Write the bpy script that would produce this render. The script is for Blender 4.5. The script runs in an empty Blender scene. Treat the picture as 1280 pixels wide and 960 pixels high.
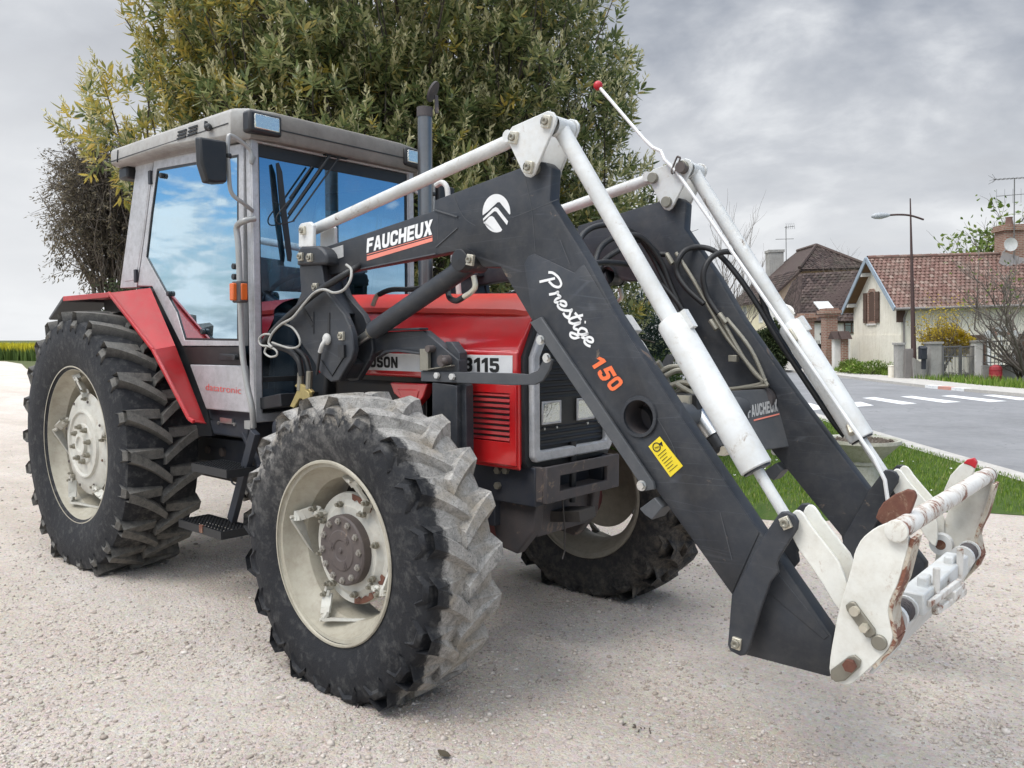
import bpy, math, random
import numpy as np
from mathutils import Vector, Matrix

random.seed(7)
rng = np.random.default_rng(7)
SC = bpy.context.scene
COL = SC.collection

# ------------------------------------------------------------------ survey of the photograph (camera recovered from the wheels)
YAW, PITCH, ROLL = math.radians(130.837), math.radians(-3.192), 0.0
FPX = 1007.2
CAM = Vector((5.4527, -3.005, 1.4594))
FW = Vector((math.cos(PITCH)*math.cos(YAW), math.cos(PITCH)*math.sin(YAW), math.sin(PITCH)))
RT = Vector((math.sin(YAW), -math.cos(YAW), 0.0))
UP = RT.cross(FW)
FH = Vector((FW.x, FW.y, 0)).normalized()

def ray(px, py):
    return FW*FPX + RT*(px-640.0) + UP*(480.0-py)
def U(px, py, ax, val):
    """point of the real plane (axis = val, metres) seen at that place of the photo"""
    d = ray(px, py); i = 'xyz'.index(ax)
    return CAM + d*((val-CAM[i])/d[i])
def V(px, py, depth):
    return CAM + ray(px, py)*(depth/FPX)
def UY(pts, y):
    return [U(p[0], p[1], 'y', y) for p in pts]
def UX(pts, x):
    return [U(p[0], p[1], 'x', x) for p in pts]
def UZ(pts, z):
    return [U(p[0], p[1], 'z', z) for p in pts]

# ------------------------------------------------------------------ mesh builder
class MB:
    def __init__(s):
        s.v = []; s.f = []; s.m = []
    def add(s, verts, faces, mi=0):
        o = len(s.v)
        s.v.extend([tuple(p) for p in verts])
        s.f.extend([tuple(i+o for i in f) for f in faces])
        s.m.extend([mi]*len(faces)); return s
    def box(s, c, d, mi=0, rot=None):
        hx, hy, hz = d[0]/2, d[1]/2, d[2]/2
        vs = [Vector((x, y, z)) for x in (-hx, hx) for y in (-hy, hy) for z in (-hz, hz)]
        if rot is not None: vs = [rot @ p for p in vs]
        c = Vector(c)
        return s.add([p+c for p in vs], [(0,1,3,2),(4,6,7,5),(0,4,5,1),(2,3,7,6),(0,2,6,4),(1,5,7,3)], mi)
    def box2(s, a, b, mi=0):
        c = [(a[i]+b[i])/2 for i in range(3)]; d = [abs(a[i]-b[i]) for i in range(3)]
        return s.box(c, d, mi)
    def bar(s, a, b, w, h, up=(0,0,1), mi=0):
        """rectangular bar from a to b; w across, h along up"""
        a, b = Vector(a), Vector(b); d = (b-a); L = d.length; d.normalize()
        u = Vector(up); side = d.cross(u)
        if side.length < 1e-4: side = d.cross(Vector((1,0,0)))
        side.normalize(); u = side.cross(d)
        R = Matrix((d, side, u)).transposed()
        return s.box((a+b)/2, (L, w, h), mi, R)
    def prism(s, pts, off, mi=0):
        off = Vector(off); n = len(pts); P = [Vector(p) for p in pts]
        vs = P + [p+off for p in P]
        fs = [tuple(range(n)), tuple(range(2*n-1, n-1, -1))] + [(i, i+n, (i+1) % n+n, (i+1) % n) for i in range(n)]
        return s.add(vs, fs, mi)
    def ringprism(s, outer, inner, off, mi=0):
        off = Vector(off); n = len(outer)
        A = [Vector(p) for p in outer]; B = [Vector(p) for p in inner]
        vs = A+B+[p+off for p in A]+[p+off for p in B]
        fs = []
        for i in range(n):
            j = (i+1) % n
            fs += [(i, j, n+j, n+i), (2*n+i, 3*n+i, 3*n+j, 2*n+j), (i, 2*n+i, 2*n+j, j), (n+i, n+j, 3*n+j, 3*n+i)]
        return s.add(vs, fs, mi)
    def tube(s, pts, r, seg=12, cap=True, mi=0):
        P = [Vector(p) for p in pts]; n = len(P)
        rr = r if isinstance(r, (list, tuple)) else [r]*n
        prev = None; vs = []
        for i in range(n):
            t = (P[min(i+1, n-1)]-P[max(i-1, 0)]).normalized()
            if prev is None:
                a = Vector((0,0,1)) if abs(t.z) < .9 else Vector((1,0,0))
                u = t.cross(a).normalized()
            else:
                u = (prev - t*prev.dot(t)).normalized()
            prev = u; w = t.cross(u)
            for k in range(seg):
                an = 2*math.pi*k/seg
                vs.append(P[i] + (u*math.cos(an)+w*math.sin(an))*rr[i])
        fs = [(i*seg+k, i*seg+(k+1) % seg, (i+1)*seg+(k+1) % seg, (i+1)*seg+k) for i in range(n-1) for k in range(seg)]
        if cap: fs += [tuple(range(seg-1, -1, -1)), tuple((n-1)*seg+k for k in range(seg))]
        return s.add(vs, fs, mi)
    def lathe(s, prof, c=(0,0,0), axis='y', seg=48, mi=0, closed=False, a0=0.0):
        """prof = [(along axis, radius)]"""
        c = Vector(c); vs = []; n = len(prof)
        for (a, r) in prof:
            for k in range(seg):
                t = a0+2*math.pi*k/seg; p, q = r*math.cos(t), r*math.sin(t)
                vs.append(c + (Vector((p, a, q)) if axis == 'y' else Vector((a, p, q)) if axis == 'x' else Vector((p, q, a))))
        fs = [(i*seg+k, (i+1)*seg+k, (i+1)*seg+(k+1) % seg, i*seg+(k+1) % seg) for i in range(n-1) for k in range(seg)]
        if closed: fs += [((n-1)*seg+k, k, (k+1) % seg, (n-1)*seg+(k+1) % seg) for k in range(seg)]
        return s.add(vs, fs, mi)
    def disc(s, c, r, ax, seg=24, mi=0, thick=.01):
        """short cylinder centred on c along axis"""
        return s.lathe([(-thick/2, 0.0001), (-thick/2, r), (thick/2, r), (thick/2, 0.0001)], c, ax, seg, mi)
    def ball(s, c, r, mi=0, seg=14, sc=(1,1,1)):
        c = Vector(c); vs = []; n = seg//2
        for i in range(n+1):
            ph = math.pi*i/n
            for k in range(seg):
                t = 2*math.pi*k/seg
                vs.append(c+Vector((r*sc[0]*math.sin(ph)*math.cos(t), r*sc[1]*math.sin(ph)*math.sin(t), r*sc[2]*math.cos(ph))))
        fs = [(i*seg+k, (i+1)*seg+k, (i+1)*seg+(k+1) % seg, i*seg+(k+1) % seg) for i in range(n) for k in range(seg)]
        return s.add(vs, fs, mi)
    def build(s, name, mats, parent=None, bevel=0.0, smooth=35, bseg=2, loc=None, recalc=True):
        me = bpy.data.meshes.new(name)
        me.from_pydata(s.v, [], s.f); me.validate()
        if not isinstance(mats, (list, tuple)): mats = [mats]
        for m in mats: me.materials.append(m)
        if len(mats) > 1 and len(me.polygons) == len(s.m): me.polygons.foreach_set('material_index', s.m)
        if recalc:
            import bmesh
            bm = bmesh.new(); bm.from_mesh(me)
            bmesh.ops.remove_doubles(bm, verts=bm.verts, dist=1e-5)
            bmesh.ops.recalc_face_normals(bm, faces=bm.faces)
            bm.to_mesh(me); bm.free()
        if smooth:
            me.polygons.foreach_set('use_smooth', [True]*len(me.polygons))
            me.set_sharp_from_angle(angle=math.radians(smooth))
        me.update()
        o = bpy.data.objects.new(name, me); COL.objects.link(o)
        if parent is not None: o.parent = parent
        if loc is not None: o.location = loc
        if bevel:
            b = o.modifiers.new('edge', 'BEVEL'); b.width = bevel; b.segments = bseg; b.limit_method = 'ANGLE'
            b.angle_limit = math.radians(40); b.use_clamp_overlap = True; b.harden_normals = False
        return o

def curve(pts, n=8, closed=False):
    """Catmull-Rom through pts"""
    P = [Vector(p) for p in pts]; out = []
    m = len(P)
    for i in range(m-1):
        p0, p1, p2, p3 = P[max(i-1, 0)], P[i], P[i+1], P[min(i+2, m-1)]
        for k in range(n):
            t = k/n
            out.append(.5*((2*p1)+(p2-p0)*t+(2*p0-5*p1+4*p2-p3)*t*t+(3*p1-p0-3*p2+p3)*t*t*t))
    out.append(P[-1]); return out

def npmesh(name, verts, faces, mats, parent=None, mi=None, smooth=False, attr=None):
    """fast mesh from numpy arrays; faces (n,3) or (n,4)"""
    me = bpy.data.meshes.new(name)
    k = faces.shape[1]; n = len(faces)
    me.vertices.add(len(verts)); me.vertices.foreach_set('co', np.asarray(verts, np.float32).ravel())
    me.loops.add(n*k); me.loops.foreach_set('vertex_index', np.asarray(faces, np.int32).ravel())
    me.polygons.add(n); me.polygons.foreach_set('loop_start', np.arange(0, n*k, k, dtype=np.int32))
    me.polygons.foreach_set('loop_total', np.full(n, k, np.int32))
    for m in (mats if isinstance(mats, (list, tuple)) else [mats]): me.materials.append(m)
    if mi is not None: me.polygons.foreach_set('material_index', np.asarray(mi, np.int32))
    if smooth: me.polygons.foreach_set('use_smooth', np.ones(n, bool))
    if attr is not None:
        for an, av in attr.items():
            a = me.attributes.new(an, 'FLOAT', 'POINT'); a.data.foreach_set('value', np.asarray(av, np.float32))
    me.update(calc_edges=True); me.validate()
    o = bpy.data.objects.new(name, me); COL.objects.link(o)
    if parent is not None: o.parent = parent
    return o

def tag(o, label=None, cat=None, group=None, kind=None):
    if label: o['label'] = label
    if cat: o['category'] = cat
    if group: o['group'] = group
    if kind: o['kind'] = kind
    return o
def thing(name, loc, label, cat, group=None, rot=None):
    o = bpy.data.objects.new(name, None); COL.objects.link(o); o.location = loc
    o.empty_display_size = .2
    if rot is not None: o.rotation_euler = rot
    return tag(o, label, cat, group)
def copy_tree(o, parent):
    c = o.copy(); COL.objects.link(c); c.parent = parent
    for ch in list(o.children): copy_tree(ch, c)
    return c
def mirror(o):
    """the same part on the other side of the machine"""
    c = copy_tree(o, o.parent); c.scale = (1, -1, 1); return c

# ------------------------------------------------------------------ lettering
def text_mesh(txt, bold=0.0, shear=0.0, spacing=1.0):
    cu = bpy.data.curves.new('lettering', 'FONT'); cu.body = txt; cu.offset = bold; cu.shear = shear
    cu.space_character = spacing; cu.resolution_u = 4
    ob = bpy.data.objects.new('lettering', cu); COL.objects.link(ob)
    dg = bpy.context.evaluated_depsgraph_get(); me = ob.evaluated_get(dg).to_mesh()
    vs = np.array([v.co[:] for v in me.vertices]); fs = [tuple(p.vertices) for p in me.polygons]
    ob.evaluated_get(dg).to_mesh_clear(); bpy.data.objects.remove(ob); bpy.data.curves.remove(cu)
    return vs, fs
def lettering(mb, txt, org, xdir, updir, bold=0.0, shear=0.0, spacing=1.0, mi=0):
    """org = lower left corner; xdir, updir = full width and height vectors"""
    vs, fs = text_mesh(txt, bold, shear, spacing)
    mn, mx = vs.min(0), vs.max(0)
    org, xdir, updir = Vector(org), Vector(xdir), Vector(updir)
    pts = [org + xdir*((v[0]-mn[0])/(mx[0]-mn[0])) + updir*((v[1]-mn[1])/(mx[1]-mn[1])) for v in vs]
    mb.add(pts, fs, mi)
def ribbon(mb, pts, w, nrm, mi=0):
    """flat painted stroke of width w along pts in the plane with normal nrm"""
    P = [Vector(p) for p in pts]; nrm = Vector(nrm); L = []; R = []
    for i in range(len(P)):
        t = (P[min(i+1, len(P)-1)]-P[max(i-1, 0)]).normalized(); s = t.cross(nrm).normalized()
        L.append(P[i]+s*w/2); R.append(P[i]-s*w/2)
    n = len(P)
    mb.add(L+R, [(i, i+1, n+i+1, n+i) for i in range(n-1)], mi)

GLYPH = {'F': (.90, [[(0,0),(.32,0),(.32,.39),(.78,.39),(.78,.61),(.32,.61),(.32,.77),(.92,.77),(.92,1),(0,1)]]),
 'A': (1.04, [[(0,0),(.31,0),(.52,.72),(.52,1),(.34,1)], [(1.04,0),(.73,0),(.52,.72),(.52,1),(.70,1)], [(.37,.18),(.67,.18),(.62,.38),(.42,.38)]]),
 'U': (1.0, [[(0,1),(0,.3),(.1,.08),(.3,0),(.7,0),(.9,.08),(1,.3),(1,1),(.68,1),(.68,.34),(.6,.24),(.4,.24),(.32,.34),(.32,1)]]),
 'C': (1.0, [[(1,.64),(1,.78),(.9,.93),(.7,1),(.3,1),(.1,.93),(0,.75),(0,.25),(.1,.07),(.3,0),(.7,0),(.9,.07),(1,.22),(1,.37),(.68,.37),(.68,.28),(.6,.22),(.4,.22),(.32,.3),(.32,.7),(.4,.78),(.6,.78),(.68,.72),(.68,.64)]]),
 'H': (1.0, [[(0,0),(.32,0),(.32,.38),(.68,.38),(.68,0),(1,0),(1,1),(.68,1),(.68,.62),(.32,.62),(.32,1),(0,1)]]),
 'E': (.90, [[(0,0),(.92,0),(.92,.22),(.32,.22),(.32,.39),(.82,.39),(.82,.61),(.32,.61),(.32,.78),(.92,.78),(.92,1),(0,1)]]),
 'X': (1.04, [[(0,0),(.36,0),(.52,.3),(.68,0),(1.04,0),(.72,.5),(1.02,1),(.66,1),(.52,.7),(.38,1),(.02,1),(.32,.5)]]),
 'R': (1.0, [[(0,0),(.3,0),(.3,1),(0,1)], [(.3,.78),(.6,.78),(.68,.72),(.68,.64),(.6,.58),(.3,.58),(.3,.38),(.7,.38),(.9,.48),(1,.62),(1,.78),(.9,.94),(.7,1),(.3,1)], [(.42,.38),(.68,0),(1.02,0),(.72,.40)]]),
 'G': (1.0, [[(1,.64),(1,.78),(.9,.93),(.7,1),(.3,1),(.1,.93),(0,.75),(0,.25),(.1,.07),(.3,0),(.7,0),(.9,.07),(1,.22),(1,.52),(.55,.52),(.55,.34),(.68,.34),(.68,.28),(.6,.22),(.4,.22),(.32,.3),(.32,.7),(.4,.78),(.6,.78),(.68,.72),(.68,.64)]]),
 'S': (.98, [[(0,.32),(0,.2),(.1,.05),(.3,0),(.7,0),(.9,.05),(1,.2),(1,.42),(.9,.56),(.4,.64),(.34,.70),(.38,.78),(.6,.78),(.66,.70),(.96,.70),(.96,.82),(.88,.95),(.7,1),(.3,1),(.1,.95),(.02,.82),(.02,.60),(.12,.48),(.6,.40),(.67,.34),(.62,.22),(.38,.22),(.32,.32)]]),
 'O': (1.0, [[(0,.25),(.1,.07),(.3,0),(.5,0),(.5,.22),(.4,.22),(.32,.3),(.32,.7),(.4,.78),(.5,.78),(.5,1),(.3,1),(.1,.93),(0,.75)], [(1,.25),(.9,.07),(.7,0),(.5,0),(.5,.22),(.6,.22),(.68,.3),(.68,.7),(.6,.78),(.5,.78),(.5,1),(.7,1),(.9,.93),(1,.75)]]),
 'N': (1.02, [[(0,0),(.31,0),(.31,.52),(.70,0),(1.02,0),(1.02,1),(.71,1),(.71,.48),(.32,1),(0,1)]]),
 '1': (.66, [[(.32,0),(.66,0),(.66,1),(.38,1),(.0,.80),(.0,.57),(.32,.68)]]),
 '5': (1.0, [[(0,.3),(0,.22),(.1,.06),(.3,0),(.7,0),(.9,.07),(1,.25),(1,.45),(.9,.60),(.7,.66),(.36,.66),(.36,.77),(.95,.77),(.95,1),(.04,1),(.04,.45),(.6,.45),(.66,.39),(.66,.28),(.6,.22),(.38,.22),(.34,.3)]]),
 '3': (1.0, [[(0,.3),(0,.2),(.1,.05),(.3,0),(.7,0),(.9,.05),(1,.2),(1,.4),(.9,.5),(1,.6),(1,.8),(.9,.95),(.7,1),(.3,1),(.1,.95),(0,.8),(0,.7),(.32,.7),(.38,.78),(.6,.78),(.66,.72),(.66,.66),(.6,.6),(.35,.6),(.35,.42),(.6,.42),(.66,.36),(.66,.28),(.6,.22),(.38,.22),(.32,.3)]])}
GLYPH['0'] = GLYPH['O']
def block_text(mb, txt, org, xdir, updir, gap=.12, slant=0.0, mi=0):
    """heavy block capitals; org = lower left corner, xdir and updir = full width and height"""
    tot = sum(GLYPH[c][0] for c in txt)+gap*(len(txt)-1); x = 0.0
    org, xdir, updir = Vector(org), Vector(xdir), Vector(updir)
    for c in txt:
        w_, polys = GLYPH[c]
        for P in polys: mb.add([org+xdir*((x+p[0]+slant*(p[1]-.5))/tot)+updir*p[1] for p in P], [tuple(range(len(P)))], mi)
        x += w_+gap
def islands(me):
    n = len(me.vertices); par = list(range(n))
    def fd(a):
        while par[a] != a: par[a] = par[par[a]]; a = par[a]
        return a
    for e in me.edges:
        a, b = fd(e.vertices[0]), fd(e.vertices[1])
        if a != b: par[a] = b
    g = {}
    for v in range(n): g.setdefault(fd(v), []).append(v)
    return list(g.values())
def split_pieces(o, near=0.0):
    """every loose piece of the mesh becomes an object of its own beside the first (pieces whose boxes touch stay together)"""
    me = o.data; isl = islands(me); co_ = [v.co.copy() for v in me.vertices]
    bb = [[[min(co_[i][k] for i in s_)-near for k in range(3)], [max(co_[i][k] for i in s_)+near for k in range(3)]] for s_ in isl]
    grp = list(range(len(isl)))
    def fd(a):
        while grp[a] != a: a = grp[a]
        return a
    for i in range(len(isl)):
        for j in range(i):
            if all(bb[i][0][k] <= bb[j][1][k] and bb[j][0][k] <= bb[i][1][k] for k in range(3)):
                a, b = fd(i), fd(j)
                if a != b: grp[a] = b
    G = {}
    for i in range(len(isl)): G.setdefault(fd(i), set()).update(isl[i])
    if len(G) < 2: return
    new = []
    import bmesh
    for vs in G.values():
        m2 = me.copy(); bm = bmesh.new(); bm.from_mesh(m2); bm.verts.ensure_lookup_table()
        bmesh.ops.delete(bm, geom=[v for v in bm.verts if v.index not in vs], context='VERTS'); bm.to_mesh(m2); bm.free(); new.append(m2)
    o.data = new[0]
    for m2 in new[1:]:
        c = o.copy(); c.data = m2; COL.objects.link(c); c.parent = o.parent
# ------------------------------------------------------------------ materials
def newmat(name):
    m = bpy.data.materials.new(name); m.use_nodes = True
    nt = m.node_tree; nt.nodes.clear()
    out = nt.nodes.new('ShaderNodeOutputMaterial')
    return m, nt, out
def N(nt, typ, **kw):
    n = nt.nodes.new('ShaderNode'+typ)
    for k, v in kw.items():
        if k.startswith('_'): setattr(n, k[1:], v)
        else: n.inputs[k.replace('__', ' ')].default_value = v
    return n
def link(nt, a, b): nt.links.new(a, b)
def rgba(c): return (c[0], c[1], c[2], 1.0)
def coords(nt, kind='Object'):
    return nt.nodes.new('ShaderNodeTexCoord').outputs[kind]
def noise(nt, vec, scale, detail=4, rough=.6, dist=0.0):
    n = N(nt, 'TexNoise', Scale=scale, Detail=detail, Roughness=rough, Distortion=dist)
    if vec is not None: link(nt, vec, n.inputs['Vector'])
    return n.outputs['Fac']
def ramp(nt, fac, stops):
    r = nt.nodes.new('ShaderNodeValToRGB'); e = r.color_ramp.elements
    while len(e) < len(stops): e.new(.5)
    for i, (p, c) in enumerate(stops):
        e[i].position = p; e[i].color = rgba(c) if isinstance(c, (tuple, list)) else (c, c, c, 1)
    link(nt, fac, r.inputs['Fac']); return r.outputs['Color']
def mix(nt, fac, a, b, typ='MIX'):
    m = nt.nodes.new('ShaderNodeMix'); m.data_type = 'RGBA'; m.blend_type = typ
    if hasattr(fac, 'links'): link(nt, fac, m.inputs[0])
    else: m.inputs[0].default_value = fac
    for s, i in ((a, 6), (b, 7)):
        if hasattr(s, 'links'): link(nt, s, m.inputs[i])
        else: m.inputs[i].default_value = rgba(s)
    return m.outputs[2]
def math_(nt, op, a, b=None, c=None, clamp=False):
    m = nt.nodes.new('ShaderNodeMath'); m.operation = op; m.use_clamp = clamp
    for s, i in ((a, 0), (b, 1), (c, 2)):
        if s is None: continue
        if hasattr(s, 'links'): link(nt, s, m.inputs[i])
        else: m.inputs[i].default_value = s
    return m.outputs[0]
def bump(nt, h, strength=.3, dist=.01):
    b = N(nt, 'Bump', Strength=strength, Distance=dist); link(nt, h, b.inputs['Height']); return b.outputs['Normal']
def principled(nt, out, color, rough=.5, metal=0.0, normal=None, spec=.5, coat=0.0):
    p = nt.nodes.new('ShaderNodeBsdfPrincipled')
    for s, k in ((color, 'Base Color'), (rough, 'Roughness'), (metal, 'Metallic')):
        if hasattr(s, 'links'): link(nt, s, p.inputs[k])
        else: p.inputs[k].default_value = rgba(s) if k == 'Base Color' else s
    p.inputs['Specular IOR Level'].default_value = spec
    p.inputs['Coat Weight'].default_value = coat; p.inputs['Coat Roughness'].default_value = .10
    if normal is not None: link(nt, normal, p.inputs['Normal'])
    link(nt, p.outputs[0], out.inputs['Surface']); return p
def maprange(nt, v, a, b, c=0.0, d=1.0):
    m = N(nt, 'MapRange'); m.clamp = True
    link(nt, v, m.inputs[0])
    for i, x in enumerate((a, b, c, d)): m.inputs[1+i].default_value = x
    return m.outputs[0]

def paint(name, col, rough=.45, dirt=.25, dirtcol=(.30,.27,.23), chips=0.0, chipcol=(.12,.05,.03), metal=0.0, scale=1.0, coat=0.0, low=None, var=.12, scratch=0.0):
    """weathered machine paint: tone variation, dust, chips with rust or primer below; low = dust rises towards the ground"""
    m, nt, out = newmat(name); co = coords(nt)
    a = noise(nt, co, 3.1*scale, 5); b = noise(nt, co, 38*scale, 4, .7); g = noise(nt, co, 11*scale, 6, .7)
    c = mix(nt, maprange(nt, a, .3, .7), tuple(x*(1-var) for x in col), tuple(min(1, x*(1+var)) for x in col))
    d = math_(nt, 'MULTIPLY', maprange(nt, g, .42, .75), dirt)
    d2 = math_(nt, 'ADD', d, math_(nt, 'MULTIPLY', maprange(nt, b, .5, .8), dirt*.6), clamp=True)
    if low is not None:
        sep = N(nt, 'SeparateXYZ'); geo = nt.nodes.new('ShaderNodeNewGeometry'); link(nt, geo.outputs['Position'], sep.inputs[0])
        lz = maprange(nt, sep.outputs[2], low[1], low[0])
        d2 = math_(nt, 'ADD', d2, math_(nt, 'MULTIPLY', lz, math_(nt, 'MULTIPLY', maprange(nt, g, .3, .65), low[2])), clamp=True)
    c = mix(nt, d2, c, dirtcol)
    if scratch > 0:
        for ang, sc_ in ((.5, 1.0), (1.9, 1.35), (2.7, .8)):
            mp_ = N(nt, 'Mapping'); mp_.inputs['Rotation'].default_value = (0, ang, 0); mp_.inputs['Scale'].default_value = (.55*sc_, 1, 7*sc_); link(nt, co, mp_.inputs[0])
            v_ = N(nt, 'TexVoronoi', Scale=1.6, _feature='DISTANCE_TO_EDGE'); link(nt, mp_.outputs[0], v_.inputs['Vector'])
            ln_ = math_(nt, 'MULTIPLY', maprange(nt, v_.outputs['Distance'], .012, .004), maprange(nt, noise(nt, co, 3.3*sc_, 4), .50, .62, 0, scratch))
            c = mix(nt, ln_, c, tuple(min(1, x*2.6+.05) for x in col))
    if chips > 0:
        n2 = noise(nt, co, 9*scale, 8, .75, .6)
        c = mix(nt, maprange(nt, n2, .655-chips*.35, .73-chips*.35, 0, .55), c, tuple(.5*a_+.5*b_ for a_, b_ in zip(chipcol, (.55,.42,.28))))
        cm = maprange(nt, n2, .72-chips*.35, .75-chips*.35)
        rust = mix(nt, noise(nt, co, 60*scale, 3), chipcol, tuple(min(1, x*2.4) for x in chipcol))
        c = mix(nt, cm, c, rust)
        r = mix(nt, cm, (rough,)*3, (.85,)*3)
        r = math_(nt, 'ADD', r, math_(nt, 'MULTIPLY', d2, .3), clamp=True)
    else:
        r = math_(nt, 'ADD', math_(nt, 'MULTIPLY', d2, .45), rough, clamp=True)
    nrm = bump(nt, b, .06, .004)
    principled(nt, out, c, r, metal, nrm, .5, coat); return m

M = {}
M['red'] = paint('red_paint', (.53,.010,.013), .28, .16, (.22,.09,.07), coat=1.0, var=.10)
M['red_dull'] = paint('faded_red_paint', (.40,.011,.015), .42, .28, (.24,.12,.10), coat=.05)
M['hood_top'] = paint('sun_faded_red_paint', (.50,.030,.017), .45, .10, (.35,.14,.10))
M['slate'] = paint('slate_grey_paint', (.022,.0255,.032), .5, .20, (.13,.12,.105), chips=.08, chipcol=(.10,.06,.045), var=.35, scratch=.22)
M['slate_light'] = paint('dusty_slate_paint', (.062,.066,.072), .55, .2, (.18,.17,.16))
M['silver'] = paint('silver_cab_paint', (.45,.45,.46), .42, .42, (.22,.205,.19), metal=.25, scale=2.2)
M['roof'] = paint('grey_roof_plastic', (.33,.32,.30), .55, .38, (.17,.15,.125), var=.14)
M['white'] = paint('chipped_white_paint', (.585,.595,.585), .45, .34, (.42,.37,.29), chips=.21, chipcol=(.07,.055,.05), scale=1.5)
M['white_hitch'] = paint('worn_cream_paint', (.70,.69,.63), .5, .36, (.38,.32,.23), chips=.20, chipcol=(.13,.06,.035))
M['white_rust'] = paint('heavily_rusted_paint', (.50,.46,.38), .6, .4, (.30,.2,.13), chips=.64, chipcol=(.11,.045,.028))
M['white_bare'] = paint('half_bare_white_paint', (.66,.64,.60), .55, .3, (.35,.27,.2), chips=.50, chipcol=(.13,.062,.042))
M['rust'] = paint('rusty_steel', (.13,.05,.033), .85, .45, (.24,.13,.08), chips=.3, chipcol=(.05,.025,.02), var=.35)
M['brown_iron'] = paint('brown_hub_iron', (.075,.06,.056), .6, .35, (.16,.13,.11), chips=.15, chipcol=(.10,.045,.03))
M['bumper'] = paint('rusted_dark_steel', (.055,.05,.052), .65, .35, (.13,.095,.08), chips=.18, chipcol=(.07,.032,.024), var=.3)
M['rim'] = paint('beige_rim_paint', (.40,.37,.295), .5, .55, (.22,.185,.135), chips=.05, chipcol=(.14,.06,.035))
M['disc'] = paint('pale_wheel_paint', (.52,.51,.455), .5, .42, (.32,.26,.19), chips=.13, chipcol=(.17,.065,.03))
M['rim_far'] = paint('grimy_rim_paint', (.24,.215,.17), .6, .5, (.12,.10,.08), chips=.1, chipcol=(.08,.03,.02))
M['black'] = paint('black_plastic', (.013,.014,.016), .45, .18, (.06,.057,.052))
M['hose'] = paint('rubber_hose', (.012,.012,.013), .5, .1, (.05,.048,.045))
M['chassis'] = paint('dark_blue_chassis', (.016,.02,.03), .55, .4, (.06,.055,.05))
M['oily'] = paint('oily_casting', (.03,.026,.024), .55, .5, (.085,.07,.055))
M['axle_red'] = paint('grimy_red_casting', (.10,.012,.012), .6, .5, (.06,.045,.04))
M['steel'] = paint('bright_steel', (.62,.62,.60), .28, .2, (.3,.26,.2), metal=.9)
M['zinc'] = paint('zinc_plate', (.60,.56,.46), .38, .25, (.3,.24,.16), metal=.6)
M['bolt'] = paint('dull_bolt_steel', (.30,.28,.25), .5, .4, (.16,.13,.1), metal=.4)
M['cable_grey'] = paint('dusty_cable', (.36,.355,.33), .55, .4, (.2,.18,.15))
M['cable'] = paint('light_grey_cable', (.55,.54,.51), .5, .2)
M['pipe_steel'] = paint('dull_hydraulic_pipe', (.27,.255,.21), .42, .3, (.2,.17,.12), metal=.6)
M['orange'] = paint('orange_lamp_lens', (.62,.12,.02), .25, .05)
M['red_cap'] = paint('red_plastic_cap', (.45,.01,.02), .35, .05)
M['print_white'] = paint('white_print', (.74,.74,.73), .5, .06)
M['print_grey'] = paint('worn_grey_print', (.42,.42,.41), .5, .5, (.12,.12,.12))
M['print_orange'] = paint('orange_print', (.80,.155,.045), .5, .05)
M['print_salmon'] = paint('salmon_print', (.72,.22,.16), .5, .08)
M['print_black'] = paint('black_print', (.012,.012,.012), .5, .05)
M['print_red'] = paint('thin_red_print', (.60,.10,.09), .5, .12, (.6,.5,.45))
M['brass'] = paint('yellowed_zinc', (.42,.34,.14), .45, .4, (.2,.16,.1), metal=.6)
M['yellow'] = paint('yellow_sticker', (.78,.60,.02), .4, .05)
M['tube'] = paint('grey_tube_paint', (.34,.34,.33), .4, .25, metal=.3)
M['roof_front'] = paint('stained_shaded_roof_front', (.185,.17,.15), .6, .4, (.09,.08,.07), var=.2)  # stains, plus the front's shade away from the sun painted into the colour
M['exhaust'] = paint('brushed_exhaust', (.20,.20,.20), .3, .25, (.1,.09,.08), metal=.85)
M['seat'] = paint('seat_cloth', (.03,.035,.05), .9, .1)
M['concrete'] = paint('mossy_concrete', (.42,.41,.35), .85, .5, (.17,.18,.10), scale=2.5)
M['soil'] = paint('dry_soil', (.09,.07,.055), .95, .5, (.2,.17,.13), scale=9)

def glass(name, tint, refl, rough=.015, tint2=(.70,.88,1.0)):
    m, nt, out = newmat(name)
    t = N(nt, 'BsdfTransparent'); t.inputs[0].default_value = rgba(tint)
    g = N(nt, 'BsdfGlossy'); g.inputs['Roughness'].default_value = rough; g.inputs['Color'].default_value = rgba(tint2)
    lw = N(nt, 'LayerWeight', Blend=.35)
    f = maprange(nt, lw.outputs['Facing'], 0.0, 1.0, refl, 1.0)
    co = coords(nt); d = maprange(nt, noise(nt, co, 5, 5), .45, .8, 0, .10)
    df = N(nt, 'BsdfDiffuse'); df.inputs[0].default_value = (.55,.57,.58,1)
    s = nt.nodes.new('ShaderNodeMixShader'); link(nt, f, s.inputs[0]); link(nt, t.outputs[0], s.inputs[1]); link(nt, g.outputs[0], s.inputs[2])
    s2 = nt.nodes.new('ShaderNodeMixShader'); link(nt, d, s2.inputs[0]); link(nt, s.outputs[0], s2.inputs[1]); link(nt, df.outputs[0], s2.inputs[2])
    link(nt, s2.outputs[0], out.inputs['Surface']); return m
M['glass'] = glass('tinted_cab_glass', (.26,.44,.52), .55)
M['glass_front'] = glass('tinted_windscreen', (.22,.45,.58), .46, tint2=(.50,.72,.95))
M['house_glass'] = glass('window_pane', (.12,.13,.14), .3)
m, nt, out = newmat('lamp_lens')
co = coords(nt); w = N(nt, 'TexWave', Scale=60, Distortion=.5); link(nt, co, w.inputs['Vector'])
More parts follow.
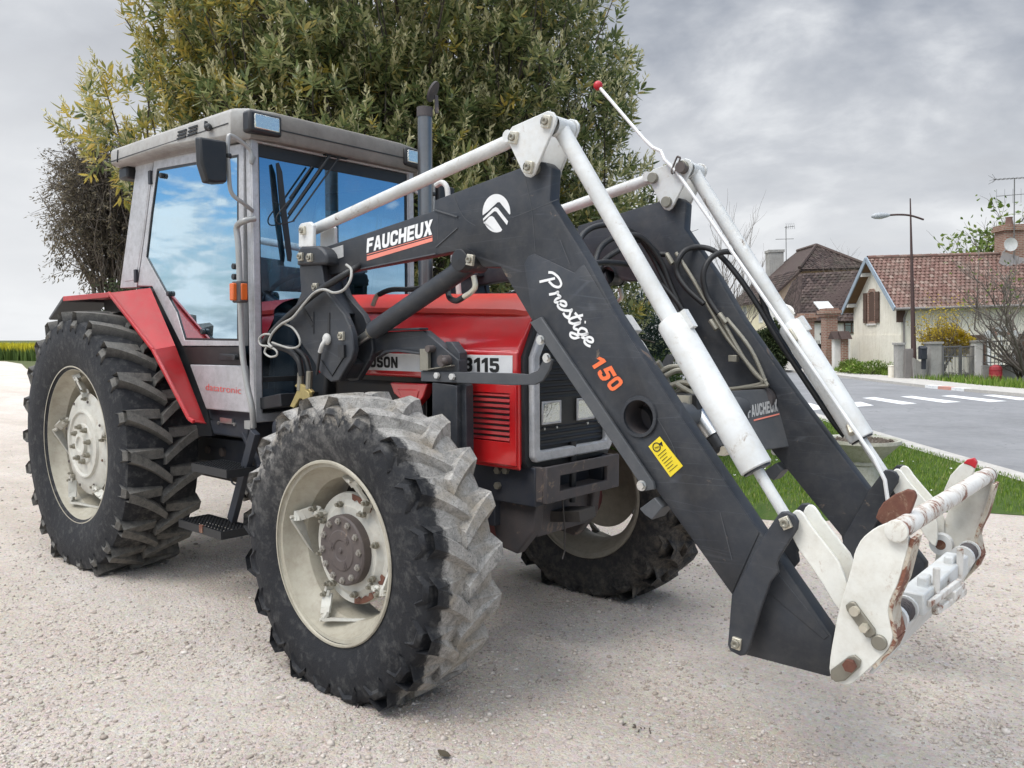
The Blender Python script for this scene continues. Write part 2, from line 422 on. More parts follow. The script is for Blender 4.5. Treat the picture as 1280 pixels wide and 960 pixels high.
principled(nt, out, mix(nt, noise(nt, co, 9, 3), (.72,.73,.72), (.85,.82,.66)), .10, .75, bump(nt, w.outputs['Fac'], .4, .004)); M['lens'] = m

def tyre_mat(name, mud_mode):
    """black rubber; lug tops rubbed pale; 'mud' = tread caked in dried mud up to a ragged line at the shoulder"""
    m, nt, out = newmat(name); co = coords(nt)
    sep = N(nt, 'SeparateXYZ'); link(nt, co, sep.inputs[0])
    x, y, z = sep.outputs[0], sep.outputs[1], sep.outputs[2]
    r = math_(nt, 'SQRT', math_(nt, 'ADD', math_(nt, 'MULTIPLY', x, x), math_(nt, 'MULTIPLY', z, z)))
    a = noise(nt, co, 4, 5); b = noise(nt, co, 24, 6, .7); fine = noise(nt, co, 130, 3, .7)
    c = mix(nt, maprange(nt, a, .3, .7), (.0075,.0082,.0105), (.016,.017,.020))
    stain = math_(nt, 'MULTIPLY', maprange(nt, b, .5, .72), .5)
    c = mix(nt, stain, c, (.105,.102,.096) if mud_mode != 'brown' else (.10,.085,.068))
    at = N(nt, 'Attribute', _attribute_name='lug'); lug = at.outputs['Fac']
    h = b
    if mud_mode == 'dust':
        worn = math_(nt, 'MULTIPLY', lug, maprange(nt, b, .25, .55, .35, .95))
        c = mix(nt, worn, c, mix(nt, fine, (.075,.070,.062), (.20,.19,.17)))
        low = maprange(nt, z, -.2, -.75, 0, .55)
        c = mix(nt, math_(nt, 'MULTIPLY', low, math_(nt, 'MULTIPLY', maprange(nt, b, .4, .65), maprange(nt, y, -.24, -.1))), c, (.20,.18,.15))
    else:
        if mud_mode == 'mud':
            top = maprange(nt, math_(nt, 'ADD', z, math_(nt, 'MULTIPLY', x, -.45)), .12, .5, 0, .062)
            lim = math_(nt, 'ADD', math_(nt, 'ADD', y, top), math_(nt, 'MULTIPLY', math_(nt, 'SUBTRACT', b, .5), .07))
            mudm = math_(nt, 'MULTIPLY', maprange(nt, lim, -.120, -.104), maprange(nt, r, .49, .53))
            c1, c2, c3 = (.13,.125,.118), (.43,.41,.378), (.27,.23,.175)
        else:
            mudm = math_(nt, 'MULTIPLY', maprange(nt, b, .38, .62), maprange(nt, r, .42, .6, .15, .85))
            c1, c2, c3 = (.06,.052,.043), (.17,.15,.125), (.12,.095,.07)
        film = math_(nt, 'MULTIPLY', maprange(nt, math_(nt, 'ADD', math_(nt, 'ADD', y, math_(nt, 'MULTIPLY', top, 1.6)), math_(nt, 'MULTIPLY', math_(nt, 'SUBTRACT', a, .5), .06)), -.150, -.085, 0, .5), maprange(nt, b, .40, .62, .1, 1)) if mud_mode == 'mud' else math_(nt, 'MULTIPLY', b, .3)
        c = mix(nt, film, c, (.20,.19,.175) if mud_mode == 'mud' else (.07,.06,.05))
        mc = mix(nt, maprange(nt, noise(nt, co, 15, 8, .8, 1.0), .33, .62), c1, c2)
        mc = mix(nt, math_(nt, 'MULTIPLY', maprange(nt, noise(nt, co, 6, 4), .48, .68), .75), mc, c3)
        mc = mix(nt, maprange(nt, fine, .54, .70, 0, .7), mc, tuple(x*.4 for x in c1))
        c = mix(nt, mudm, c, mc)
        ribs = N(nt, 'TexWave', Scale=1.0); rc = N(nt, 'CombineXYZ'); link(nt, math_(nt, 'MULTIPLY', r, 14.0), rc.inputs[0]); link(nt, rc.outputs[0], ribs.inputs['Vector'])
        h = math_(nt, 'ADD', math_(nt, 'MULTIPLY', b, 1.0), math_(nt, 'MULTIPLY', mudm, math_(nt, 'ADD', .5, math_(nt, 'MULTIPLY', fine, .6))))
    rg = mix(nt, b, (.62,)*3, (.85,)*3)
    principled(nt, out, c, rg, 0, bump(nt, h, .5, .012), .35); return m
M['tyre'] = tyre_mat('black_tyre_rubber', 'dust')
M['tyre_mud'] = tyre_mat('mud_caked_tyre_rubber', 'mud')
M['tyre_brown'] = tyre_mat('grimy_tyre_rubber', 'brown')
# ------------------------------------------------------------------ camera, daylight, sky
cd = bpy.data.cameras.new('camera'); cam = bpy.data.objects.new('camera', cd); COL.objects.link(cam); SC.camera = cam
cd.sensor_fit = 'HORIZONTAL'; cd.sensor_width = 36.0; cd.lens = 36.0*FPX/1280.0; cd.clip_start = .05; cd.clip_end = 3000
Rm = Matrix((RT, UP, -FW)).transposed().to_4x4(); Rm.translation = CAM; cam.matrix_world = Rm

SUN_EL = math.radians(54); SUN_DIR = Vector((-.26, -.965, 0)).normalized()        # towards the sun, over the ground
sd = bpy.data.lights.new('sun', 'SUN'); sd.energy = 2.0; sd.angle = math.radians(24); sd.color = (1.0, .955, .89)
sun = bpy.data.objects.new('sun', sd); COL.objects.link(sun); sun.location = (-20, -8, 30)
sv = SUN_DIR*math.cos(SUN_EL)+Vector((0, 0, math.sin(SUN_EL)))
sun.rotation_euler = sv.to_track_quat('Z', 'Y').to_euler()

w = bpy.data.worlds.new('World'); SC.world = w; w.use_nodes = True
nt = w.node_tree; nt.nodes.clear(); out = nt.nodes.new('ShaderNodeOutputWorld')
sky = nt.nodes.new('ShaderNodeTexSky'); sky.sky_type = 'NISHITA'; sky.sun_disc = False
sky.sun_elevation = SUN_EL; sky.sun_rotation = math.atan2(SUN_DIR.x, SUN_DIR.y); sky.air_density = 1.0; sky.dust_density = .4; sky.ozone_density = 2.0
b1 = N(nt, 'Background', Strength=.13)
hs = N(nt, 'HueSaturation', Saturation=1.35, Value=1.0); link(nt, sky.outputs[0], hs.inputs['Color']); link(nt, hs.outputs[0], b1.inputs[0])
d = coords(nt, 'Generated'); sep = N(nt, 'SeparateXYZ'); link(nt, d, sep.inputs[0])
zc = math_(nt, 'MAXIMUM', sep.outputs[2], 0.0)
inv = math_(nt, 'DIVIDE', 1.0, math_(nt, 'ADD', zc, .30))
vec = N(nt, 'CombineXYZ'); link(nt, math_(nt, 'MULTIPLY', sep.outputs[0], inv), vec.inputs[0]); link(nt, math_(nt, 'MULTIPLY', sep.outputs[1], inv), vec.inputs[1])
cl = noise(nt, vec.outputs[0], 1.7, 8, .55, .3)
cl2 = noise(nt, vec.outputs[0], 3.6, 7, .55, .3)
both = math_(nt, 'ADD', math_(nt, 'MULTIPLY', cl, .65), math_(nt, 'MULTIPLY', cl2, .35))
grey = ramp(nt, both, [(.40, (.29,.32,.385)), (.47, (.395,.43,.495)), (.53, (.53,.56,.615)), (.61, (.80,.825,.86))])
# the cloud deck thins to white towards the horizon
hz = maprange(nt, math_(nt, 'ADD', sep.outputs[2], math_(nt, 'MULTIPLY', math_(nt, 'SUBTRACT', cl2, .5), .22)), .02, .30, 1, 0)
deck = mix(nt, math_(nt, 'MULTIPLY', hz, .80), grey, (.93,.945,.955))
# brighter towards the sun side (left of the view)
dotn = N(nt, 'VectorMath', _operation='DOT_PRODUCT'); link(nt, d, dotn.inputs[0]); dotn.inputs[1].default_value = tuple(-RT)
lft = maprange(nt, dotn.outputs['Value'], -.25, .6, 0, .55)
deck = mix(nt, lft, deck, (.90,.915,.935))
# broken cumulus with blue gaps away from the view
fine = math_(nt, 'ADD', math_(nt, 'MULTIPLY', noise(nt, vec.outputs[0], 6.5, 7, .55, .4), .55), math_(nt, 'MULTIPLY', cl2, .45))
cum = ramp(nt, fine, [(.42, (.60,.68,.75)), (.56, (1.12,1.14,1.15))])
dotf = N(nt, 'VectorMath', _operation='DOT_PRODUCT'); link(nt, d, dotf.inputs[0]); dotf.inputs[1].default_value = tuple(FH)
behind = maprange(nt, dotf.outputs['Value'], .62, .38, 0, 1)
dotb = N(nt, 'VectorMath', _operation='DOT_PRODUCT'); link(nt, d, dotb.inputs[0]); dotb.inputs[1].default_value = tuple(Vector((.62,.76,.22)).normalized())
bl = maprange(nt, dotb.outputs['Value'], .62, .92, 0, .13)                         # a wide blue opening to the right of the view
behind2 = math_(nt, 'MULTIPLY', behind, maprange(nt, sep.outputs[2], .01, .16))
cov = math_(nt, 'MULTIPLY', behind2, maprange(nt, math_(nt, 'SUBTRACT', fine, bl), .53, .465, 0, 1))          # 1 = open blue sky
dcol = mix(nt, behind, deck, cum)
zen = maprange(nt, sep.outputs[2], .45, .85, 1.0, 4.6)                              # an overcast sky is brightest overhead
dz_ = N(nt, 'VectorMath', _operation='SCALE'); link(nt, dcol, dz_.inputs[0]); link(nt, zen, dz_.inputs['Scale'])
b2 = N(nt, 'Background', Strength=1.0); link(nt, dz_.outputs[0], b2.inputs[0])
ms = nt.nodes.new('ShaderNodeMixShader'); link(nt, cov, ms.inputs[0]); link(nt, b2.outputs[0], ms.inputs[1]); link(nt, b1.outputs[0], ms.inputs[2])
link(nt, ms.outputs[0], out.inputs['Surface'])

SC.view_settings.view_transform = 'Standard'; SC.view_settings.look = 'None'; SC.view_settings.exposure = 0
SC.render.resolution_x, SC.render.resolution_y = 1024, 768

# ------------------------------------------------------------------ ground, gravel yard, road
m, nt, out = newmat('meadow_ground'); co = coords(nt)
a = noise(nt, co, .08, 6); b = noise(nt, co, 2.5, 6, .7)
c = mix(nt, maprange(nt, a, .35, .65), (.055,.085,.022), (.10,.11,.04)); c = mix(nt, maprange(nt, b, .45, .7), c, (.12,.105,.06))
principled(nt, out, c, .95, 0, bump(nt, b, .5, .05), .2); M['meadow'] = m
mb = MB(); mb.add([(-900,-900,0), (900,-900,0), (900,900,0), (-900,900,0)], [(0,1,2,3)])
tag(mb.build('ground', M['meadow'], smooth=0, recalc=False), kind='structure')

m, nt, out = newmat('limestone_gravel'); co = coords(nt)
n0 = noise(nt, co, .55, 6, .65); n1 = noise(nt, co, 3.2, 6, .65); n2 = noise(nt, co, 26, 6, .72); n3 = noise(nt, co, 120, 4, .75)
v1 = N(nt, 'TexVoronoi', Scale=75, _feature='F1'); link(nt, co, v1.inputs['Vector'])
v2 = N(nt, 'TexVoronoi', Scale=26, _feature='F1'); link(nt, co, v2.inputs['Vector'])
c = ramp(nt, n0, [(.30, (.54,.445,.375)), (.46, (.69,.595,.52)), (.70, (.76,.68,.61))])
mpt = N(nt, 'Mapping'); mpt.inputs['Rotation'].default_value = (0, 0, .12); mpt.inputs['Scale'].default_value = (.05, 1.0, 1.0); link(nt, co, mpt.inputs[0])
track = noise(nt, mpt.outputs[0], 1.3, 5, .55, .4)                                  # wheel tracks worn along the yard
c = mix(nt, maprange(nt, track, .50, .66, 0, .5), c, (.50,.425,.345)); c = mix(nt, maprange(nt, track, .46, .34, 0, .45), c, (.74,.69,.63))
c = mix(nt, maprange(nt, n1, .42, .70, 0, .5), c, (.50,.445,.375))
c = mix(nt, maprange(nt, n2, .50, .72, 0, .45), c, (.46,.40,.34))
c = mix(nt, maprange(nt, n2, .45, .28, 0, .6), c, (.78,.74,.69))
stone = math_(nt, 'MULTIPLY', maprange(nt, v2.outputs['Distance'], .36, .22), maprange(nt, noise(nt, co, 9, 3), .52, .60))
c = mix(nt, math_(nt, 'MULTIPLY', stone, .7), c, v2.outputs['Color'] if False else (.74,.71,.67))
c = mix(nt, maprange(nt, n3, .50, .66, 0, .22), c, (.40,.345,.295)); c = mix(nt, maprange(nt, n3, .46, .34, 0, .5), c, (.80,.76,.71))
n4 = noise(nt, co, 55, 5, .75); c = mix(nt, maprange(nt, n4, .53, .63, 0, .45), c, (.41,.35,.30)); n5 = noise(nt, co, 17, 6, .8); c = mix(nt, maprange(nt, n5, .54, .64, 0, .35), c, (.42,.355,.30))
sp = mix(nt, .25, (.5,.5,.5), v1.outputs['Color']); c = mix(nt, .35, c, sp, 'OVERLAY')
h = math_(nt, 'ADD', math_(nt, 'ADD', math_(nt, 'MULTIPLY', n2, .9), math_(nt, 'MULTIPLY', n3, .9)), math_(nt, 'ADD', math_(nt, 'MULTIPLY', stone, .35), math_(nt, 'MULTIPLY', v1.outputs['Distance'], -.35)))
principled(nt, out, c, .93, 0, bump(nt, h, .9, .018), .25); M['gravel'] = m

def gridpatch(name, poly_fn, mat, x0, x1, y0, y1, nx, ny, zf):
    xs = np.linspace(x0, x1, nx); ys = np.linspace(y0, y1, ny)
# yard outline on the ground, anticlockwise
yard = [(30,-2.5,0)] + [tuple(U(px, py, 'z', 0)) for px, py in ((1420,655), (1231,642), (1120,640), (1010,655), (905,646), (800,640))]
yard += [(-1.5,5.2,0), (-9,6.5,0), (-16,8.0,0)] + [tuple(U(px, py, 'z', 0)) for px, py in ((52,470), (33,461), (27,455), (8,452), (-40,450))] + [(-260,-20,0), (-260,-200,0), (30,-200,0)]
mb = MB(); mb.add([(p[0], p[1], .004) for p in yard], [tuple(range(len(yard)))])
o = mb.build('gravel_yard', M['gravel'], smooth=0); tag(o, kind='structure')

m, nt, out = newmat('worn_asphalt'); co = coords(nt)
n1 = noise(nt, co, .55, 7, .68); n2 = noise(nt, co, 6, 6, .7); n3 = noise(nt, co, 150, 3, .7)
c = mix(nt, maprange(nt, n1, .35, .65), (.175,.175,.18), (.25,.25,.255)); c = mix(nt, maprange(nt, n2, .45, .75, 0, .5), c, (.29,.285,.275))
c = mix(nt, maprange(nt, n3, .5, .75, 0, .5), c, (.12,.12,.125))
vc = N(nt, 'TexVoronoi', Scale=.55, _feature='DISTANCE_TO_EDGE'); wv = N(nt, 'VectorMath', _operation='ADD'); nv = N(nt, 'TexNoise', Scale=2.2, Detail=6); link(nt, co, nv.inputs['Vector']); link(nt, co, wv.inputs[0]); link(nt, nv.outputs['Color'], wv.inputs[1]); link(nt, wv.outputs[0], vc.inputs['Vector'])
c = mix(nt, math_(nt, 'MULTIPLY', maprange(nt, vc.outputs['Distance'], .018, .006), maprange(nt, n1, .45, .6, 0, .6)), c, (.12,.12,.125))
principled(nt, out, c, .85, 0, bump(nt, n3, .3, .01), .35); M['asphalt'] = m
m, nt, out = newmat('road_paint'); co = coords(nt); n = noise(nt, co, 14, 6, .75)
principled(nt, out, mix(nt, maprange(nt, n, .5, .7, 0, .7), (.74,.74,.73), (.3,.3,.3)), .7); M['road_white'] = m
M['kerb'] = paint('pale_kerb_concrete', (.46,.435,.40), .85, .4, (.25,.225,.18), scale=2)
M['kerb_red'] = paint('red_kerb_paint', (.52,.22,.17), .8, .6, (.45,.38,.34))

near_edge = [U(px, py, 'z', 0) for px, py in ((1280,594), (1160,560), (1092,540), (1014,516))]
far_edge = [U(px, py, 'z', 0) for px, py in ((1280,496), (1160,485), (1046,471), (965,463))]
dn = (near_edge[0]-near_edge[1]).normalized(); df = (far_edge[0]-far_edge[1]).normalized()
near_edge = [near_edge[0]+dn*30, near_edge[0]+dn*6]+near_edge+[near_edge[-1]+Vector((-8.2,8.0,0)), near_edge[-1]+Vector((-30,27,0)), near_edge[-1]+Vector((-120,100,0))]
far_edge = [far_edge[0]+df*30, far_edge[0]+df*6]+far_edge+[far_edge[-1]+Vector((-3.0,3.0,0)), far_edge[-1]+Vector((-20,17,0)), far_edge[-1]+Vector((-110,86,0))]
def strip(name, A, B, z, mat, kind='structure'):
    mb = MB(); n = len(A)
    mb.add([(p[0], p[1], z) for p in A]+[(p[0], p[1], z) for p in B], [(i, i+1, n+i+1, n+i) for i in range(n-1)])
    return tag(mb.build(name, mat, smooth=0), kind=kind)
strip('road', near_edge, far_edge, .008, M['asphalt'])
def off(A, dist):
    res = []
    for i in range(len(A)):
        t = (A[min(i+1, len(A)-1)]-A[max(i-1, 0)]).normalized(); res.append(A[i]+Vector((t.y, -t.x, 0))*dist)
    return res
strip('road_edge', off(near_edge, -.28), off(near_edge, .04), .012, M['kerb'])
fo = off(far_edge, .12); fi = off(far_edge, -.12); fw_ = off(far_edge, 1.7)
if (fw_[3]-near_edge[3]).length < (far_edge[3]-near_edge[3]).length: fo, fi, fw_ = off(far_edge, -.12), off(far_edge, .12), off(far_edge, -1.7)
mb = MB(); n = len(fo)
for i in range(n-1):
    mb.add([(*fi[i][:2], .0), (*fo[i][:2], .0), (*fo[i+1][:2], .0), (*fi[i+1][:2], .0), (*fi[i][:2], .09), (*fo[i][:2], .09), (*fo[i+1][:2], .09), (*fi[i+1][:2], .09)],
           [(0,1,5,4), (1,2,6,5), (2,3,7,6), (3,0,4,7), (4,5,6,7)])
tag(mb.build('kerb', M['kerb'], smooth=0), kind='structure')
strip('pavement', fo, fw_, .08, M['kerb'])
for q in (((470,112),(530,108),(745,140),(670,145)), ((660,105),(720,102),(965,132),(880,137)), ((865,102),(920,98),(1195,128),(1110,133)),
          ((1070,98),(1130,96),(1345,119),(1260,124)), ((415,134),(465,132),(530,150),(430,158)), ((150,134),(210,138),(305,165),(195,177))):
    mb = MB(); mb.add([(*U(960+x/4, 470+y/4, 'z', 0)[:2], .013) for x, y in q], [(0,1,2,3)])
    tag(mb.build('road_marking', M['road_white'], smooth=0), kind='structure')
for px0, px1, mt in ((1161,1177,'road_white'), (1177,1194,'kerb_red'), (1194,1210,'road_white')):
    def on_kerb(px):
        A, B = far_edge[2], far_edge[3]; best = min((abs(640+FPX*((A.lerp(B, t)-CAM).dot(RT))/((A.lerp(B, t)-CAM).dot(FW))-px), t) for t in np.linspace(0, 1, 400)); return A.lerp(B, best[1]), (B-A).normalized()
    a, dk = on_kerb(px0); b, dk = on_kerb(px1); c0 = (a+b)/2; mb = MB(); mb.bar(Vector((a.x,a.y,.049)), Vector((b.x,b.y,.049)), .252, .088); tag(mb.build('kerb_marking', M[mt], smooth=0), kind='structure')

# ------------------------------------------------------------------ loose stones on the yard
def ico():
    t = (1+5**.5)/2
    v = np.array([(-1,t,0),(1,t,0),(-1,-t,0),(1,-t,0),(0,-1,t),(0,1,t),(0,-1,-t),(0,1,-t),(t,0,-1),(t,0,1),(-t,0,-1),(-t,0,1)], float)
    f = np.array([(0,11,5),(0,5,1),(0,1,7),(0,7,10),(0,10,11),(1,5,9),(5,11,4),(11,10,2),(10,7,6),(7,1,8),(3,9,4),(3,4,2),(3,2,6),(3,6,8),(3,8,9),(4,9,5),(2,4,11),(6,2,10),(8,6,7),(9,8,1)])
    return v/np.linalg.norm(v[0]), f
iv, ifc = ico()
m, nt, out = newmat('loose_stone'); g = nt.nodes.new('ShaderNodeNewGeometry')
c = ramp(nt, g.outputs['Random Per Island'], [(0, (.31,.26,.215)), (.45, (.44,.38,.33)), (.9, (.53,.47,.415)), (1, (.61,.56,.51))])
co = coords(nt); principled(nt, out, mix(nt, maprange(nt, noise(nt, co, 90, 3), .45, .75, 0, .5), c, (.3,.26,.22)), .9, 0, None, .25); M['stone'] = m
K = 160000
b = .9+rng.gamma(1.5, 1.5, K); aa = rng.uniform(-1.0, .85, K)*b*1.05
keep = (b < 11); b, aa = b[keep], aa[keep]
P = np.array(CAM)[None, :2] + b[:, None]*np.array(FH)[None, :2] + aa[:, None]*np.array(RT)[None, :2]
patch = np.sin(P[:, 0]*3.1+1.7*np.sin(P[:, 1]*2.3))*np.sin(P[:, 1]*2.7+P[:, 0])
dep = (P-np.array(CAM)[:2]) @ np.array(FH)[:2]; lat = (P-np.array(CAM)[:2]) @ np.array(RT)[:2]
keep = (rng.random(len(P)) < .55+.45*patch) & ~((dep > 6.2) & (lat > 1.2))
P = P[keep]; k = len(P); s = np.exp(rng.normal(math.log(.0033), .48, k)).clip(.0015, .017)*(1+.03*np.hypot(P[:, 0]-CAM.x, P[:, 1]-CAM.y))
J = iv[None]*(s[:, None, None])*np.stack([rng.uniform(.7, 1.5, k), rng.uniform(.7, 1.3, k), rng.uniform(.45, .8, k)], 1)[:, None, :]*rng.uniform(.75, 1.2, (k, 12, 1))
an = rng.uniform(0, 6.28, k); ca, sa = np.cos(an)[:, None], np.sin(an)[:, None]
X = J[..., 0]*ca-J[..., 1]*sa+P[:, 0:1]; Yy = J[..., 0]*sa+J[..., 1]*ca+P[:, 1:2]; Zz = J[..., 2]+.004+(s*.22)[:, None]
vs = np.stack([X, Yy, Zz], -1).reshape(-1, 3); fs = (ifc[None]+12*np.arange(k)[:, None, None]).reshape(-1, 3)
tag(npmesh('gravel', vs, fs, M['stone']), 'loose limestone chips scattered over the pale yard', kind='stuff')

# ------------------------------------------------------------------ grass verge
m, nt, out = newmat('verge_soil'); co = coords(nt); n = noise(nt, co, 4, 6, .7); n2 = noise(nt, co, 40, 5, .7)
c = mix(nt, maprange(nt, n, .4, .65), (.045,.085,.015), (.075,.12,.022)); c = mix(nt, maprange(nt, n2, .5, .7, 0, .6), c, (.13,.115,.06))
principled(nt, out, c, .95, 0, bump(nt, n2, .6, .03), .2); M['verge'] = m
ge = [U(px, py, 'z', 0) for px, py in ((1700,668), (1420,655), (1231,642), (1120,640), (1010,655), (905,646), (800,640))]+[Vector((-1.5,5.2,0)), Vector((-9,6.5,0))]
gr = [ge[0]] + off(near_edge, -.2)[1:7] + [Vector((-9,20.5,0))]
poly = [(p[0], p[1], .007) for p in ge]+[(p[0], p[1], .007) for p in reversed(gr[1:])]
mb = MB(); mb.add(poly, [tuple(range(len(poly)))]); tag(mb.build('verge', M['verge'], smooth=0), kind='structure')
m, nt, out = newmat('grass_blade'); g = nt.nodes.new('ShaderNodeNewGeometry'); co = coords(nt)
c = ramp(nt, g.outputs['Random Per Island'], [(0, (.075,.145,.014)), (.5, (.15,.24,.026)), (.86, (.24,.32,.055)), (1, (.40,.36,.17))])
c = mix(nt, maprange(nt, noise(nt, co, .9, 4), .4, .65, 0, .5), c, (.085,.155,.02))
p = principled(nt, out, c, .6, 0, None, .25); p.inputs['Subsurface Weight'].default_value = 0.0; M['grass'] = m
def inside(P, poly):
    x, y = P[:, 0], P[:, 1]; r = np.zeros(len(P), bool); n = len(poly)
    for i in range(n):
        x1, y1 = poly[i][:2]; x2, y2 = poly[(i+1) % n][:2]
        cnd = ((y1 > y) != (y2 > y)) & (x < (x2-x1)*(y-y1)/(y2-y1+1e-12)+x1); r ^= cnd
    return r
def blades(name, P, hgt, wid, mat, label, lean=.5):
    k = len(P); an = rng.uniform(0, 6.28, k); h = hgt*rng.uniform(.5, 1.25, k); w_ = wid*rng.uniform(.7, 1.3, k)
    ln = rng.uniform(0, lean, k)*h; la = rng.uniform(0, 6.28, k)
    dx, dy = np.cos(an)*w_/2, np.sin(an)*w_/2; lx, ly = np.cos(la)*ln, np.sin(la)*ln
    z = P[:, 2] if P.shape[1] > 2 else np.full(k, .005)
    v = np.stack([np.stack([P[:, 0]-dx, P[:, 1]-dy, z], 1), np.stack([P[:, 0]+dx, P[:, 1]+dy, z], 1),
                  np.stack([P[:, 0]+dx*.7+lx*.35, P[:, 1]+dy*.7+ly*.35, z+h*.6], 1), np.stack([P[:, 0]-dx*.7+lx*.35, P[:, 1]-dy*.7+ly*.35, z+h*.6], 1),
                  np.stack([P[:, 0]+lx, P[:, 1]+ly, z+h], 1)], 1).reshape(-1, 3)
    b5 = 5*np.arange(k)[:, None]
    f = np.concatenate([b5+np.array([[0,1,2]]), b5+np.array([[0,2,3]]), b5+np.array([[3,2,4]])], 0)
    return tag(npmesh(name, v, f, mat), label, kind='stuff')
Q = np.stack([rng.uniform(-4, 7, 230000), rng.uniform(3.5, 17, 230000)], 1)
Q = Q[inside(Q, poly)]
dist = (Q-np.array(CAM)[:2]) @ np.array(FH)[:2]
edge = np.ones(len(Q))
edge *= np.clip((dist-6.55+.25*np.sin(Q[:, 0]*9))/.8, .06, 1)
Q = Q[rng.random(len(Q)) < edge]
blades('grass', Q, .042, .007, M['grass'], 'short green lawn grass of the verge beside the road')
m, nt, out = newmat('daisy_petals'); principled(nt, out, (.8,.8,.76), .6); M['daisy'] = m
D = Q[rng.integers(0, len(Q), 150)]; mbv = []; mbf = []
for i, q in enumerate(D):
    r_ = random.uniform(.010, .017); z_ = random.uniform(.045, .07); o5 = len(mbv)
    for k2 in range(6): mbv.append((q[0]+r_*math.cos(k2*1.047), q[1]+r_*math.sin(k2*1.047), z_+r_*.4*math.sin(k2*1.9)))
    mbf.append((o5, o5+1, o5+2, o5+3)); mbf.append((o5, o5+3, o5+4, o5+5))
tag(npmesh('daisies_in_grass', np.array(mbv), np.array(mbf), M['daisy']), 'tiny white daisies dotted through the lawn', kind='stuff')
# weeds and grass at the foot of the far walls
fx = far_edge; ts = rng.uniform(0, 1, 9000); seg = rng.integers(1, 6, 9000)
A = np.array([[p[0], p[1]] for p in fw_]); Pw = A[seg]*(1-ts)[:, None]+A[seg+1]*ts[:, None]
nn = np.array(((fw_[3]-fo[3]).normalized())[:2]); Pw = Pw+nn[None]*rng.uniform(-.15, 2.1, 9000)[:, None]
blades('roadside_grass', np.c_[Pw, np.full(9000, .0)], .26, .03, M['grass'], 'rough grass along the far side of the road')

# ------------------------------------------------------------------ rapeseed field far to the left
m, nt, out = newmat('rape_leaf'); g = nt.nodes.new('ShaderNodeNewGeometry')
sp_ = N(nt, 'SeparateXYZ'); link(nt, g.outputs['Position'], sp_.inputs[0])
c = ramp(nt, g.outputs['Random Per Island'], [(0, (.05,.085,.02)), (1, (.10,.15,.035))])
c = mix(nt, maprange(nt, math_(nt, 'ADD', sp_.outputs[2], math_(nt, 'MULTIPLY', g.outputs['Random Per Island'], .25)), .78, 1.05), c, (.52,.46,.03))
principled(nt, out, c, .8, 0, None, .2); M['rape'] = m
k = 26000
f0 = U(0, 450.5, 'z', 0); f1 = U(45, 451.5, 'z', 0); fd = (f1-f0); fd.normalize(); fnrm = Vector((FH.x, FH.y, 0))
tt = rng.uniform(-14, 20, k); bb = rng.gamma(1.1, 3.2, k).clip(0, 25)
P = np.stack([f0.x+fd.x*tt+fnrm.x*bb, f0.y+fd.y*tt+fnrm.y*bb, np.zeros(k)], 1)
blades('rapeseed_crop', P, 1.02, .13, M['rape'], 'yellow flowering rapeseed crop at the far end of the track', .25)
# ------------------------------------------------------------------ the tractor
TR = thing('tractor', (0, 0, 0), 'red farm tractor with silver cab and dark grey front loader, parked on pale gravel', 'tractor')
WB, ZR, ZF = 2.774, .786, .588
YR, YF = .760, .873

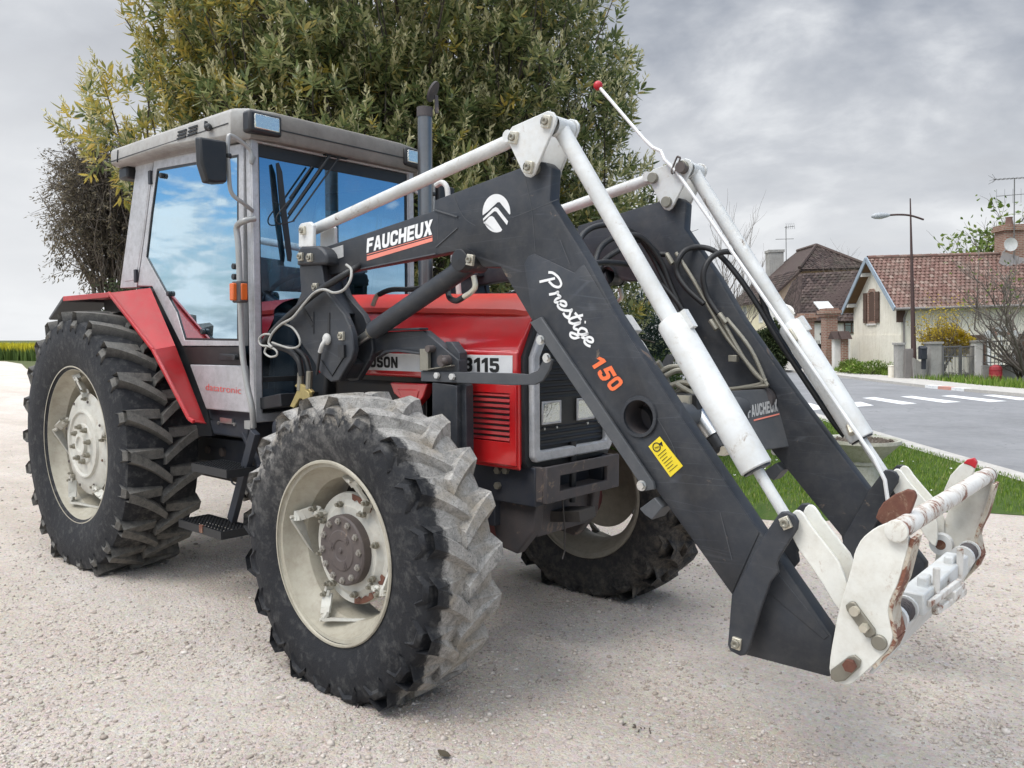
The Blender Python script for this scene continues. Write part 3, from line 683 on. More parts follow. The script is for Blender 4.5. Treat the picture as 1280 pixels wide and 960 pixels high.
def tyre(name, R, w, rb, nl, lh, h, mat, parent, phase=0.0, lw=.046, lf=.022, sharp=38):
    """agricultural tyre: bulged carcass lathe and two rows of curved chevron lugs; axis y, h = height of the axle over the ground"""
    seg = 120; hw = w/2; Rc = R-lh
    prof = [(-hw*.80, rb-.004), (-hw*.86, rb+.012), (-hw*.93, rb+.05), (-hw*1.0, rb+(Rc-rb)*.42), (-hw*1.0, rb+(Rc-rb)*.58), (-hw*.955, rb+(Rc-rb)*.80), (-hw*.90, Rc-.024),
            (-hw*.78, Rc-.012), (-hw*.4, Rc-.003), (0, Rc)]
    prof = prof+[(-a, r) for a, r in reversed(prof[:-1])]
    V_, F_, L_ = [], [], []
    n = len(prof)
    for a, r in prof:
        for k in range(seg):
            t = 2*math.pi*k/seg; V_.append((r*math.cos(t), a, r*math.sin(t))); L_.append(0.0)
    for i in range(n-1):
        for k in range(seg):
            F_.append((i*seg+k, (i+1)*seg+k, (i+1)*seg+(k+1) % seg, i*seg+(k+1) % seg))
    pitch = 2*math.pi/nl
    hp_ = [(r, -a) for a, r in prof[:n//2+1]]; hp_.sort(); cr_r = [q_[0] for q_ in hp_]; cr_y = [q_[1] for q_ in hp_]
    for side in (-1, 1):
        for q in range(nl):
            t0 = phase+q*pitch+(pitch/2 if side > 0 else 0)
            rows = []
            for s in (0, .15, .35, .55, .75, .9, 1.0, 1.1, 1.2, 1.3, 1.4):
                ss = min(s, 1.0)
                yy = side*(ss*hw*.945+(-.02)*(1-ss))
                ang = (.62*ss-.18*ss**2)*hw*1.55/R                           # curves towards the shoulder
                wid = lw*(1+.18*ss); rt = R-.004*ss*ss-.002*max(0, ss-.8)*5; crownr = Rc-.03; fl = lf
                if s > 1.0:
                    k2 = (s-1.0)/.4; rt = R-.007-k2*(R-rb)*.30; crownr = rt-.04
                    yy = side*(np.interp(rt, cr_r, cr_y)+(.019, .021, .015, -.010)[int(round(k2*4))-1]); wid *= 1+.12*k2; fl = lf*(1-.3*k2)
                rows.append((yy, t0+ang, wid, rt, crownr, fl))
            o = len(V_)
            for (yy, an, wd, rt, rc, fl) in rows:
                for (da, rr, lug) in ((-(wd/2+fl), rc, 0), (-wd/2, rt, 1), (wd/2, rt, 1), (wd/2+fl, rc, 0)):
                    t = an+da/R; V_.append((rr*math.cos(t), yy, rr*math.sin(t))); L_.append(float(lug))
            m_ = len(rows)
            for i in range(m_-1):
                for k in range(3):
                    a = o+i*4+k; F_.append((a, a+1, a+5, a+4))
            F_.append((o, o+1, o+2, o+3)); e = o+(m_-1)*4; F_.append((e+3, e+2, e+1, e))
    A = np.array(V_)
    # the weight on the ground flattens the tyre and bulges the side walls
    low = np.clip((-h+.10-A[:, 2])/.10, 0, 3); A[:, 1] *= 1+.05*np.clip((-A[:, 2]-h*.55)/(h*.45), 0, 1)
    z = A[:, 2]; fl_ = z < -h+.012
    A[fl_, 2] = -h+.012-(.012+.004)*(1-np.exp((z[fl_]+h-.012)/.03))
    o = npmesh(name, A, np.array(F_), mat, parent, attr={'lug': L_})
    me = o.data; me.polygons.foreach_set('use_smooth', np.ones(len(me.polygons), bool)); me.set_sharp_from_angle(angle=math.radians(sharp))
    return o

def bolts(mb, c, R, n, r, L, ydir=-1, a0=0.0, mi=0):
    for k in range(n):
        t = a0+2*math.pi*k/n; p = Vector(c)+Vector((R*math.cos(t), 0, R*math.sin(t)))
        mb.lathe([(0, r), (ydir*L*.55, r), (ydir*L*.6, r*.62), (ydir*L, r*.58), (ydir*L, .0005)], p, 'y', 6, mi)

def wheel(name, loc, R, w, rb, rimw, rings, nl, lh, tm, rm, front, side, phase):
    wm = MB(); hw = rimw/2
    # dished centre disc of the wheel = the part's own mesh
    if front:
        dy = -.066
        wm.lathe([(dy-.002, .0005), (dy-.004, .15), (dy-.006, .178), (dy+.012, .205), (dy+.010, .232), (dy+.022, .236), (dy+.024, .205), (dy+.010, .15), (dy+.012, .0005)], (0,0,0), 'y', 64)
        rad = [(.356, -.150), (.381, -.168)]
    else:
        dy = -.125
        wm.lathe([(dy-.030, .0005), (dy-.030, .125), (dy-.022, .135), (dy-.022, .195), (dy-.034, .205), (dy-.034, .215), (dy-.018, .225), (dy-.004, .315), (dy+.006, .33), (dy+.012, .318), (dy+.0, .225), (dy-.004, .0005)], (0,0,0), 'y', 72)
    root = wm.build(name, M['disc'] if rm is not M['rim_far'] else rm, TR, loc=loc)
    ty = tyre('tyre', R, w, rb, nl, lh, loc[2], tm, root, phase, .050 if front else .046, .042 if front else .022, (52 if tm is M['tyre_mud'] else 45) if front else 38)
    rmb = MB(); f = rb+.025
    prof = [(-hw-.004, f-.004), (-hw+.002, f+.001), (-hw+.010, f-.004), (-hw+.013, rb+.004), (-hw+.045, rb-.004), (-hw+.075, rb-.022), (-hw+.10, rb-.048), (0, rb-.062), (hw-.10, rb-.048), (hw-.06, rb-.015), (hw-.013, rb+.004), (hw-.005, f), (hw+.004, f-.004)]
    inner = [(a+(.004 if abs(a) < hw-.02 else 0), r-.008) for a, r in reversed(prof)]
    rmb.lathe(prof+inner, (0,0,0), 'y', 96, closed=True)
    rmb.build('rim', rm, root, smooth=30)
    # strap brackets between rim and disc
    nb = 4 if front else 5
    rd = .235 if front else .325
    for q in range(nb):
        a0 = math.radians((72 if front else 100)+q*360/nb); bm_ = MB(); rr = rb-.040
        P = lambda a, r, y: Vector((r*math.cos(a), y, r*math.sin(a)))
        y1 = dy-.012
        v0 = P(a0, rr+.004, -hw*.74); pa = P(a0-.30, rd-.03, y1); pb = P(a0-.24, rd+.015, y1-.004); pc = P(a0+.52, rr-.008, -hw*.18)
        c_ = curve([pa, pb, v0.lerp(pb, .25), v0, v0.lerp(pc, .25), v0.lerp(pc, .6)*1.0, pc], 3)
        for i in range(len(c_)-1): bm_.bar(c_[i], c_[i+1]+(c_[i+1]-c_[i]).normalized()*.005, .044 if front else .05, .012, up=Vector((c_[i].x, 0, c_[i].z)).normalized().cross(Vector((0,1,0)))*.75+Vector((c_[i].x, 0, c_[i].z)).normalized())
        a0 -= .27
        for aa_, r_ in ((a0-.05, rd-.03), (a0+.0, rd+.022)):
            bolts(bm_, P(aa_, r_, y1-.006), 0, 1, .0135, .03, mi=1)
        bm_.build('rim_bracket', [M['disc'] if rm is not M['rim_far'] else rm, M['pipe_steel']], root)
    hb = MB()
    if front:
        hb.lathe([(dy-.003, .146), (dy-.040, .146), (dy-.046, .138), (dy-.046, .085), (dy-.050, .082), (dy-.050, .045), (dy-.046, .042), (dy-.046, .012), (dy-.054, .010), (dy-.054, .0005)], (0,0,0), 'y', 48)
        hbb = MB(); bolts(hbb, (0, dy-.045, 0), .122, 12, .0145, .016, mi=1, a0=.1)
        bolts(hbb, (0, dy-.049, 0), .063, 3, .02, .006, a0=.9)
        bolts(hbb, (0, dy-.006, 0), .188, 8, .014, .030, mi=2, a0=.25)
        rb_ = MB()
        for a_, r_ in ((70, .9), (292, .9), (325, .75)):
            t0 = math.radians(a_-19*r_); t1 = math.radians(a_+19*r_); pts = []
            for k in range(9): t = t0+(t1-t0)*k/8; pts.append(Vector((.231*math.cos(t), dy-.0095+.0205*0, .231*math.sin(t))))
            for k in range(9): t = t1+(t0-t1)*k/8; q_ = .207-.006*math.sin(k*2.3); pts.append(Vector((q_*math.cos(t), dy+.0085, q_*math.sin(t))))
            for p_ in pts[:9]: p_.y = dy+.0065
            rb_.prism(pts, (0, -.0022, 0))
        rb_.build('rust_patch', M['rust'], root, smooth=0)
        hb.build('hub', M['brown_iron'], root, bevel=.002); hbb.build('wheel_bolt', [M['brown_iron'], M['bolt'], M['pipe_steel']], root)
    else:
        hb.lathe([(dy-.029, .075), (dy-.05, .072), (dy-.052, .05), (dy-.040, .046), (dy-.038, .0005)], (0,0,0), 'y', 40)
        hbb = MB(); bolts(hbb, (0, dy-.029, 0), .112, 8, .019, .038, mi=1, a0=.2)
        bolts(hbb, (0, dy-.020, 0), .285, 8, .010, .008, mi=2, a0=.5)
        hb.build('hub', M['disc'], root); hbb.build('wheel_bolt', [M['disc'], M['pipe_steel'], M['brown_iron']], root)
    if side > 0: root.scale = (1, -1, 1)
    return root
tag(wheel('rear_wheel', (0, -YR, ZR), .856, .475, .483, .41, None, 22, .046, M['tyre'], M['rim'], False, -1, .10), 'big rear wheel with clean black rubber')
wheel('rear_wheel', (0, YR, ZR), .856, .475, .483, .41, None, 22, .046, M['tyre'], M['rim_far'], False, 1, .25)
tag(wheel('front_wheel', (WB, -YF, ZF), .648, .37, .356, .34, None, 20, .032, M['tyre_mud'], M['rim'], True, -1, .05), 'front wheel caked in dried grey mud')
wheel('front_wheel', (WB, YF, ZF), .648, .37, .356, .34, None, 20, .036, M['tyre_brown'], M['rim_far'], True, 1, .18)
# ------------------------------------------------------------------ tractor: cab
S = -.59
def both(o):
    mirror(o); return o
fr = MB()
fr.prism(UY([(171,203),(192,198),(181,285),(171,359),(150,360)], S), (0, .07, 0))
fr.box2((1.452, S, 1.0), (1.496, S+.05, 2.575)); fr.box2((.12, S+.004, 2.555), (1.44, S+.06, 2.60))
for q in ((171,203),):
    fr.prism([v_+Vector((0, .0015-.004, 0)) for v_ in UY([(176,212),(189,209),(180,285),(170,350),(156,352)], S)], (0, .004, 0))
fo_ = fr.build('cab_frame', M['silver'], TR, bevel=.006); both(fo_)
fx_ = MB()
fx_.ringprism([(1.504,-.587,1.0),(1.504,.587,1.0),(1.504,.587,2.562),(1.504,-.587,2.562)], [(1.504,-.548,1.05),(1.504,.548,1.05),(1.504,.548,2.525),(1.504,-.548,2.525)], (-.035,0,0))
fx_.build('windscreen_frame', M['silver'], TR, bevel=.005)
g_ = MB(); g_.ringprism([(1.488,-.547,1.052),(1.488,.547,1.052),(1.488,.547,2.523),(1.488,-.547,2.523)], [(1.488,-.530,1.07),(1.488,.530,1.07),(1.488,.530,2.455),(1.488,-.530,2.455)], (-.012,0,0))
g_.box2((1.470,-.53,1.22), (1.483,.53,1.25)); g_.build('windscreen_seal', M['black'], TR, bevel=.002)
g_ = MB(); g_.add([(1.480,-.538,1.06),(1.480,.538,1.06),(1.480,.538,2.50),(1.480,-.538,2.50)], [(0,1,2,3)]); g_.build('windscreen', M['glass_front'], TR, smooth=0)
# rear wall and window
g_ = MB(); g_.ringprism([(.02,-.56,1.3),(.02,.56,1.3),(.12,.56,2.58),(.12,-.56,2.58)], [(.035,-.50,1.52),(.035,.50,1.52),(.11,.50,2.48),(.11,-.50,2.48)], (.03,0,0)); g_.build('rear_wall', M['silver'], TR, bevel=.004)
g_ = MB(); g_.add([(.045,-.50,1.52),(.045,.50,1.52),(.12,.50,2.48),(.12,-.50,2.48)], [(0,1,2,3)]); g_.build('rear_window', M['glass'], TR, smooth=0)

do = [(192.5,199),(304,178.5),(304,432.5),(227.5,432.5),(190,358),(172,358),(182,285)]
di = [(196,211),(298,193),(298,426),(231,425),(221,391),(182.3,321),(188.6,266)]
dm = MB(); dm.ringprism(UY(do, S-.012), UY(di, S-.012), (0, .035, 0))
door = dm.build('door', M['silver'], TR, bevel=.005)
def inset(pts, k):
    cx = sum(p[0] for p in pts)/len(pts); cy = sum(p[1] for p in pts)/len(pts)
    return [(cx+(p[0]-cx)*k, cy+(p[1]-cy)*k) for p in pts]
sm = MB(); sm.ringprism(UY(inset(di, 1.002), S-.010), UY(inset(di, .975), S-.010), (0, .010, 0)); sm.build('door_seal', M['black'], door)
gm = MB(); P = UY(inset(di, .99), S-.004); gm.add(P, [tuple(range(len(P)))]); gm.build('door_glass', M['glass'], door, smooth=0)
gm = MB(); gm.tube(UY([(275,238),(262.5,400)], S+.012), .008, 8); gm.build('glass_stay', M['cable'], door)
pm = MB()
for q in ((202,219.5), (211,367), (253.5,414.5), (293,333), (293,346)): pm.disc(U(*q, 'y', S-.016), .017, 'y', 16, thick=.022)
pm.build('glass_stud', M['black'], door, bevel=.003)
pm = MB(); pm.prism(UY([(228.5,433.5),(303,433.5),(304.5,456.5),(237,455)], S-.006), (0, .02, 0)); pm.build('door_band', M['print_black'], door, bevel=.002)
pm = MB(); pm.prism(UY([(237,455.7),(304.6,457),(312,516),(257.5,511.5)], S-.010), (0, .03, 0))
dp = pm.build('door_panel', M['silver'], door, bevel=.006)
lm = MB(); a, b, t_ = U(257,487.5,'y',S-.0125), U(301,492.5,'y',S-.0125), U(257,479,'y',S-.0125); lettering(lm, 'datatronic', a, b-a, (t_-a)*.95, bold=.0); lm.build('lettering', M['print_red'], dp, smooth=0)
hm = MB(); hm.box2(tuple(U(274,442,'y',S-.012)), tuple(U(299,450.5,'y',S+.0)), 0); hm.bar(U(277,444,'y',S-.035), U(292,445,'y',S-.035), .014, .016); hm.disc(U(294.5,447,'y',S-.03), .016, 'y', 14, thick=.03)
hm.build('door_handle', M['black'], door, bevel=.002)
hm = MB()
for q, r_ in (((188,222), 1), ((170,345), -1)): hm.box(U(*q, 'y', S-.018), (.03, .02, .085))
hm.build('door_hinge', M['chassis'], door, bevel=.003)
both(door)
pm = MB(); pm.prism(UY([(171,360),(193,360),(229,434),(259,512),(265,545),(240,545),(200,470),(170,400)], S+.012), (0, .03, 0)); both(pm.build('cab_side_seal', M['black'], TR))

# grab rail, indicator, mirror
rm_ = MB(); rm_.tube(curve([U(319,273,'y',S), U(306,276,'y',S-.05), U(296,284,'y',S-.055), U(298,309,'y',S-.055), U(301,387,'y',S-.055), U(303,440,'y',S-.055), U(309,482,'y',S-.055), U(315,510,'y',S-.05), U(317,534,'y',S-.03)], 6), .0165, 12)
rm_.box(U(312,531,'y',S-.02), (.06,.03,.045)); rm_.build('grab_rail', M['tube'], TR)
im = MB(); c0 = U(300,365,'y',S-.09); im.box(c0, (.085,.05,.115)); ind = im.build('indicator_lamp', M['bumper'], TR, bevel=.008)
im = MB(); im.box(c0+Vector((-.012,-.030,0)), (.040,.030,.092)); im.box(c0+Vector((.034,0,0)), (.024,.040,.09)); im.build('lens', M['orange'], ind, bevel=.006)
both(ind)
XM = 1.53
mm = MB(); mm.tube(curve([(1.50,-.57,2.44), U(314,203,'x',XM), U(312.5,187,'x',XM), U(290,170,'x',XM), U(285,177,'x',XM), U(286,215,'x',XM), U(289.5,241,'x',XM), U(305,254.5,'x',XM), Vector((1.50,-.585,2.155))], 6), .0115, 10)
ma = mm.build('mirror_arm', M['tube'], TR)
P = UX([(250,171),(268,174),(283.5,177),(284.5,227),(270,228),(259.5,226),(252,204)], XM+.03); P2 = [p+Vector((-.05, 0, 0)) for p in UX([(249,169),(268,172),(285,174.5),(286,229),(270,230),(258,228),(250.5,204)], XM+.03)]
mm = MB(); n = len(P); mm.add(P+P2, [tuple(range(n)), tuple(range(2*n-1, n-1, -1))]+[(i, n+i, n+(i+1) % n, (i+1) % n) for i in range(n)]); mm.box(U(285.5,195,'x',XM+.0), (.03,.03,.03))
mm.build('mirror', M['black'], ma, bevel=.010); both(ma)

# wiper
wm_ = MB(); XW = 1.52
wm_.prism(UX([(346,204),(348.5,203),(353,215),(358,262),(365,318),(364,327),(360.5,326),(351,260)], XW), (-.012,0,0))
wm_.tube([U(412,194,'x',XW+.01), U(361,268,'x',XW)], .009, 8); wm_.tube([U(425,195,'x',XW+.01), U(366.5,276,'x',XW)], .0055, 8); wm_.tube([U(390,208,'x',XW-.01), U(362,248,'x',XW-.01)], .006, 8)
wm_.tube(curve([U(362,250,'x',XW), U(346,270,'x',XW), U(349,280,'x',XW), U(368,276,'x',XW)], 5), .004, 6); wm_.box(U(419,193,'x',XW-.005), (.04,.16,.035))
wm_.build('wiper', M['black'], TR)

# roof
lay = []
def plan(ins, z, zf):
    h = [(1.565-ins, .46), (1.53-ins*.9, .605-ins*.3), (1.46-ins*.6, .682-ins), (.75, .688-ins), (0.0, .688-ins), (-.075+ins, .63-ins)]
    pts = [(x, -y) for x, y in h]+[(x, y) for x, y in reversed(h)]
    return [(x, y, zf if x > 1.38 else z) for x, y in pts]
lays = [plan(.06, 2.585, 2.535), plan(.012, 2.592, 2.535), plan(0, 2.602, 2.55), plan(0, 2.672, 2.665), plan(.012, 2.690, 2.688), plan(.05, 2.705, 2.703), plan(.30, 2.735, 2.73)]
rm_ = MB(); n = 12
for i, L in enumerate(lays): rm_.v += L
for i in range(len(lays)-1):
    for k in range(n): rm_.f.append((i*n+k, i*n+(k+1) % n, (i+1)*n+(k+1) % n, (i+1)*n+k)); rm_.m.append(0)
rm_.f += [tuple(range(n-1, -1, -1)), tuple((len(lays)-1)*n+k for k in range(n))]; rm_.m += [0, 0]
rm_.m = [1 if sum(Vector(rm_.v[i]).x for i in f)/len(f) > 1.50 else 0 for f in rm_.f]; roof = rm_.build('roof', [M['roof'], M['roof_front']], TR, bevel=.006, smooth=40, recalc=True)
vm = MB()
for g0 in ((222.5,165.5), (236,160.5)):
    for k in range(3):
        a = U(g0[0]-.6*k, g0[1]+4.2*k, 'y', -.690); b = U(g0[0]+10.5-.6*k, g0[1]-3.4+4.2*k, 'y', -.690); vm.bar(a, b, .006, .010)
vm.bar(U(147.5,187.5,'y',-.690), U(146.5,203,'y',-.690), .006, .008)
vm.build('roof_vent', M['print_black'], roof)
vm = MB()
for sg in (-1, 1): vm.bar((-.02,sg*.6895,2.612), (1.44,sg*.6835,2.612), .004, .005)
vm.bar((1.5665,-.46,2.600), (1.5665,.46,2.600), .004, .006); vm.build('roof_seam', M['print_black'], roof)
hm = MB(); hm.tube(curve([U(257.5,152,'y',-.70), U(257.5,160,'y',-.705), U(263,160,'y',-.705)], 4), .010, 8); hm.ball(U(260,159,'y',-.70), .022); hm.build('roof_hook', M['black'], roof)
wl = MB(); c0 = Vector((1.548,-.545,2.614)); wl.box(c0, (.075,.20,.115)); w1 = wl.build('work_light', M['black'], roof, bevel=.015)
wl = MB(); wl.box(c0+Vector((.037,.005,.002)), (.012,.152,.076)); wl.build('lens', M['lens'], w1, bevel=.008)
w2 = copy_tree(w1, roof); w2.scale = (1,-1,1)
wl = MB(); wl.box((.03,-.55,2.545), (.13,.16,.08)); both(wl.build('rear_work_light', M['black'], roof, bevel=.015))

# inside the cab
im = MB(); im.box((.62,0,1.42), (.48,.50,.14)); im.prism([(.30,-.24,1.45),(.44,-.24,1.45),(.34,-.24,2.10),(.22,-.24,2.10)], (0,.48,0)); im.box((.5,-.30,1.60), (.36,.06,.07)); im.box((.5,.30,1.60), (.36,.06,.07)); im.box((.6,0,1.2), (.3,.3,.34))
im.build('driver_seat', M['seat'], TR, bevel=.04, bseg=3)
im = MB(); im.prism([(1.22,-.30,1.05),(1.42,-.30,1.05),(1.42,-.30,1.66),(1.30,-.30,1.68),(1.20,-.30,1.55)], (0,.60,0)); im.build('dashboard', M['black'], TR, bevel=.03)
im = MB(); c0 = Vector((1.10,0,1.78)); ax = Vector((-.45,0,.9)).normalized(); e1 = Vector((0,1,0)); e2 = ax.cross(e1)
rgp = [c0+(e1*math.cos(t)+e2*math.sin(t))*.20 for t in np.linspace(0, 2*math.pi, 33)]; im.tube(rgp, .015, 8, cap=False)
im.tube([c0, (1.24,0,1.5)], .03, 10)
for t in (.5, 2.6, 4.7): im.tube([c0, c0+(e1*math.cos(t)+e2*math.sin(t))*.2], .010, 6)
im.build('steering_wheel', M['black'], TR)
im = MB(); im.box2((.1,-.57,.98), (1.46,.57,1.05)); im.box2((.1,-.57,1.05), (.14,.57,1.40)); im.build('cab_floor', M['chassis'], TR)

# rear fenders
o_ = [U(*q, 'y', -.79) for q in ((137,366),(192,437),(237,523),(243,527))]; i_ = [U(*q, 'y', -.635) for q in ((188,360),(219,432),(256,527),(258,529))]
fm = MB()
for k in range(3):
    a, b, c, d_ = o_[k], o_[k+1], i_[k+1], i_[k]; off_ = Vector((-.012,.010,-.008)); fm.add([a, b, c, d_, a+off_, b+off_, c+off_, d_+off_], [(0,1,2,3), (7,6,5,4), (0,4,5,1), (1,5,6,2), (2,6,7,3), (3,7,4,0)])
tx, tz = U(80,372,'y',-.79).x, o_[0].z
fm.box2((tx, -.79, tz-.012), (o_[0].x, -.52, tz)); fm.add([o_[0], i_[0], (o_[0].x,-.52,tz)], [(0,1,2)])
fe = fm.build('rear_fender', M['red_dull'], TR, bevel=.0, smooth=20)
fm = MB(); e_ = [o_[0], o_[1], o_[2], o_[3]]
for k in range(3): fm.bar(e_[k]+Vector((.004,-.006,0)), e_[k+1]+Vector((.004,-.006,0)), .018, .020)
fm.bar((tx,-.79,tz-.014), (o_[0].x,-.79,tz-.014), .016, .034); fm.build('fender_lip', M['red_dull'], fe, bevel=.004)
fm = MB(); q0 = U(62,398,'y',-.79); fm.prism([(tx,-.80,tz+.002), (tx,-.80,tz-.03), (q0.x+.02,-.80,q0.z-.012), (q0.x,-.80,q0.z)], (0,.30,0)); fm.build('fender_extension', M['slate_light'], fe, bevel=.006)
fm = MB(); fm.box2((-.55,-.53,.9), (.55,-.50,1.74)); fm.build('inner_fender', M['black'], fe)
fm = MB(); fm.prism([(tx+.02,-.785,tz-.03),(tx+.06,-.785,tz-.10),(o_[0].x+.02,-.785,tz-.12),(o_[0].x-.02,-.785,tz-.03)], (0,.02,0)); both(fe)

# ------------------------------------------------------------------ tractor: bonnet
def dz(x): return (3.2-x)/1.58*.05
secs = [1.76, 2.0, 2.5, 2.9, 3.10, 3.165, 3.185]
cap = [(0,1.672),(.12,1.664),(.20,1.640),(.245,1.612),(.268,1.590),(.270,1.568),(.262,1.562)]
def loft(mb, prof, xs, mod=lambda x, y, z: (y, z), mi=0, mirrored=True):
    full = ([(-y, z) for y, z in prof]+[(y, z) for y, z in reversed(prof) if y > 1e-6]) if mirrored else prof
    n = len(full); o = len(mb.v)
    for x in xs:
        for y, z in full:
            yy, zz = mod(x, abs(y), z); mb.v.append((x, math.copysign(yy, y), zz))
    for i in range(len(xs)-1):
        for k in range(n-1): mb.f.append((o+i*n+k, o+(i+1)*n+k, o+(i+1)*n+k+1, o+i*n+k+1)); mb.m.append(mi)
    mb.f.append(tuple(o+(len(xs)-1)*n+k for k in range(n))); mb.m.append(mi)
def mcap(x, y, z):
    k = max(0, (x-3.06)/.125); return (y*(1-.05*k*k), z+dz(x)-.035*k*k*(1 if z > 1.6 else .35))
hb = MB(); loft(hb, cap[::-1], secs, mcap); bon = hb.build('bonnet', M['hood_top'], TR, smooth=30)
side = [(.256,1.566),(.300,1.492),(.345,1.425),(.352,1.404),(.362,1.400),(.362,1.278),(.352,1.272),(.346,1.262),(.346,.892),(.335,.885)]
def mside(x, y, z): return (y, z+dz(x)*max(0, min(1, (z-1.25)/.31)))
for sg in (-1, 1):
    sb = MB(); up_ = [(sg*y, z) for y, z in side[:7]]
    for xs, pr in (([1.76, 2.4, 2.86], up_), ([2.86, 3.195], [(sg*y, z) for y, z in side])):
        o = len(sb.v); n = len(pr)
        for x in xs:
            for y, z in pr: sb.v.append((x, *[(math.copysign(a, y) if i == 0 else a) for i, a in enumerate(mside(x, abs(y), z))]))
        for i in range(len(xs)-1):
            for k in range(n-1): sb.f.append((o+i*n+k, o+(i+1)*n+k, o+(i+1)*n+k+1, o+i*n+k+1)); sb.m.append(0)
        sb.f.append(tuple(o+(len(xs)-1)*n+k for k in range(n))); sb.m.append(0)
    sp2 = sb.build('bonnet_side', M['red'], TR, smooth=25, bevel=.006)
    y0 = sg*.347
    # louvred lower panel
    lb = MB(); lb.ringprism([(2.875,y0,.905),(3.185,y0,.905),(3.185,y0,1.258),(2.875,y0,1.258)], [(2.878,y0,1.005),(3.150,y0,1.005),(3.150,y0,1.222),(2.878,y0,1.222)], (0, sg*.010, 0)); lv = lb.build('louvre_panel', M['red'], sp2, bevel=.004)
    lb = MB()
    for k in range(9):
        z = 1.016+k*.0245; lb.box((3.012, y0+sg*.002, z), (.268,.008,.014), rot=Matrix.Rotation(sg*.6, 3, 'X'))
    lb.build('louvre', M['red_dull'], lv)
    lb = MB(); lb.box2((2.88,y0+sg*.0005,1.006), (3.15,y0-sg*.004,1.221)); lb.build('louvre_mesh', M['print_black'], lv)
    st = MB(); st.box2((1.775, sg*.361, 1.302), (3.172, sg*.3645, 1.388)); pl = st.build('name_strip', M['print_white'], sp2, bevel=.001)
    if sg < 0:
        YL = -.3655
        lm = MB(); a, b, c = U(579,466,'y',YL), U(624,465.5,'y',YL), U(579,447.5,'y',YL); a.z -= 0; block_text(lm, '3115', Vector((a.x,YL,1.312)), (b.x-a.x,0,0), (0,0,.064), gap=.16)
        lm.build('lettering', M['print_black'], pl, smooth=0); lm = MB()
        e_ = U(497,455,'y',YL).x; s0 = e_-.425
        block_text(lm, 'FERGUSON', Vector((s0,YL,1.316)), (e_-s0,0,0), (0,0,.056), gap=.14)
        lm.build('lettering', M['print_black'], pl, smooth=0)
rb_ = MB(); P = UY([(487,478),(534,480),(529,497),(516,511),(505,503),(492,492)], -.36); rb_.prism(P, (0,.05,0)); P = UY([(496,486),(524,487),(522,497),(512,507),(502,499)], -.363); rb_.prism(P, (0,.02,0)); both(rb_.build('lower_side_panel', M['red'], TR, bevel=.006))
# nose
nz = [(.325,.915),(.325,1.40),(.245,1.555),(.20,1.60),(.0,1.625)]
def outline(ins, lowz=.905):
    h = [(.318-ins,lowz+.03+ins*.6),(.322-ins,1.38),(.236-ins*.9,1.545-ins*.6),(.20-ins*.9,1.575-ins*.9),(.10,1.592-ins)]
    c = [(.295-ins, lowz+ins)]
    r = c+h; return [(-y, z) for y, z in r]+[(y, z) for y, z in reversed(r)]
nb_ = MB(); O = outline(-.012); nb_.prism([(3.185,y,z) for y, z in O], (.030,0,0)); nb_.build('nose_gasket', M['black'], TR)
nb_ = MB(); O, I = outline(.012), outline(.062); nb_.ringprism([(3.212,y,z) for y, z in O], [(3.212,y,z) for y, z in I], (.034,0,0)); bez = nb_.build('grille_surround', M['silver'], TR, bevel=.010, bseg=3)
nb_ = MB(); nb_.prism([(3.195,y,z) for y, z in outline(.055)], (.018,0,0)); gri = nb_.build('grille', M['print_black'], TR)
nb_ = MB()
for k in range(22):
    z = .985+k*.0265
    if 1.07 < z < 1.19: continue
    hwid = .245 if z < 1.37 else .245-(z-1.37)*.45
    nb_.box((3.216,0,z), (.012, hwid*2, .011), rot=Matrix.Rotation(-.5, 3, 'Y'))
nb_.build('grille_slats', M['black'], gri)
nb_ = MB(); nb_.box2((3.212,-.25,1.068), (3.222,.25,1.196)); nb_.build('lamp_panel', M['print_black'], gri, bevel=.002)
for sg in (-1, 1):
    hl = MB(); c0 = Vector((3.226, -.165 if sg < 0 else .097, 1.131)); hl.ringprism([c0+Vector((0,a*.070,b*.052)) for a, b in ((-1,-1),(1,-1),(1,1),(-1,1))], [c0+Vector((0,a*.060,b*.043)) for a, b in ((-1,-1),(1,-1),(1,1),(-1,1))], (.010,0,0)); h = hl.build('headlight', M['silver'], TR, bevel=.003)
    hl = MB(); hl.box(c0+Vector((.002,0,0)), (.012,.121,.087)); hl.build('lens', M['lens'], h, bevel=.003)
sc_ = MB()
for y in (-.21,-.12,.12,.21):
    for z in (1.06,): sc_.disc((3.226,y,z), .006, 'x', 8, thick=.008)
sc_.build('grille_screw', M['steel'], gri)

# exhaust stack
ex = MB(); xe, ye = 1.93, .29
ex.lathe([(1.60,.043),(2.80,.043),(2.80,.037),(1.60,.037)], (xe,ye,0), 'z', 24, closed=True); exo = ex.build('exhaust_pipe', M['exhaust'], TR)
ex = MB(); ex.lathe([(2.755,.047),(2.81,.047)], (xe,ye,0), 'z', 20); cc = Vector((xe+.03, ye+.045, 2.905))
R_ = Matrix.Rotation(math.radians(62), 3, Vector((.5,-.86,0)))
vs = [cc+R_ @ Vector((.062*math.cos(t), .062*math.sin(t), s)) for s in (0, .012) for t in np.linspace(0, 2*math.pi, 21)[:-1]]
ex.add(vs, [tuple(range(20)), tuple(range(39, 19, -1))]+[(i, 20+i, 20+(i+1) % 20, (i+1) % 20) for i in range(20)])
ex.bar((xe+.05,ye+.05,2.78), cc+Vector((.01,.01,-.02)), .02, .014); ex.build('rain_cap', M['bumper'], exo)
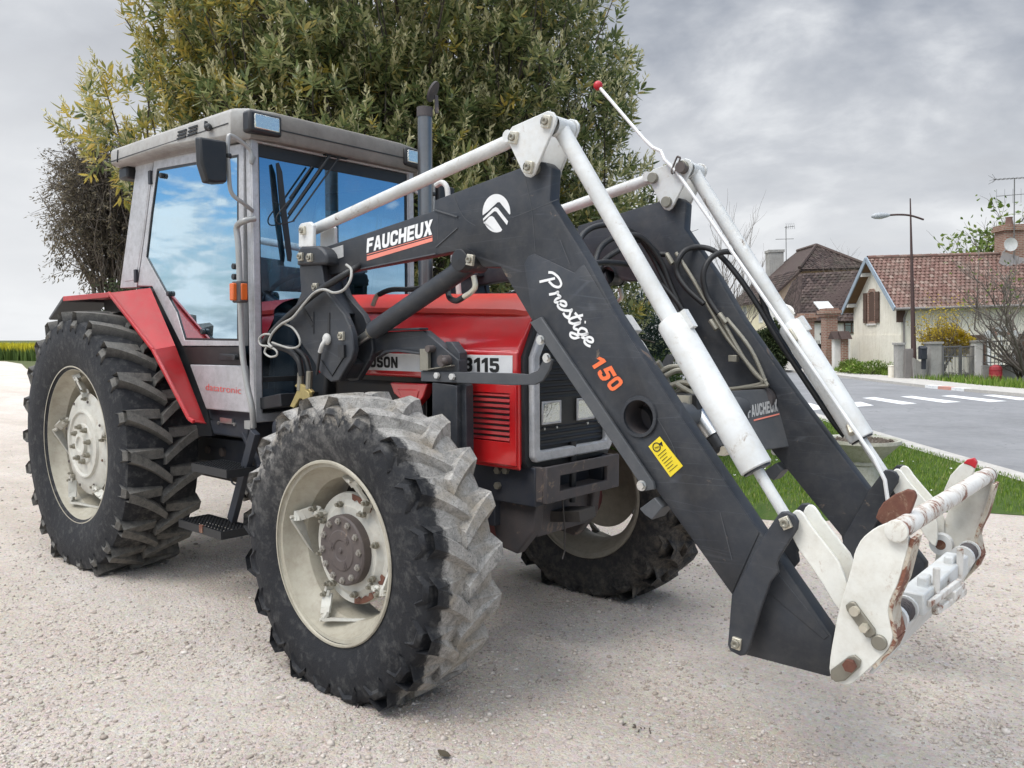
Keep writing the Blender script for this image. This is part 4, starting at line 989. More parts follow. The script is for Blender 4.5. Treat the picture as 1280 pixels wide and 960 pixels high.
ex = MB(); ex.tube(curve([U(545,232,'y',-.05), U(552,228,'y',-.05), U(558,233,'y',-.05), U(560,246,'y',-.05), U(562,290,'y',-.05), U(570,330,'y',-.05), U(574,372,'y',-.05)], 6), .014, 10); ex.build('intake_rail', M['cable'], TR)

# ------------------------------------------------------------------ tractor: underside
ch = MB(); ch.box2((-.25,-.34,.55), (1.75,.34,.98)); ch.box2((1.7,-.25,.66), (2.5,.25,1.25)); ch.box2((-.1,-.52,.66), (.12,.52,.92)); ch.build('transmission', M['oily'], TR, bevel=.03)
ch = MB(); ch.lathe([(-.60,.13),(-.33,.16),(.33,.16),(.60,.13)], (0,0,ZR), 'y', 20); ch.build('rear_axle', M['oily'], TR)
ch = MB()
for sg in (-1,1): ch.box2((1.9,sg*.23,.72), (3.24,sg*.29,.895)); ch.box2((2.62,sg*.23,.60), (3.0,sg*.29,.74))
ch.box2((3.10,-.23,.70), (3.16,.23,.90)); ch.box2((2.2,-.21,.72), (3.05,.21,.92)); fr2 = ch.build('front_frame', M['chassis'], TR, bevel=.006)
ch = MB()
for q in ((622,588),(622,607),(632,588)): ch.disc(U(*q,'y',-.298), .017, 'y', 6, thick=.02)
ch.build('frame_bolt', M['pipe_steel'], fr2)
ch = MB(); ch.box2((2.5,-.24,.92), (3.15,.24,1.5)); ch.box2((1.62,-.24,1.0), (2.6,.24,1.52)); ch.build('engine', M['oily'], TR)
ch = MB(); ch.lathe([(-.70,.02),(-.70,.15),(-.60,.155),(-.57,.11),(-.30,.085),(-.14,.10),(.0,.17),(.13,.15),(.2,.09),(.57,.11),(.60,.155),(.70,.15),(.70,.02)], (WB,0,ZF+.0), 'y', 24)
ch.box2((WB-.1,-.2,ZF+.02), (WB+.28,.2,ZF+.16)); ch.build('front_axle', M['axle_red'], TR, bevel=.01)
ch = MB()
for sg in (-1,1): ch.prism([(2.92,sg*.25,.74),(3.22,sg*.25,.74),(3.20,sg*.25,.60),(3.10,sg*.25,.48),(2.98,sg*.25,.50)], (0,-sg*.06,0))
ch.box2((2.98,-.2,.56), (3.18,.2,.72)); ch.build('axle_bracket', M['bumper'], TR, bevel=.008)
ch = MB(); c_ = [(3.300,-.285,.742),(3.300,.285,.742),(3.300,.285,.902),(3.300,-.285,.902)]; i2 = [(3.300,-.185,.785),(3.300,.185,.785),(3.300,.185,.855),(3.300,-.185,.855)]
ch.ringprism(c_, i2, (-.022,0,0))
for sg in (-1,1): ch.prism([(3.277,sg*.284,.745),(3.277,sg*.284,.899),(3.13,sg*.284,.899),(3.13,sg*.284,.80),(3.20,sg*.284,.745)], (0,-sg*.02,0))
ch.box2((3.14,-.26,.755), (3.277,.26,.772)); ch.box2((3.13,-.26,.76), (3.15,.26,.88)); bp = ch.build('weight_carrier', M['bumper'], TR, bevel=.004)
ch = MB(); ch.tube([(3.23,0,.70), (3.23,0,.985)], .016, 12); ch.build('hitch_pin', M['black'], bp)
ch = MB(); ch.tube([(3.27,-.13,.74), (3.275,-.12,.60), (3.275,-.12,.50), (3.285,-.15,.47)], .004, 6); ch.bar((3.0,-.05,.62), (3.33,-.02,.66), .14, .05); ch.build('tow_bar', M['oily'], bp, bevel=.004)
# step, battery box, tank
st = MB(); st.prism(UY([(256,512.5),(312,516.5),(309,549),(267,543)], S+.02), (0,.25,0)); bb = st.build('battery_box', M['chassis'], TR, bevel=.01)
st = MB()
for q in ((273.5,528.5),(293.5,530.5)): st.disc(U(*q,'y',S+.018), .010, 'y', 10, thick=.012)
st.bar(U(276,525,'y',S+.012), U(291,527,'y',S+.012), .012, .03); st.build('box_bolt', M['steel'], bb)
st = MB(); st.prism(UY([(253,545),(310,552),(306,580),(240,575),(243,555)], -.40), (0,.1,0)); for_ = st.build('axle_housing_side', M['chassis'], TR, bevel=.006)
st = MB(); st.disc(U(279,565,'y',-.405), .028, 'y', 12, thick=.03); st.disc(U(260,562,'y',-.405), .022, 'y', 12, thick=.02); st.build('plug', M['brown_iron'], for_)
ya, yb = -.80, -.62
def tray(zl, x0, x1, name):
    t = MB()
    for a, b in (((x0,ya),(x1,ya)), ((x1,ya),(x1,yb)), ((x1,yb),(x0,yb)), ((x0,yb),(x0,ya))): t.bar((*a,zl-.022), (*b,zl-.022), .008, .044)
    for k in range(4):
        y = ya+.022+k*.045
        t.bar((x0,y,zl-.012), (x1,y,zl-.012), .026, .004)
        for q in range(14): xx = x0+.02+q*(x1-x0-.04)/13; t.box((xx,y-.011,zl-.004), (.010,.006,.014)); t.box((xx,y+.011,zl-.004), (.010,.006,.014))
    return t.build(name, M['black'], TR)
s1 = tray(.770, U(240,579,'y',ya).x, U(284,588,'y',ya).x, 'step'); z2 = U(224,649,'y',ya).z; s2 = tray(z2, U(224,650,'y',ya).x, U(277,662,'y',ya).x, 'step')
st = MB(); c0 = U(252,661,'y',ya-.002); st.box(c0, (.035,.012,.042)); st.build('worn_patch', M['rust'], s2)
st = MB(); a, b = U(319,540,'y',-.66), U(290,650,'y',-.66); st.bar(a, b, .035, .055, up=(1,0,.2)); a2 = a+Vector((-.2,.1,0)); st.bar(a+Vector((-.28,.10,-.04)), (a.x-.02,-.62,.762), .03, .03); st.tube(curve([U(288,592,'y',-.66), U(290,603,'y',-.66), U(297,607,'y',-.66)], 4), .006, 6)
st.build('step_support', M['chassis'], TR, bevel=.004)
st = MB(); st.box2((1.62,-.58,.72), (2.02,-.30,1.03)); st.build('fuel_tank', M['chassis'], TR, bevel=.04, bseg=3)
st = MB(); st.prism(UY([(320,498),(350,492),(352,508),(326,512)], -.56), (0,.3,0)); st.build('floor_flap', M['black'], TR, bevel=.004)

sc2 = MB(); sc2.prism([(1.50,-.30,1.10),(1.50,-.30,1.60),(1.77,-.27,1.62),(1.77,-.33,1.10)], (0,.62,0)); sc2.build('scuttle', M['black'], TR, bevel=.02)
# ------------------------------------------------------------------ front loader (bolted to the tractor: its parts)
YO, YI = -.600, -.445                     # outer and inner face of the double plates
ARM_O, ARM_I = -.5555, -.4895
arm_px = [(398,311),(542,263),(543,250),(650,209.5),(668,201),(681,202.5),(689,210),(687,250),(735,327),(768,390),(849,516),(951,666),(1041,797),(1037,847),(931,819),(914,743),(818,610),(664,400),(625,334),(603,334),(594,322),(575,313),(440,338),(402,346)]
am = MB(); am.prism(UY(arm_px, ARM_O), (0, ARM_I-ARM_O, 0))
arm = am.build('loader_arm', M['slate'], TR, bevel=.007, bseg=2, smooth=40)
# pressed stiffening plates, seams and tube mouth
am = MB(); am.prism(UY([(666,398),(664,390),(658,350),(655,330),(660,320),(668,317),(718,341),(724,334),(730,330),(766,390),(847,516),(949,666),(915,742)], ARM_O-.004), (0,.006,0)); am.build('arm_side_plate', M['slate'], arm, bevel=.004)
c0 = U(800,521,'y',ARM_O)
cut = MB(); cut.lathe([(-.05,.0001),(-.05,.0615),(.11,.0615),(.11,.0001)], (c0.x,c0.y,c0.z), 'y', 40); cut = cut.build('cutter', M['slate'], None)
for o_ in (arm, arm.children[0]):
    bpy.context.view_layer.update()
    keep = [(m_.name, m_.width) for m_ in o_.modifiers if m_.type == 'BEVEL']
    for m_ in list(o_.modifiers): o_.modifiers.remove(m_)
    bo = o_.modifiers.new('hole', 'BOOLEAN'); bo.object = cut; bo.operation = 'DIFFERENCE'; bo.solver = 'EXACT'
    bv = o_.modifiers.new('edge', 'BEVEL'); bv.width = keep[0][1]; bv.segments = 2; bv.limit_method = 'ANGLE'; bv.angle_limit = math.radians(40)
    dg_ = bpy.context.evaluated_depsgraph_get(); me_ = bpy.data.meshes.new_from_object(o_.evaluated_get(dg_))
    for m_ in list(o_.modifiers): o_.modifiers.remove(m_)
    o_.data = me_; me_.set_sharp_from_angle(angle=math.radians(40))
bpy.data.objects.remove(cut)
am = MB(); am.bar(U(543,262,'y',ARM_O-.003), U(572,271,'y',ARM_O-.003), .006, .010, up=(0,1,0)); am.bar(U(545,309,'y',ARM_O-.002), U(572,285,'y',ARM_O-.002), .004, .006, up=(0,1,0))
am.bar(U(441,338,'y',ARM_O-.003), U(545,317,'y',ARM_O-.003), .006, .006, up=(0,1,0)); am.build('weld_seam', M['slate_light'], arm)
tb = MB(); tb.lathe([(.0,.060),(-.013,.0605),(-.013,.072),(-.004,.0755),(.004,.0755)], (c0.x,c0.y,c0.z), 'y', 40); tb.lathe([(.0,.060),(.105,.060),(.105,.0005)], (c0.x,c0.y,c0.z), 'y', 40, mi=1); tb.build('cross_tube_mouth', [M['slate'], M['bumper']], arm, smooth=40)
def decal(name, pts_px, y, mat, parent, th=.0012):
    m_ = MB(); P = UY(pts_px, y); m_.prism(P, (0, th, 0)); return m_.build(name, mat, parent, smooth=0)
YD = ARM_O-.0018; YD2 = ARM_O-.0062
lm = MB(); a, b, c = U(458.5,316,'y',YD), U(540.5,293,'y',YD), U(458.5,298.5,'y',YD); block_text(lm, 'FAUCHEUX', a, b-a, c-a, gap=.10, slant=.10)
near_decals = [lm.build('lettering', M['print_white'], arm, smooth=0)]
near_decals.append(decal('decal_stripe', [(458.5,320.5),(540.5,296.8),(540.5,301.5),(458.5,326)], YD, M['print_salmon'], arm))
near_decals.append(decal('decal_line', [(458.5,317.9),(540.5,294.4),(540.5,295.3),(458.5,318.9)], YD, M['print_salmon'], arm))
near_decals.append(decal('worn_sticker', [(410,312),(429,306),(429.3,321),(410.5,327)], YD, M['print_grey'], arm))
# round emblem: white disc cut by two angled bands
em = MB(); cx, cy = 620.5, 266.5
def ell(t0, t1, n=26): return [(cx+17.3*math.cos(t), cy-24*math.sin(t)) for t in np.linspace(t0, t1, n)]
z_ = lambda x, y: (440+x/5.333, 240+y/5.333)
em.prism(UY(ell(math.radians(-2), math.radians(186))+[z_(905,130), z_(970,68), z_(985,68), z_(1050,150)], YD), (0,.001,0))
em.prism(UY([z_(873,178),z_(940,110),z_(958,100),z_(972,108),z_(1040,196),z_(1032,220),z_(962,130),z_(948,128),z_(875,192)], YD), (0,.001,0))
em.prism(UY([z_(878,208),z_(915,165),z_(932,160),z_(945,168),z_(1000,250)]+ell(math.radians(-70), math.radians(-155), 14), YD), (0,.001,0)); near_decals.append(em.build('emblem', M['print_white'], arm, smooth=0))
# script lettering running down the arm
def stroke_text(mb, strokes, org, ex_, ey_, w):
    for s_ in strokes:
        P = [org+ex_*p[0]+ey_*p[1] for p in s_]
        ribbon(mb, curve(P, 7) if len(P) > 2 else P, w, (0,1,0))
zz_ = lambda x, y: (665+x/8, 325+y/8)
e_loop = [(2.1,.35),(2.45,.50),(2.62,.82),(2.44,1.02),(2.2,.85),(2.12,.42),(2.26,.04),(2.55,.05),(2.80,.30)]
cursive = [[(.05,-.02),(.30,.9),(.52,1.72)], [(-.12,1.50),(.12,1.90),(.62,2.10),(1.12,1.92),(1.20,1.45),(.90,1.05),(.42,.92)],
           [(1.22,.0),(1.40,.60),(1.46,1.05),(1.60,.84),(1.86,.92),(1.80,.40),(1.90,.03),(2.10,.35)], e_loop, [(2.80,.30),(3.06,.80),(3.12,1.12),(3.22,.75),(3.38,.38),(3.22,.02),(2.92,.06)], [(3.25,.03),(3.58,.25)],
           [(3.92,1.80),(3.66,.75),(3.60,.20),(3.76,.0),(4.02,.25)], [(3.42,1.18),(4.14,1.26)], [(4.02,.25),(4.26,1.02),(4.18,.30),(4.30,.0),(4.55,.25)], [(4.40,1.44),(4.46,1.56)],
           [(5.18,.86),(4.92,1.04),(4.62,.70),(4.66,.20),(4.86,.06),(5.06,.40),(5.24,1.02),(5.08,.10),(4.92,-.65),(4.62,-.88),(4.44,-.62),(4.80,-.20),(5.40,.32)], [(x_+3.3, y_) for x_, y_ in e_loop]]
script = [[(72+x_*136*.595+y_*84*.804, 212+x_*136*.804-y_*84*.595) for x_, y_ in st_] for st_ in cursive]
sm = MB()
for s_ in script:
    P = UY([zz_(*q) for q in s_], YD2); ribbon(sm, curve(P, 6), .0098, (0,1,0))
    YD2 -= .00004
sm.build('script_lettering', M['print_white'], arm, smooth=0, recalc=False); near_decals.append(arm.children[-1])
sm = MB()
for ch_, p0, p1, p2 in (('1', (737.5,453.5), (742.8,461.5), (752.5,444)), ('5', (745.2,464.5),(752.5,477.5),(764,456.5)), ('0', (757.3,480.5),(765,490.5),(772.5,468.5))):
    a, b, c = UY([p0, p1, p2], YD2); block_text(sm, ch_, a, b-a, c-a)
near_decals.append(sm.build('number_lettering', M['print_orange'], arm, smooth=0))
ys = decal('warning_sticker', [(810.5,558),(824.5,545.5),(853.5,582.5),(838,596.5)], YD2, M['yellow'], arm); near_decals.append(ys)
wk = MB(); a, b, c = UY([(810.5,558),(824.5,545.5),(838,596.5)], YD2-.0009)
e1, e2 = (b-a), (c-a)
for k in range(7): p = a+e2*(.36+k*.085); wk.bar(p+e1*.16, p+e1*(.84-.1*(k % 3)), .0012, .0022, up=(0,1,0))
q = a+e2*.16+e1*.42; wk.lathe([(0,.0165),(-.0008,.0165),(-.0008,.013),(0,.013)], q, 'y', 20); wk.bar(q-e1*.12-e2*.02, q+e1*.16+e2*.03, .0012, .008, up=(0,1,0)); wk.prism([q+e1*.22-e2*.03, q+e1*.5-e2*.02, q+e1*.36+e2*.10], (0,.001,0))
wk.build('sticker_print', M['print_black'], ys, smooth=0)
far_arm = None

# triangular link plates on the knee
def bolt_plate(mb, px, y, s=.034, mi=0, ang=0.0):
    c = U(*px, 'y', y); mb.box(c, (s, .016, s*1.25), mi, Matrix.Rotation(ang, 3, 'Y')); mb.lathe([(-.008,.0145),(-.017,.0145),(-.017,.006),(-.012,.0055),(-.012,.0005)], c, 'y', 10, mi+1)
tri = [(636,164),(640,158),(684,138.5),(691,140),(695,146),(694,154),(667,218),(662,222),(656,220),(652,214),(634.5,176),(633,170)]
tm = MB(); tm.prism(UY(tri, YO), (0,.014,0)); tm.prism([p+Vector((0,YI-YO-.014,0)) for p in UY(tri, YO)], (0,.014,0))
tp = tm.build('link_plate', M['white'], TR, bevel=.004)
tm = MB()
for q in ((642,172),(683,152),(661,209)): bolt_plate(tm, q, YO-.008, .036, 0, .25)
for q in ((642,172),(683,152),(661,209)): c0 = U(*q,'y',YO); tm.lathe([(-.01,.022),(YI-YO+.012,.022)], c0, 'y', 16, 1); tm.disc((c0.x,YI+.012,c0.z), .026, 'y', 18, 1, .02)
tm.build('link_pin', [M['zinc'], M['pipe_steel']], tp, bevel=.002); mirror(tp)
YC = -.5225
lk = MB(); a, b = U(384,291,'y',YC), U(645,173,'y',YC); d_ = (b-a).normalized(); L = (b-a).length
lk.tube([a+d_*.0, a+d_*.05, a+d_*.10, b-d_*.06, b], [.020,.026,.0285,.0285,.024], 18); lk.lathe([(-.055,.0005),(-.055,.024),(.055,.024),(.055,.0005)], b, 'y', 18); both(lk.build('levelling_rod', M['white'], TR, smooth=40))
# tilt rams: thin sleeve above, thick barrel, chromed rod
tr_ = MB(); p0, p1, p2, p3 = U(700,160,'y',YC), U(846,399,'y',YC), U(946,586,'y',YC), U(988,655,'y',YC)
dd = (p2-p0).normalized(); p1 = p0+dd*((p1-p0).length); 
tr_.tube([p0, p0+dd*.03, p1], [.036,.032,.032], 20); tr_.tube([p1-dd*.012, p1, p2-dd*.004, p2], [.046,.054,.054,.050], 28); tr_.lathe([(-.052,.038),(.052,.038)], p0, 'y', 20)
e_ = (dd.cross(Vector((0,1,0)))).normalized(); tr_.bar(p1+e_*.058+dd*-.01, p1+e_*.058+dd*.06, .03, .02, up=e_)
tilt = tr_.build('tilt_ram', M['white'], TR, smooth=40)
tr_ = MB(); tr_.tube([p2, p3], .0185, 16); tr_.build('ram_rod', M['white'], tilt, smooth=40); tr_ = MB(); tr_.tube([p2-dd*.002, p2+dd*.006], .047, 24); tr_.build('ram_gland', M['black'], tilt)
tr_ = MB(); tr_.bar(p1+dd*.02-e_*.0+Vector((0,.05,0)), p1+dd*.08+Vector((0,.05,0)), .03, .03); tr_.tube([p2-dd*.07+Vector((0,.05,0)), p2-dd*.03+Vector((0,.075,0))], .014, 10); tr_.build('ram_port', M['zinc'], tilt, bevel=.003)
mirror(tilt)
# post, lift ram, bracket
post_px = [(374,332),(402,330),(404,350),(409,366),(418,378),(430,392),(437,408),(440,418),(442,437),(439,449),(423,476),(413,477.5),(400,466),(390,449),(371,421),(361,407),(365,392),(376,366)]
pm = MB(); pm.prism(UY(post_px, YO-.006), (0,.035,0)); pm.prism([p+Vector((0,.115,0)) for p in UY(post_px, YO-.006)], (0,.035,0))
pm.prism([p+Vector((0,.03,0)) for p in UY([(378,336),(400,333),(406,366),(420,392),(400,400),(380,390)], YO-.006)], (0,.09,0)); pm.prism([p+Vector((0,.03,0)) for p in UY([(392,449),(400,440),(420,445),(432,455),(423,474),(413,475),(400,464)], YO-.006)], (0,.09,0))
post = pm.build('loader_post', M['slate'], TR, bevel=.006)
pm = MB(); pm.prism(UY([(370.5,332),(372,312),(376,308),(396,307),(403,311),(408,318),(409,330),(400,331)], YO-.024), (0,.19,0)); pm.build('pivot_head', M['slate'], post, bevel=.012)
pm = MB(); pm.prism(UY([(373,309),(373,283),(376,279),(387,277),(391,281),(391.5,309)], YO-.012), (0,.02,0)); pm.prism([p+Vector((0,.13,0)) for p in UY([(373,309),(373,283),(376,279),(387,277),(391,281),(391.5,309)], YO-.012)], (0,.02,0)); pm.build('rod_bracket', M['white'], post, bevel=.005)
pm = MB()
for q, y in (((378.5,288),YO-.02), ((376,321),YO-.03), ((387.5,322),YO-.03), ((394.5,359),YO-.012), ((427,420),YO-.012)): bolt_plate(pm, q, y, .032)
pm.build('pivot_pin', [M['zinc'], M['pipe_steel']], post, bevel=.002)
pm = MB()
pm.bar(U(411,391,'y',YO-.0075), U(411,422,'y',YO-.0075), .004, .016, up=(1,0,0)); pm.bar(U(392,390,'y',YO-.0075), U(392,417,'y',YO-.0075), .004, .005, up=(1,0,0)); pm.bar(U(379,386,'y',YO-.0075), U(391,407,'y',YO-.0075), .004, .022, up=(1,0,0)); pm.box(U(428,439,'y',YO-.010), (.045,.02,.06)); pm.bar(U(402,450,'y',YO-.0075), U(415,470,'y',YO-.0075), .004, .008, up=(0,1,0)); pm.bar(U(415,470,'y',YO-.0075), U(430,446,'y',YO-.0075), .004, .008, up=(0,1,0))
pm.build('post_slot', M['black'], post)
pm = MB(); pm.tube(curve([U(408,424,'y',YO-.02), U(403,431,'y',YO-.035), U(400,440,'y',YO-.03)], 5), .011, 10); pm.ball(U(408.5,424,'y',YO-.015), .027, sc=(1,.7,1.1)); pm.build('sensor_plug', M['cable'], post); pm = MB(); pm.tube([U(400,440,'y',YO-.03), U(396,468,'y',YO-.025)], .0075, 8); pm.build('sensor_cable', M['hose'], post)
mirror(post)
bk = MB(); YB = -.47
bk.prism(UY([(455,416),(529,413),(547,428),(573,450),(574,470),(566,476),(530,476),(524,442),(495,438),(476,438),(455,450)], YB), (0,.05,0))
bk.prism(UY([(556,427),(564,427),(574.5,441),(575,475),(582,482),(583,575),(571,585),(571,470)], YB+.012), (0,.05,0)); bk.prism(UY([(540,478),(571,482),(571,560),(565,580),(545,580),(540,540)], YB-.016), (0,.05,0))
bk.bar(U(478,412.5,'y',YB-.01), U(530,411,'y',YB-.01), .06, .010)
bk.prism(UY([(470,448),(480,437.5),(495,436),(524,440.5),(524,443.5),(495,440),(482,441)], YB-.02), (0,.03,0))
br = bk.build('loader_bracket', M['slate'], TR, bevel=.004)
bk = MB(); bk.prism(UY([(524.5,436),(534.5,436),(535,463.5),(524.5,463)], YB-.03), (0,.02,0)); bk.bar(U(536,462,'y',YB-.02), U(566,457,'y',YB-.02), .03, .006); bk.build('shim_plate', M['pipe_steel'], br, bevel=.002)
bk = MB(); bk.disc(U(556,451,'y',YB-.02), .026, 'y', 18, thick=.05); bk.ball(U(556,451,'y',YB-.045), .016); bk.disc(U(539,436,'y',YB-.015), .016, 'y', 12, thick=.05); bk.build('bracket_pin', M['brown_iron'], br)
bk = MB()
for q in ((546,469.5),(565,471)): bk.disc(U(*q,'y',YB-.028), .0155, 'y', 6, thick=.016)
bk.build('bracket_bolt', M['cable'], br, bevel=.002)
bk = MB(); P = UY([(526,464),(640,466.5),(660,468),(672,463),(680,448),(684,447),(690,450),(686,463),(678,476),(668,481),(640,481.5),(526,476.5)], YB-.018); bk.prism(P, (0,.014,0)); bk.build('guard_bar', M['slate_light'], br, bevel=.002); mirror(br)
lr = MB(); a, b = U(460,418,'y',YC), U(592,327,'y',YC); d_ = (b-a).normalized()
lr.tube([a+d_*.045, b-d_*.01], .043, 28); lr.lathe([(-.05,.046),(.05,.046)], b, 'y', 22); lift = lr.build('lift_ram', M['slate'], TR, smooth=40)
lr = MB(); lr.tube([a-d_*.10, a+d_*.046], .021, 16); lr.build('ram_rod', M['steel'], lift, smooth=40); lr = MB(); lr.tube([a+d_*.020, a+d_*.044], .030, 20); lr.build('ram_gland', M['pipe_steel'], lift)
lr = MB(); bolt_plate(lr, (588,325), YO-.004, .036, 0, .2); lr.lathe([(-.09,.045),(-.05,.05)], b, 'y', 22, 2); lr.lathe([(-.095,.0005),(-.09,.045)], b, 'y', 22, 2); lr.build('ram_pin', [M['zinc'], M['pipe_steel'], M['black']], lift, bevel=.002)
lr = MB(); lr.tube(curve([U(592,345,'y',YC-.03), U(594,358,'y',YC-.03), U(588,366,'y',YC-.03), U(580,371,'y',YC-.03)], 5), .012, 10); lr.tube(curve([U(466,382,'y',-.36), U(471,370,'y',-.36), U(474,368,'y',-.36)], 4), .012, 10); lr.build('ram_elbow', M['zinc'], lift)
lr = MB(); lr.tube(curve([U(580,371,'y',YC-.03), U(570,376,'y',YC-.01), U(561,370,'y',YC+.06), U(560,350,'y',YC+.09)], 6), .013, 10); lr.tube(curve([U(474,368,'y',-.36), U(490,362,'y',-.36), U(520,361,'y',-.34), U(560,352,'y',-.3)], 6), .013, 10); lr.build('ram_hose', M['hose'], lift); mirror(lift)
# parking stand folded against the arm
ps = MB(); ps.prism(UY([(662,403),(676,396),(692,420),(816,603),(818,612),(806,614),(684,434)], ARM_O-.020), (0,.016,0)); std = ps.build('parking_stand', M['slate_light'], TR, bevel=.003)
ps = MB(); ps.prism(UY([(799,636),(818,622),(828,634),(815,650),(806,644)], ARM_O-.012), (0,.09,0)); ps.build('stand_lug', M['slate_light'], std, bevel=.003)
ps = MB()
for q in ((675.5,425),(683.5,447.5),(802,607)): ps.disc(U(*q,'y',ARM_O-.028), .014, 'y', 6, thick=.02); ps.disc(U(*q,'y',ARM_O-.022), .019, 'y', 14, thick=.006)
ps.build('stand_bolt', M['steel'], std); mirror(std)
# bell crank at the arm end, hitch links
bell = [(971,645),(976,640),(984,639.5),(993,644),(997.5,652),(996,662),(988.5,674),(974,697),(971,704),(973,716),(963,728),(951,762),(936,812),(932,819),(925,820.5),(912,814),(909,806),(910,796),(914,744.5),(951,674.5)]
lv = MB(); lv.prism(UY(bell, YO-.014), (0,.016,0)); lv.prism([p+Vector((0,.165,0)) for p in UY(bell, YO-.014)], (0,.016,0)); bc = lv.build('bell_crank', M['slate'], TR, bevel=.005)
lv = MB(); bolt_plate(lv, (982.5,653.5), YO-.016, .030, 0, -.5); bolt_plate(lv, (921,804), YO-.016, .030, 0, .1); lv.build('crank_pin', [M['zinc'], M['pipe_steel']], bc, bevel=.002); mirror(bc)
am = MB(); am.prism(UY([(953,735),(960,723),(972,716),(1036,795),(1030,800)], ARM_O-.003), (0,.004,0)); am.build('arm_end_rib', M['slate'], arm, bevel=.002)
sk = MB()
for pts in ([(654,213),(660,240),(665,265),(669,315)], [(640,272),(666,262),(697,249)], [(567,245),(574,262),(582,274),(594,282)], [(700,300),(712,330)], [(820,520),(842,560),(846,590)], [(900,640),(915,700)], [(548,262),(547,300)]):
    ribbon(sk, curve(UY(pts, ARM_O-.0065 if pts[0][1] > 500 or pts[0][0] == 700 else ARM_O-.0012), 6), .0022, (0,1,0))
sk.build('scratch', M['slate_light'], arm, smooth=0, recalc=False); near_decals.append(arm.children[-1])
arm_far = mirror(arm)
for ch_ in list(arm_far.children):
    if ch_.data in [d_.data for d_ in near_decals]: 
        for g2 in list(ch_.children): bpy.data.objects.remove(g2)
        bpy.data.objects.remove(ch_)
ln = [(986,650),(992,638),(1000,638),(1007,647),(1012,656),(1059,716),(1060,770),(1048,764),(1023,721),(990,676)]
ln_ = []
for i_ in range(len(ln)):
    a_, b_ = ln[i_], ln[(i_+1) % len(ln)]; ln_ += [(a_[0]*.75+b_[0]*.25, a_[1]*.75+b_[1]*.25), (a_[0]*.25+b_[0]*.75, a_[1]*.25+b_[1]*.75)]
ln = ln_
hl = MB(); hl.prism(UY(ln, -.580), (0,.012,0)); hl.prism([p+Vector((0,.105,0)) for p in UY(ln, -.580)], (0,.012,0)); hl.bar(U(1000,650,'y',-.52), U(1040,715,'y',-.52), .09, .012, up=(1,0,.9)); both(hl.build('hitch_link', M['white_hitch'], TR, bevel=.003))

# implement hitch
pl_px = [(1065,707),(1068,690),(1077,673),(1093,660),(1110,653),(1124,655),(1138,673),(1124,727),(1113,750),(1110,763),(1113,780),(1117,797),(1110,813),(1090,833),(1067,854),(1057,857.5),(1043,852),(1036,840),(1038,817),(1048,763)]
def off_px(pts, k): return pts
pl_s = []
for i_ in range(len(pl_px)):
    a_, b_ = pl_px[i_], pl_px[(i_+1) % len(pl_px)]; pl_s += [(a_[0]*.8+b_[0]*.2, a_[1]*.8+b_[1]*.2), (a_[0]*.2+b_[0]*.8, a_[1]*.2+b_[1]*.8)]
hp = MB(); hp.prism(UY(pl_s, -.600), (0,.018,0)); fpl = UY([(1138,673),(1124,727),(1113,750),(1110,763),(1113,780),(1117,797),(1110,813),(1090,833)], -.600)
hitch = hp.build('hitch_plate', M['white_hitch'], TR, bevel=.003)
ft = MB()
for i in range(len(fpl)-1):
    a, b = fpl[i], fpl[i+1]; w_ = Vector((0,.085,0)); n_ = (b-a).cross(Vector((0,1,0))).normalized()*.010
    ft.add([a, b, b+w_, a+w_, a+n_, b+n_, b+w_+n_, a+w_+n_], [(0,1,2,3), (7,6,5,4), (0,4,5,1), (1,5,6,2), (2,6,7,3), (3,7,4,0)])
ft.build('plate_flange', M['white_rust'], hitch, smooth=20)
ft = MB(); e1 = U(1064,776,'y',-.608); d1 = (U(1087,809,'y',-.608)-e1); ft.prism(UY([(1056.5,757),(1062,752.5),(1068,753),(1093,787),(1094,793),(1088,797.5),(1082,797),(1058,763)], -.612), (0,.012,0)); ft.prism(UY([(1038,838),(1060,821),(1068,819),(1076,826),(1074,835),(1056,851),(1044,853),(1038,848)], -.610), (0,.010,0)); ft.disc(U(1099,803,'y',-.604), .022, 'y', 20, 0, .014)
ft.build('hitch_clip', M['pipe_steel'], hitch, bevel=.003)
ft = MB(); ft.disc(U(1068,764,'y',-.622), .014, 'y', 12, 0, .014); ft.disc(U(1080,785,'y',-.622), .013, 'y', 6, 0, .02); ft.disc(U(1062,832,'y',-.618), .019, 'y', 6, 1, .018); ft.build('hitch_bolt', [M['zinc'], M['rust']], hitch)
mirror(hitch)
bar = U(1122,662,'y',-.600)
hb_ = MB(); hb_.tube([(bar.x+.002,-.615,bar.z), (bar.x+.002,.615,bar.z)], .029, 28); ho = hb_.build('hitch_bar', M['white_bare'], TR, smooth=40)
hb_ = MB()
for sg in (-1, 1): hb_.lathe([(0,.031),(sg*.012,.031),(sg*.014,.027),(sg*.014,.0005)], (bar.x+.002,sg*.612,bar.z), 'y', 28)
hb_.build('bar_cap', M['white_hitch'], ho)
for sg, mt, hp_ in ((-1, 'rust', [(1094,648),(1098,637),(1104,628),(1118,618),(1133,612),(1142,614),(1145,621),(1141,632),(1137,642),(1128,655),(1112,664)]), (1, 'white_hitch', [(1178,640),(1180,612),(1188,594),(1199,582),(1209,575),(1217,573),(1220,578),(1217,590),(1210,602),(1212,615),(1200,630)])):
    k_ = MB(); off_y = sg*.50; P = UY(hp_, off_y); k_.prism(P, (0, .022, 0)); h_ = k_.build('hitch_hook', M[mt], ho, bevel=.004)
    if sg > 0:
        k_ = MB(); k_.prism([p+Vector((0,-.003,0)) for p in UY([(1204,579),(1209,574.5),(1217,572.5),(1221,578),(1219,586),(1213,582)], off_y)], (0,.028,0)); k_.build('hook_tip', M['red_cap'], h_, bevel=.003)
